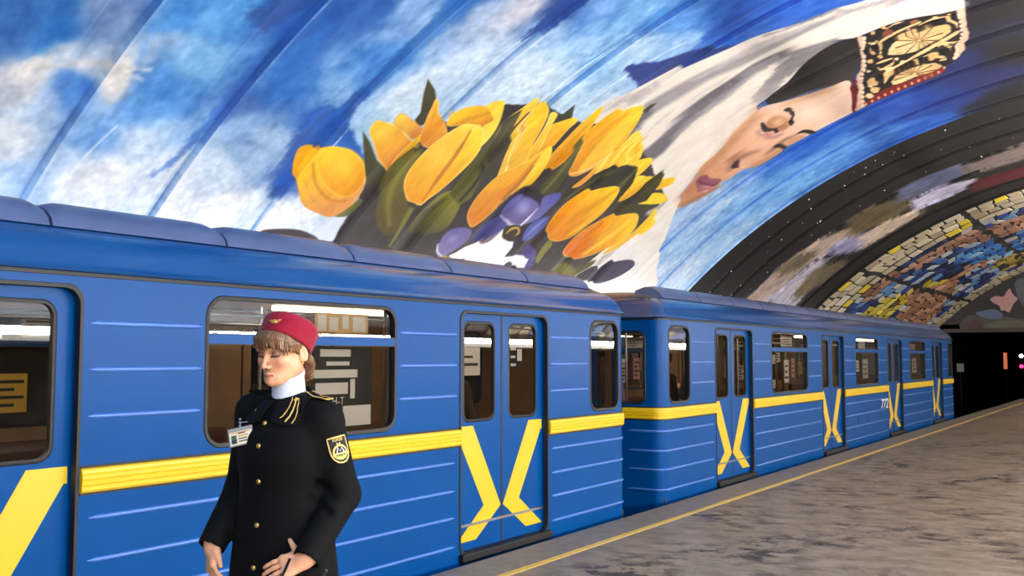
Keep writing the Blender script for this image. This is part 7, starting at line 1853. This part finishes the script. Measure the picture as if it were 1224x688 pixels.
make_hand(G, WRR, (.30, -.30, -.90), (-.55, -.75, .10), (.9, -.4, .3), curl=(.42, .40, .30), spread=.10, thumb=(.30, .55))
make_head(G, HC, HR)
Vb, Fb = G.mesh()
Vb = relax(Vb, Fb, 1, .4)
body = np_mesh('body', Vb, Fb, SKIN, person, True, skin_paint(Vb, HC, HR))

BLACK = mat('black_wool', (5, 5, 6), 0.8, sheen=0.0, bump=0.25, bscale=160, spec=0.15)
TROU = mat('black_trousers', (12, 12, 14), 0.8)
SHOE = mat('black_leather', (12, 11, 11), 0.3)
GOLD = mat('gold_metal', (226, 186, 100), 0.28, metal=0.85)
GOLDT = mat('gold_thread', (214, 178, 96), 0.5, metal=0.2)
KNIT = mat('pale_blue_knit', (196, 204, 222), 0.85, bump=0.4, bscale=120)
CAPM = mat('crimson_felt', (128, 4, 36), 0.8, sheen=0.12, bump=0.2, bscale=180, noise=0.08, nscale=30, spec=0.2)

# trousers, shoes
G = Field(graded((-.24, .24, .01)), graded((-.20, .20, .01)), graded((.04, 1.05, .012)))
G.stack([(.84, .185, .125, .0), (.95, .185, .122, .004), (1.04, .155, .105, 0)], .03)
for s in (-1, 1):
    G.cone((s * .092, 0, .88), (s * .097, -.01, .50), .098, .078, .04)
    G.cone((s * .097, -.01, .50), (s * .097, .015, .09), .078, .070, .02)
wear('trousers', G.mesh(), TROU, 3)
for s in (-1, 1):
    G = Field(graded((s * .1 - .07, s * .1 + .07, .005)), graded((-.21, .12, .006)), graded((-.01, .16, .005)))
    G.cone((s * .097, .05, .055), (s * .10, -.02, .05), .048, .046, .02)
    G.cone((s * .10, -.02, .045), (s * .105, -.125, .036), .044, .034, .03)
    G.cone((s * .097, .04, .06), (s * .097, .025, .13), .045, .046, .02)
    G.add(lambda X, Y, Z: Z - .004 + 0 * X + 0 * Y, (s * .1 - .1, -.3, -.05), (s * .1 + .1, .2, .03), .004, 's')
    wear('shoe', G.mesh(), SHOE, 2)

# coat: trunk, sleeves with open cuffs, creases at the elbows
G = Field(graded((-.34, .34, .006)), graded((-.25, .21, .006)), graded((.66, 1.53, .0065)))
COAT = [(.70, .228, .155, -.004), (.80, .222, .152, -.008), (.92, .208, .148, -.010), (1.04, .190, .136, -.010), (1.16, .176, .124, -.012), (1.27, .184, .133, -.018), (1.36, .176, .126, -.012), (1.415, .138, .102, .0), (1.46, .098, .080, .012), (1.485, .085, .070, .018)]
G.stack(COAT, .03)
for a, b_, c in ((SHL, ELL, WRL), (SHR, ELR, WRR)):
    a, b_, c = map(np.array, (a, b_, c))
    G.cone((a[0] * .35, .014, 1.452), a + np.array((0, 0, .0)), .046, .062, .04)
    G.cone(a, b_, .066, .060, .04)
    G.cone(b_, c, .061, .050, .02)
    e = unit(c - b_)
    end = c + e * .012
    G.add(lambda X, Y, Z, e=e, end=end: np.maximum(-((X - end[0]) * e[0] + (Y - end[1]) * e[1] + (Z - end[2]) * e[2]), np.sqrt((X - c[0]) ** 2 + (Y - c[1]) ** 2 + (Z - c[2]) ** 2) - .062), c - .07, c + .07, .004, 's')
    G.cone(c - e * .01, c + e * .05, .040, .042, .004, 's')
    for q, r in ((.16, .020), (-.10, .018)):   # soft folds at the elbow
        p = b_ + (c - b_) * q if q > 0 else b_ + (a - b_) * -q
        sd = np.sign(b_[0])
        G.cone(p + np.array((-sd * .062, -.066, .02)), p + np.array((sd * .02, -.074, -.02)), r * .5, .006, .03, 's')
for z, x0 in ((1.02, .10), (.94, .12), (.86, .13)):
    for s in (-1, 1):
        G.cone((s * x0, -.16, z), (s * (x0 + .05), -.12, z - .10), .006, .003, .02, 's')
G.cone((.022, -.17, 1.40), (.026, -.172, .70), .002, .002, .006, 's')
coat, Vc, Fc = wear('coat', G.mesh(), BLACK, 2)


def normals(V, F):
    n = np.cross(V[F[:, 2]] - V[F[:, 0]], V[F[:, 3]] - V[F[:, 1]])
    N = np.zeros_like(V)
    for k in range(4):
        for ax in range(3):
            N[:, ax] += np.bincount(F[:, k], n[:, ax], len(V))
    return N / np.maximum(np.linalg.norm(N, axis=1), 1e-12)[:, None]


Nc = normals(Vc, Fc)


def snap(V, N, p):
    i = ((V - np.array(p)) ** 2).sum(1).argmin()
    return V[i], N[i]


def front(x, z):
    """point on the front of the coat at x, z"""
    m = (np.abs(Vc[:, 0] - x) < .008) & (np.abs(Vc[:, 2] - z) < .008)
    i = np.nonzero(m)[0]
    i = i[Vc[i, 1].argmin()]
    return Vc[i], Nc[i]


for z in (1.400, 1.327, 1.19, 1.049, .908):
    p, n = front(-.012, z)
    b = MB()
    u = np.cross(n, (0, 0, 1))
    u /= np.linalg.norm(u)
    w = np.cross(n, u)
    rows = []
    for r, h in ((.009, .0), (.009, .003), (.0068, .0055), (.0034, .0068), (.0005, .0072)):
        rows.append([p + n * h + (u * math.cos(a) + w * math.sin(a)) * r for a in np.linspace(0, 2 * math.pi, 14, endpoint=False)])
    b.grid(rows, closed_v=True)
    b.build('button', GOLD, coat, True)

# turtleneck
b = MB()
n0, n1 = np.array((0, .012, 1.425)), HC + HR @ np.array((0, .006, -.082))
rows = []
for k, t in enumerate(np.linspace(0, 1, 22)):
    c = n0 + (n1 - n0) * t
    r = .0645 - .008 * t + (.0035 if t > .86 else 0)
    tilt = .42 * t
    ring = []
    for j in range(72):
        a = 2 * math.pi * j / 72
        rr = r * (1 + (.012 if j % 2 else -.012))
        ring.append((c[0] + rr * math.cos(a), c[1] + rr * .98 * math.sin(a), c[2] + tilt * rr * math.sin(a)))
    rows.append(ring)
c = rows[-1]
rows.append([tuple(np.array(p) * .94 + np.array(n1) * .06 - np.array((0, 0, .004))) for p in c])
b.grid(rows, closed_v=True, flip=True)
b.build('turtleneck', KNIT, person, True)


# coat collar: a fold standing round the neck that falls into two points in front
def collar_pt(th, v):
    """th from the front (0) round to the back (pi), signed; v 0 inside base .. .45 fold .. 1 outer edge"""
    s, c = math.sin(th), -math.cos(th)
    front_w = math.exp(-((abs(th) - .60) / .50) ** 2)
    lift = .5 - .5 * math.cos(min(abs(th), math.pi))
    zb = 1.418 + .050 * lift
    fold = np.array((.074 * s, .014 + .068 * c, zb + .058))
    base = np.array((.068 * s, .014 + .062 * c, zb))
    ro = .112 + .050 * front_w
    zo = zb - .006 - .040 * front_w
    yo = .014 + (ro * (.92 - .12 * front_w)) * c
    out = np.array((ro * s, yo, zo))
    p, n = snap(Vc, Nc, out)
    out = p + n * .010
    mid = (fold + out) / 2 + np.array((s, c, .5)) * .012
    if v < .3:
        return base + (fold - base) * (v / .3)
    u = (v - .3) / .7
    return (1 - u) ** 2 * fold + 2 * u * (1 - u) * mid + u * u * out


b = MB()
ths = np.linspace(.16, 2 * math.pi - .16, 66)
ths = np.where(ths > math.pi, ths - 2 * math.pi, ths)
P = np.array([[collar_pt(t, v) for v in np.linspace(0, 1, 12)] for t in ths])
nr = np.cross(np.gradient(P, axis=0), np.gradient(P, axis=1))
nr /= np.maximum(np.linalg.norm(nr, axis=2), 1e-9)[..., None]
if (nr[33, 9] @ np.array((0, 1, .5))) < 0: nr = -nr
b.grid(P + nr * .002)
b.grid(P - nr * .002, flip=True)
for rr in (np.stack([P[:, -1] + nr[:, -1] * .002, P[:, -1] - nr[:, -1] * .002], 1), np.stack([P[0] - nr[0] * .002, P[0] + nr[0] * .002], 1), np.stack([P[-1] + nr[-1] * .002, P[-1] - nr[-1] * .002], 1)):
    b.grid(rr)
collar = b.build('collar', BLACK, coat, True, 50)
for sg in (1,):
    ins = MB()
    def cp(th, v): 
        p = collar_pt(sg * th, v)
        n = np.cross(collar_pt(sg * (th + .02), v) - p, collar_pt(sg * th, v + .02) - p)
        n /= np.linalg.norm(n)
        if n @ np.array((math.sin(sg * th), -math.cos(th), .6)) < 0: n = -n
        return p + n * .0045
    for t0, v0, t1, v1, r in ((.40, .84, .78, .30, .0016), (.52, .90, .92, .36, .0026), (.66, .95, 1.06, .44, .0016)):
        ins.tube([cp(t0 + (t1 - t0) * u, v0 + (v1 - v0) * u) for u in np.linspace(0, 1, 10)], r, 6)
    c = cp(.90, .40)
    for k in range(8):
        a = k * math.pi / 4
        e1, e2 = unit(cp(.94, .40) - c), unit(cp(.90, .46) - c)
        ins.tube([c, c + (e1 * math.cos(a) + e2 * math.sin(a)) * (.011 if k % 2 == 0 else .007)], [.003, .001], 5)
    ins.ball(c, .0045, 8, 6)
    ins.build('collar_insignia', GOLDT, collar)

# shoulder boards
for sg in (1, -1):
    pts = []
    for u in np.linspace(0, 1, 9):
        x = sg * (.085 + .092 * u)
        m = (np.abs(Vc[:, 0] - x) < .008) & (np.abs(Vc[:, 1] - .012) < .012)
        i = np.nonzero(m)[0]
        z = Vc[i, 2].max()
        pts.append((x, .012, z + .004))
    b = MB()
    b.grid([[(p[0], p[1] - .022, p[2] - .004), (p[0], p[1] - .02, p[2] + .003), (p[0], p[1] + .02, p[2] + .003), (p[0], p[1] + .022, p[2] - .004)] for p in pts], flip=(sg > 0))
    e = b.build('shoulder_board', BLACK, coat)
    b = MB()
    for dy in (-.021, .021):
        b.tube([(p[0], p[1] + dy, p[2] + .003) for p in pts], .0022, 6)
    b.tube([(pts[-1][0], pts[-1][1] - .021, pts[-1][2] + .003), (pts[-1][0], pts[-1][1] + .021, pts[-1][2] + .003)], .0022, 6)
    b.build('gold_piping', GOLDT if sg > 0 else BLACK, e)

# sleeve patch on her left arm: shield with border, ring, M and lettering
pc = np.array((.2045, .022, 1.300))
ax_ = unit(np.array(ELL) - np.array(SHL))
n0 = unit(np.array((.90, -.436, 0)) - ax_ * (np.array((.90, -.436, 0)) @ ax_))
tv = np.cross(ax_, n0) * -1.0     # to the right seen from outside
if tv @ np.array((.766, .643, 0)) < 0: tv = -tv
RS = .0640
pc = np.array(SHL) + ax_ * .112


def on_sleeve(u, v, h=0.0):
    a = u / RS
    return pc - ax_ * v + (n0 * math.cos(a) + tv * math.sin(a)) * (RS + .003 + h)


SH = [(-.036, .046), (.036, .046), (.036, 0), (.034, -.018), (.027, -.034), (.015, -.046), (0, -.050), (-.015, -.046), (-.027, -.034), (-.034, -.018), (-.036, 0)]
b = MB()
rows = []
for v in np.linspace(.046, -.050, 24):
    hw = .036 if v > 0 else .036 * math.sqrt(max(1 - (v / .0505) ** 2, 0.0001))
    rows.append([on_sleeve(hw * q, v) for q in np.linspace(-1, 1, 13)])
b.grid(rows)
b.grid([[on_sleeve(u * 1.0, v, -.006) for u, v in SH + SH[:1]], [on_sleeve(u, v, 0) for u, v in SH + SH[:1]]])
patch = b.build('sleeve_patch', mat('patch_black', (16, 15, 20), .8), coat)
patch['label'] = 'black shield patch with gold border, ring and letter M'


def ribbon(mb, pts, w, h, closed=False):
    pts = [np.array(p, float) for p in pts]
    n = len(pts)
    rows = []
    for i, p in enumerate(pts):
        a = pts[(i - 1) % n] if closed or i else pts[0]
        c = pts[(i + 1) % n] if closed or i < n - 1 else pts[-1]
        t = unit(c - a)
        q = np.array((-t[1], t[0])) * w / 2
        rows.append([on_sleeve(*(p - q), h), on_sleeve(*(p + q), h)])
    mb.grid(rows, closed_u=closed)


b = MB()
ed = []
for i in range(len(SH)):
    p, q = np.array(SH[i]), np.array(SH[(i + 1) % len(SH)])
    for k in range(3): ed.append(p + (q - p) * k / 3)
ribbon(b, [e * .95 for e in ed], .0045, .0012, True)
b.build('patch_border', GOLDT, patch)
b = MB()
cy = -.010
ribbon(b, [(.0235 * math.cos(a), cy + .0235 * math.sin(a)) for a in np.linspace(0, 2 * math.pi, 40, endpoint=False)], .0062, .0012, True)
ribbon(b, [(-.027, cy - .008), (-.012, cy - .004), (0, cy - .006), (.012, cy - .004), (.027, cy - .008)], .0065, .0016)
ribbon(b, [(-.0045, cy + .026), (-.0045, cy + .033)], .004, .0014)
ribbon(b, [(.0045, cy + .026), (.0045, cy + .033)], .004, .0014)
ribbon(b, [(-.007, cy + .0275), (.007, cy + .0275)], .003, .0016)
b.build('patch_ring', GOLDT, patch)
b = MB()
ribbon(b, [(-.0135, cy - .003), (-.0065, cy + .0165), (0, cy + .003), (.0065, cy + .0165), (.0135, cy - .003)], .0042, .0020)
b.build('patch_letter', mat('thread_silver', (190, 192, 200), .6), patch)
b = MB()
ribbon(b, [(-.013, cy - .0125), (-.005, cy - .0165), (.005, cy - .0165), (.013, cy - .0125)], .007, .0008)
b.build('patch_wreath', mat('thread_green', (150, 168, 74), .7), patch)
tx = text_mesh('patch_text', 'КИЇВ', .0150, GOLDT, patch, 0.0002)
for v in tx.data.vertices:
    p = on_sleeve(v.co.x, v.co.y + .0335, .0016 + v.co.z)
    v.co = p

# identity card on a cord
p, n = front(-.105, 1.352)
n = unit((.22, -.97, .10))
p = p + np.array((0, -.010, 0))
e2 = unit(np.array((0, -.02, 1)) - n * (np.array((0, -.02, 1)) @ n))
e1 = np.cross(e2, n)
if e1[0] < 0: e1 = -e1
e1, e2 = unit(e1 + .22 * e2), unit(e2 - .22 * e1)
n = unit(np.cross(e1, e2)) * (1 if np.cross(e1, e2) @ n > 0 else -1)
b = MB()


def card(mb, x0, x1, y0, y1, d, mi=0):
    x0, x1, y0, y1 = x0 * 1.12, x1 * 1.12, y0 * 1.12, y1 * 1.12
    q = [p + e1 * x + e2 * y + n * h for h in (.006 + d, .006 + d + .0012) for x, y in ((x0, y0), (x1, y0), (x1, y1), (x0, y1))]
    mb.add(q, [(3, 2, 1, 0), (4, 5, 6, 7), (0, 1, 5, 4), (1, 2, 6, 5), (2, 3, 7, 6), (3, 0, 4, 7)], mi)


card(b, -.043, .043, -.027, .030, 0, 0)
card(b, -.039, .039, -.023, .018, .001, 1)
card(b, -.034, -.014, -.019, .008, .002, 2)
card(b, -.028, -.020, -.004, .006, .003, 4)
card(b, -.032, -.016, -.018, -.006, .003, 3)
for k, (w, c) in enumerate(((.026, 4), (.034, 5), (.030, 4), (.036, 4))):
    card(b, -.008, -.008 + w, .010 - k * .0085, .0135 - k * .0085, .002, c)
card(b, -.034, .034, .013, .016, .002, 5)
badge = b.build('identity_card', [mat('card_sleeve', (150, 150, 152), .25), mat('card_white', (238, 228, 206), .5), mat('photo_green', (96, 140, 90), .6), mat('photo_dark', (40, 50, 70), .6), mat('print_dark', (70, 62, 60), .6), mat('print_orange', (206, 150, 70), .6)], person)
badge['label'] = 'white photo identity card in a clear holder'
b = MB()
top = p + e2 * .030 + n * .006
pts = [top, top + e2 * .02 + e1 * .004]
q1, m1 = snap(Vc, Nc, (-.098, -.12, 1.415))
q2, m2 = snap(Vc, Nc, (-.088, -.09, 1.455))
b.tube([pts[0], pts[1], q1 + m1 * .006, q2 + m2 * .012], [.0028, .0025, .0018, .0018], 6)
for k in range(3):
    b.ball(top + e2 * (.008 + .012 * k) + e1 * .002 * k, .0048, 8, 6)
b.build('cord', mat('cord_grey', (120, 120, 124), .4, metal=.4), badge)

# cap
G = Field(graded((-.14, .14, .004)), graded((-.17, .19, .004)), graded((-.12, .20, .004)))
ca, cb = unit((0, .60, .80)), unit((0, .80, -.60))
cc = np.array((0, .030, .060))


def capf(X, Y, Z, grow=0.0, h0=-.045, h1=.050):
    x, y, z = X - cc[0], Y - cc[1], Z - cc[2]
    h = y * ca[1] + z * ca[2]
    q = y * cb[1] + z * cb[2]
    k = np.clip((h - h0) / (h1 - h0), 0, 1)
    rx, ry = .092 + .004 * k + grow, .108 + .002 * k + grow
    rr = np.sqrt((x / rx) ** 2 + (q / ry) ** 2)
    d = (rr - 1) * .098
    top = h - (h1 + .010 * (1 - np.clip(rr, 0, 1) ** 2) + .008 * q / .1)
    r = .028
    a, t = np.maximum(d + r, 0), np.maximum(top + r, 0)
    o = np.sqrt(a * a + t * t) - r + np.minimum(np.maximum(d + r, top + r), 0)
    return np.maximum(o, h0 - h).astype(np.float32)


G.add(lambda X, Y, Z: capf(X, Y, Z), (-.12, -.15, -.1), (.12, .17, .19), .004)
G.add(lambda X, Y, Z: capf(X, Y, Z, -.009, -.08, .030), (-.12, -.15, -.11), (.12, .17, .19), .004, 's')
Vh, Fh = G.mesh()
Vh = relax(Vh, Fh, 2)
VhW = HC + Vh @ HR.T
cap = np_mesh('cap', VhW, Fh, CAPM, person, True)
Nh = normals(Vh, Fh)
p0, n_ = snap(Vh, Nh, (.030, -.076, .122))
e1 = unit(np.cross((0, 0, 1), n_))
if e1[0] < 0: e1 = -e1
e2 = unit(np.cross(n_, e1))
if e2[2] < 0: e2 = -e2
b = MB()
em = lambda x, y, h=0.0: HC + HR @ (p0 + e1 * x + e2 * y + n_ * (.002 + h))
for sgn in (-1, 1):
    for k in range(4):
        y = .004 - k * .0035
        ln = .026 - k * .004
        b.tube([em(sgn * .005, y * .5, .002), em(sgn * ln * .6, y + .002, .002), em(sgn * ln, y + .004 - .001 * k, .001)], [.0024, .0024, .0006], 6)
b.tube([em(.0075 * math.cos(a), .0075 * math.sin(a), .003) for a in np.linspace(0, 2 * math.pi, 17)], .0020, 6)
b.ball(em(0, 0, .002), .0052, 8, 6)
b.build('cap_emblem', GOLD, cap)

# hair: fringe of locks over the brow, side hair, low knot at the nape
HAIR = attr_mat('hair', 0.42, bump=0.0, spec=0.5)
G = Field(graded((-.13, .13, .003)), graded((-.15, .17, .003)), graded((-.17, .13, .003)))
G.ell((0, .022, .034), (.083, .098, .092), .01)
G.ell((0, -.045, -.04), (.066, .10, .095), .012, 's')
hr = np.random.default_rng(8)
for k in range(34):   # fringe, swept towards her left temple
    a = -1.15 + 2.35 * k / 33
    x0, y0 = .075 * math.sin(a), -.016 - .082 * math.cos(a)
    z0 = .082
    zt = .027 - .010 * abs(a) + hr.uniform(-.013, .008) - (.020 if abs(a) > .95 else 0)
    xa = x0 * 1.06 + .014 + hr.uniform(-.010, .010)
    ya = y0 * 1.06 - .012
    G.cone((x0 * .9, y0 * .86, z0), ((x0 + xa) / 2, (y0 + ya) / 2 - .006, (z0 + zt) / 2 + .008), .009, .0085, .004)
    G.cone(((x0 + xa) / 2, (y0 + ya) / 2 - .006, (z0 + zt) / 2 + .008), (xa, ya, zt), .0072, .0016, .003)
for s in (-1, 1):
    for k in range(9):
        y = -.062 + .013 * k
        zt = -.012 + .018 * abs(k - 3) / 3 + hr.uniform(-.006, .006)
        if 3.2 < k < 6.5: zt = .016
        G.cone((s * .071, y, .06), (s * .081, y + .006, .03), .010, .010, .005)
        G.cone((s * .081, y + .006, .03), (s * .078, y + .012, zt), .009, .004, .005)
    for k in range(5):
        y = .050 + .012 * k
        G.cone((s * (.074 - .006 * k), y, .03), (s * (.064 - .007 * k), y + .004, -.045 - .004 * k), .012, .010, .008)
    G.cone((s * .055, .06, -.04), (s * .025, .082, -.085), .014, .018, .02)
G.ell((0, .084, -.075), (.044, .026, .040), .02)
for k in range(5):
    G.cone((.018 * (k - 2), .090, -.08), (.020 * (k - 2), .084, -.125 + .006 * abs(k - 2)), .012, .006, .008)
gx, gy, gz = G.ax[0][:, None, None], G.ax[1][None, :, None], G.ax[2][None, None, :]
hh = (gy - cc[1]) * ca[1] + (gz - cc[2]) * ca[2] + 0 * gx
G.D = np.where(hh > -.050, np.maximum(G.D, capf(gx, gy, gz, -.004)), G.D).astype(np.float32)
Vk, Fk = G.mesh()
Vk = relax(Vk, Fk, 1, .4)
sn = np.sin(np.arctan2(Vk[:, 0], -(Vk[:, 1] - .02)) * 110 + 9 * fbm(Vk[:, 2] * 24, Vk[:, 0] * 24, 2))
Nk = normals(Vk, Fk)
Vk = Vk + Nk * (.0007 * sn)[:, None]
st = np.clip(.5 + .35 * sn + .8 * (fbm(np.arctan2(Vk[:, 0], -(Vk[:, 1] - .02)) * 22, Vk[:, 2] * 12, 3) - .5), 0, 1)[:, None]
hc = lin((48, 32, 22)) * (1 - st) + lin((138, 98, 60)) * st
np_mesh('hair', HC + Vk @ HR.T, Fk, HAIR, person, True, hc)
for s in (-1, 1):
    b = MB()
    c = HC + HR @ np.array((s * .080, .003, -.043))
    b.ball(c, (.004, .004, .0055), 10, 8)
    b.tube([c + (0, 0, .004), c + (0, 0, .010)], .001, 5)
    b.build('earring', GOLD, person)

# thin rod on a black strap at her left wrist
rod = empty('signal_rod', (0, 0, 0))
bw = lambda q: (Matrix.Translation((PX, PY, 0)) @ Matrix.Rotation(RZ, 4, 'Z')) @ Vector(q)
rod.location = bw((.262, -.10, .56))
rod.rotation_euler = (0, 0, RZ)
MB().tube([(0, 0, .35), (-.13, -.03, .13)], .0045, 8).build('shaft', M['steel'], rod, True)
MB().tube([(-.13, -.03, .13), (-.19, -.044, .03)], .013, 10).build('grip', M['rubber'], rod, True)
MB().tube([(-.19, -.044, .03), (-.105, -.115, .12), (-.098, -.118, .33), (-.075, -.10, .40)], .0045, 6).build('strap', M['rubber'], rod, True)
tag(rod, 'thin grey rod on a black strap at the uniformed woman\'s left wrist', 'rod')


# ---------------------------------------------------------------- passengers seen through the windows
def passenger_parts(pose, hairlong):
    """a plain standing figure, body plus clothes, at a coarse grid"""
    hc_, hr_ = np.array((0, -.02, 1.56)), rotm(math.radians(6), 0, 0)
    B = Field(graded((-.32, .32, .009)), graded((-.36, .2, .009)), graded((-.02, 1.36, .011), (1.36, 1.72, .007)))
    B.stack([(.80, .155, .10, 0), (.90, .165, .11, 0), (1.05, .13, .09, 0), (1.22, .155, .105, -.01), (1.34, .13, .08, .0), (1.38, .07, .05, .02)], .03)
    arms = []
    for s in (-1, 1):
        B.cone((s * .088, 0, .86), (s * .095, -.01, .47), .082, .052, .04)
        B.cone((s * .095, -.01, .47), (s * .095, .02, .09), .05, .035, .02)
        B.cone((s * .095, .03, .045), (s * .10, -.11, .035), .035, .028, .03)
        sh = (s * .165, .01, 1.33)
        if pose == 'phone':
            el, wr = (s * .215, -.02, 1.09), (s * .11, -.26, 1.16)
            d, n = (-s * .5, -.6, .6), (s * .3, -.5, -.8)
        else:
            el, wr = (s * .225, .03, 1.06), (s * .215, -.05, .82)
            d, n = (-s * .05, -.15, -1), (s, -.2, 0)
        arms.append((sh, el, wr))
        B.cone(sh, el, .048, .038, .03)
        B.cone(el, wr, .036, .026, .02)
        make_hand(B, wr, d, n, (0, -1, .3), curl=(.5, .5, .4), kf=.003)
    B.cone((0, .022, 1.34), tuple(hc_ + (0, .018, -.07)), .052, .048, .03)
    make_head(B, hc_, hr_)
    Cq = Field(graded((-.34, .34, .012)), graded((-.36, .22, .012)), graded((.70, 1.46, .012)))
    Cq.stack([(.76, .20, .14, 0), (.95, .185, .13, 0), (1.10, .165, .12, -.005), (1.24, .18, .13, -.012), (1.34, .15, .10, .0), (1.40, .085, .072, .016)], .03)
    for a, b_, c in arms:
        Cq.cone(a, b_, .066, .056, .04)
        Cq.cone(b_, c, .056, .046, .02)
    Tq = Field(graded((-.22, .22, .014)), graded((-.2, .2, .014)), graded((.04, 1.0, .016)))
    Tq.stack([(.78, .178, .122, 0), (.95, .16, .11, 0)], .03)
    for s in (-1, 1):
        Tq.cone((s * .09, 0, .84), (s * .097, -.01, .47), .095, .075, .04)
        Tq.cone((s * .097, -.01, .47), (s * .097, .015, .08), .075, .066, .02)
    Sq = Field(graded((-.18, .18, .01)), graded((-.2, .12, .01)), graded((-.01, .16, .008)))
    for s in (-1, 1):
        Sq.cone((s * .097, .05, .05), (s * .105, -.13, .036), .046, .036, .01)
    Hq = Field(graded((-.12, .12, .007)), graded((-.14, .14, .007)), graded((-.24, .14, .007)))
    Hq.ell((0, .022, .036), (.084, .100, .093), .01)
    if hairlong:
        Hq.ell((0, .05, -.06), (.085, .06, .12), .03)
    Hq.ell((0, -.06, -.05), (.062, .10, .105), .015, 's')
    return B.mesh(), Cq.mesh(), Tq.mesh(), Sq.mesh(), Hq.mesh(), hc_, hr_


_cache = {}


def passenger(x, y, rz, pose, longhair, coat_rgb, hair_rgb, label):
    key = (pose, longhair)
    if key not in _cache:
        _cache[key] = passenger_parts(pose, longhair)
    (Vb, Fb), (Vc_, Fc_), (Vt, Ft), (Vs, Fs), (Vk_, Fk_), hc_, hr_ = _cache[key]
    r = empty('person', (x, y, .017), rz)
    tag(r, label, 'person')
    np_mesh('body', relax(Vb, Fb, 1, .4), Fb, SKIN, r, True, skin_paint(Vb, hc_, hr_, (214, 160, 134)))
    np_mesh('jacket', relax(Vc_, Fc_, 2), Fc_, mat('jacket', coat_rgb, .8), r)
    np_mesh('trousers', relax(Vt, Ft, 2), Ft, TROU, r)
    np_mesh('shoes', relax(Vs, Fs, 2), Fs, SHOE, r)
    np_mesh('hair', hc_ + relax(Vk_, Fk_, 1) @ hr_.T, Fk_, mat('hair_plain', hair_rgb, .5), r)
    return r


# nearer car: y -9.46 .. 9.57; farther car: y 10.5 .. 29.53; the inside is x -7.4 .. -4.9
passenger(-5.55, 7.35, math.radians(-120), 'stand', False, (60, 44, 40), (40, 28, 22), 'dark-haired passenger in brown inside the nearer car, behind its far door window')
passenger(-5.80, 4.12, math.radians(-60), 'phone', True, (70, 40, 44), (44, 26, 18), 'long-haired passenger behind the left edge of the large window beside the uniformed woman')
passenger(-5.95, 11.2, math.radians(20), 'phone', True, (170, 110, 118), (30, 20, 18), 'passenger in a pink jacket behind the end window of the farther car')
passenger(-6.40, 11.3, math.radians(-20), 'stand', False, (120, 60, 66), (26, 18, 16), 'passenger in dull red standing beside the pink jacket in the farther car')
passenger(-5.30, 11.62, math.radians(-90), 'stand', False, (44, 40, 42), (24, 18, 16), 'passenger in dark grey behind the first side window of the farther car')
passenger(-5.40, 12.75, math.radians(-100), 'phone', False, (40, 34, 40), (22, 17, 15), 'passenger in a dark jacket behind the first door of the farther car')
passenger(-5.60, 13.45, math.radians(-60), 'stand', True, (96, 48, 44), (50, 30, 20), 'passenger in a rust jacket behind the right door leaf of the farther car')

# advertisement and notices in the nearer car that the photograph shows in its windows
WT = Matrix.Translation((0, 0, 0))


def notice(x, y0, z0, w, h, m, lines, parent):
    """flat printed sheet fixed inside the car; lines = (u0, u1, v0, v1, material index)"""
    mb = MB().box((x, y0, z0), (x + .006, y0 + w, z0 + h))
    for u0, u1, v0, v1, mi in lines:
        mb.box((x + .006, y0 + u0 * w, z0 + v0 * h), (x + .0075, y0 + u1 * w, z0 + v1 * h), mi)
    return mb.build('notice', m, parent)


IX = HW - .085
bl = [M['posterblack'], M['white']]
y0 = near.location.y
# local y of the nearer car: world y - near.location.y
adv = notice(IX - .03, 4.98 - y0, 1.12, .62, .58, bl, [(.12, .62, .88, .97, 1), (.22, .60, .77, .82, 1), (.02, .74, .62, .72, 1), (.05, .58, .42, .56, 1), (.62, .70, .36, .60, 1), (.02, .42, .03, .26, 1), (.5, .98, .02, .27, 1)], near)
adv.name = 'advertisement'
adv.location.z = Z1
adv['label'] = 'black advertisement with white lettering inside the large window'
t = text_mesh('advert_text', 'И-Н-Т', .075, M['white'], adv, .0006)
t.rotation_euler = (R90, 0, R90)
t.location = (IX - .03 + .0085, 4.98 - y0 + .22, 1.12 + .19)
for k, (yy, zz, w, h, m, ln) in enumerate(((5.0, 1.80, .55, .14, [M['cream'], M['white']], [(.05, .2, .1, .9, 1), (.25, .42, .1, .8, 1), (.5, .62, .2, .9, 1), (.7, .95, .1, .85, 1)]),)):
    n = notice(IX - .03, yy - y0, zz, w, h, m, ln, near)
    n.location.z = Z1
for k, (yy, zz, w, h, m, ln) in enumerate(((6.66, 1.47, .36, .24, [M['paper'], M['posterblack']], [(.1, .9, .34, .44, 1), (.2, .7, .62, .7, 1)]),
                                           (7.30, 1.50, .16, .26, [M['paperpink'], M['white']], [(.1, .9, .5, .6, 1)]),
                                           (7.48, 1.52, .22, .24, [M['posterblack'], M['white']], [(.1, .5, .7, .8, 1), (.1, .45, .4, .5, 1), (.1, .5, .1, .2, 1), (.6, .95, .3, .75, 1)]))):
    n = notice(HW - .13, yy - y0, zz, w, h, m, ln, near)
    n.location.z = Z1
# far car: sheets on the panes of the large windows
for k, (yy, zz, w, h, m) in enumerate(((3.95, 1.16, .36, .12, 'paper'), (4.02, 1.52, .30, .14, 'paper'), (4.75, 1.22, .22, .36, 'white'), (5.1, 1.30, .16, .30, 'paperpink'), (4.6, 1.79, .55, .15, 'white'),
                                       (8.72, 1.14, .34, .16, 'paper'), (9.0, 1.34, .3, .22, 'white'), (9.6, 1.2, .4, .38, 'paper'), (9.3, 1.79, .5, .14, 'white'),
                                       (13.5, 1.16, .4, .26, 'paperyellow'), (14.2, 1.25, .5, .34, 'paper'), (14.0, 1.79, .6, .14, 'paperpink'))):
    n = notice(IX - .03, yy, zz, w, h, [M[m], M['posterblack']], [(.1, .9, .2, .28, 1), (.1, .7, .45, .52, 1), (.1, .85, .7, .76, 1)], car)
    n.location.z = Z1
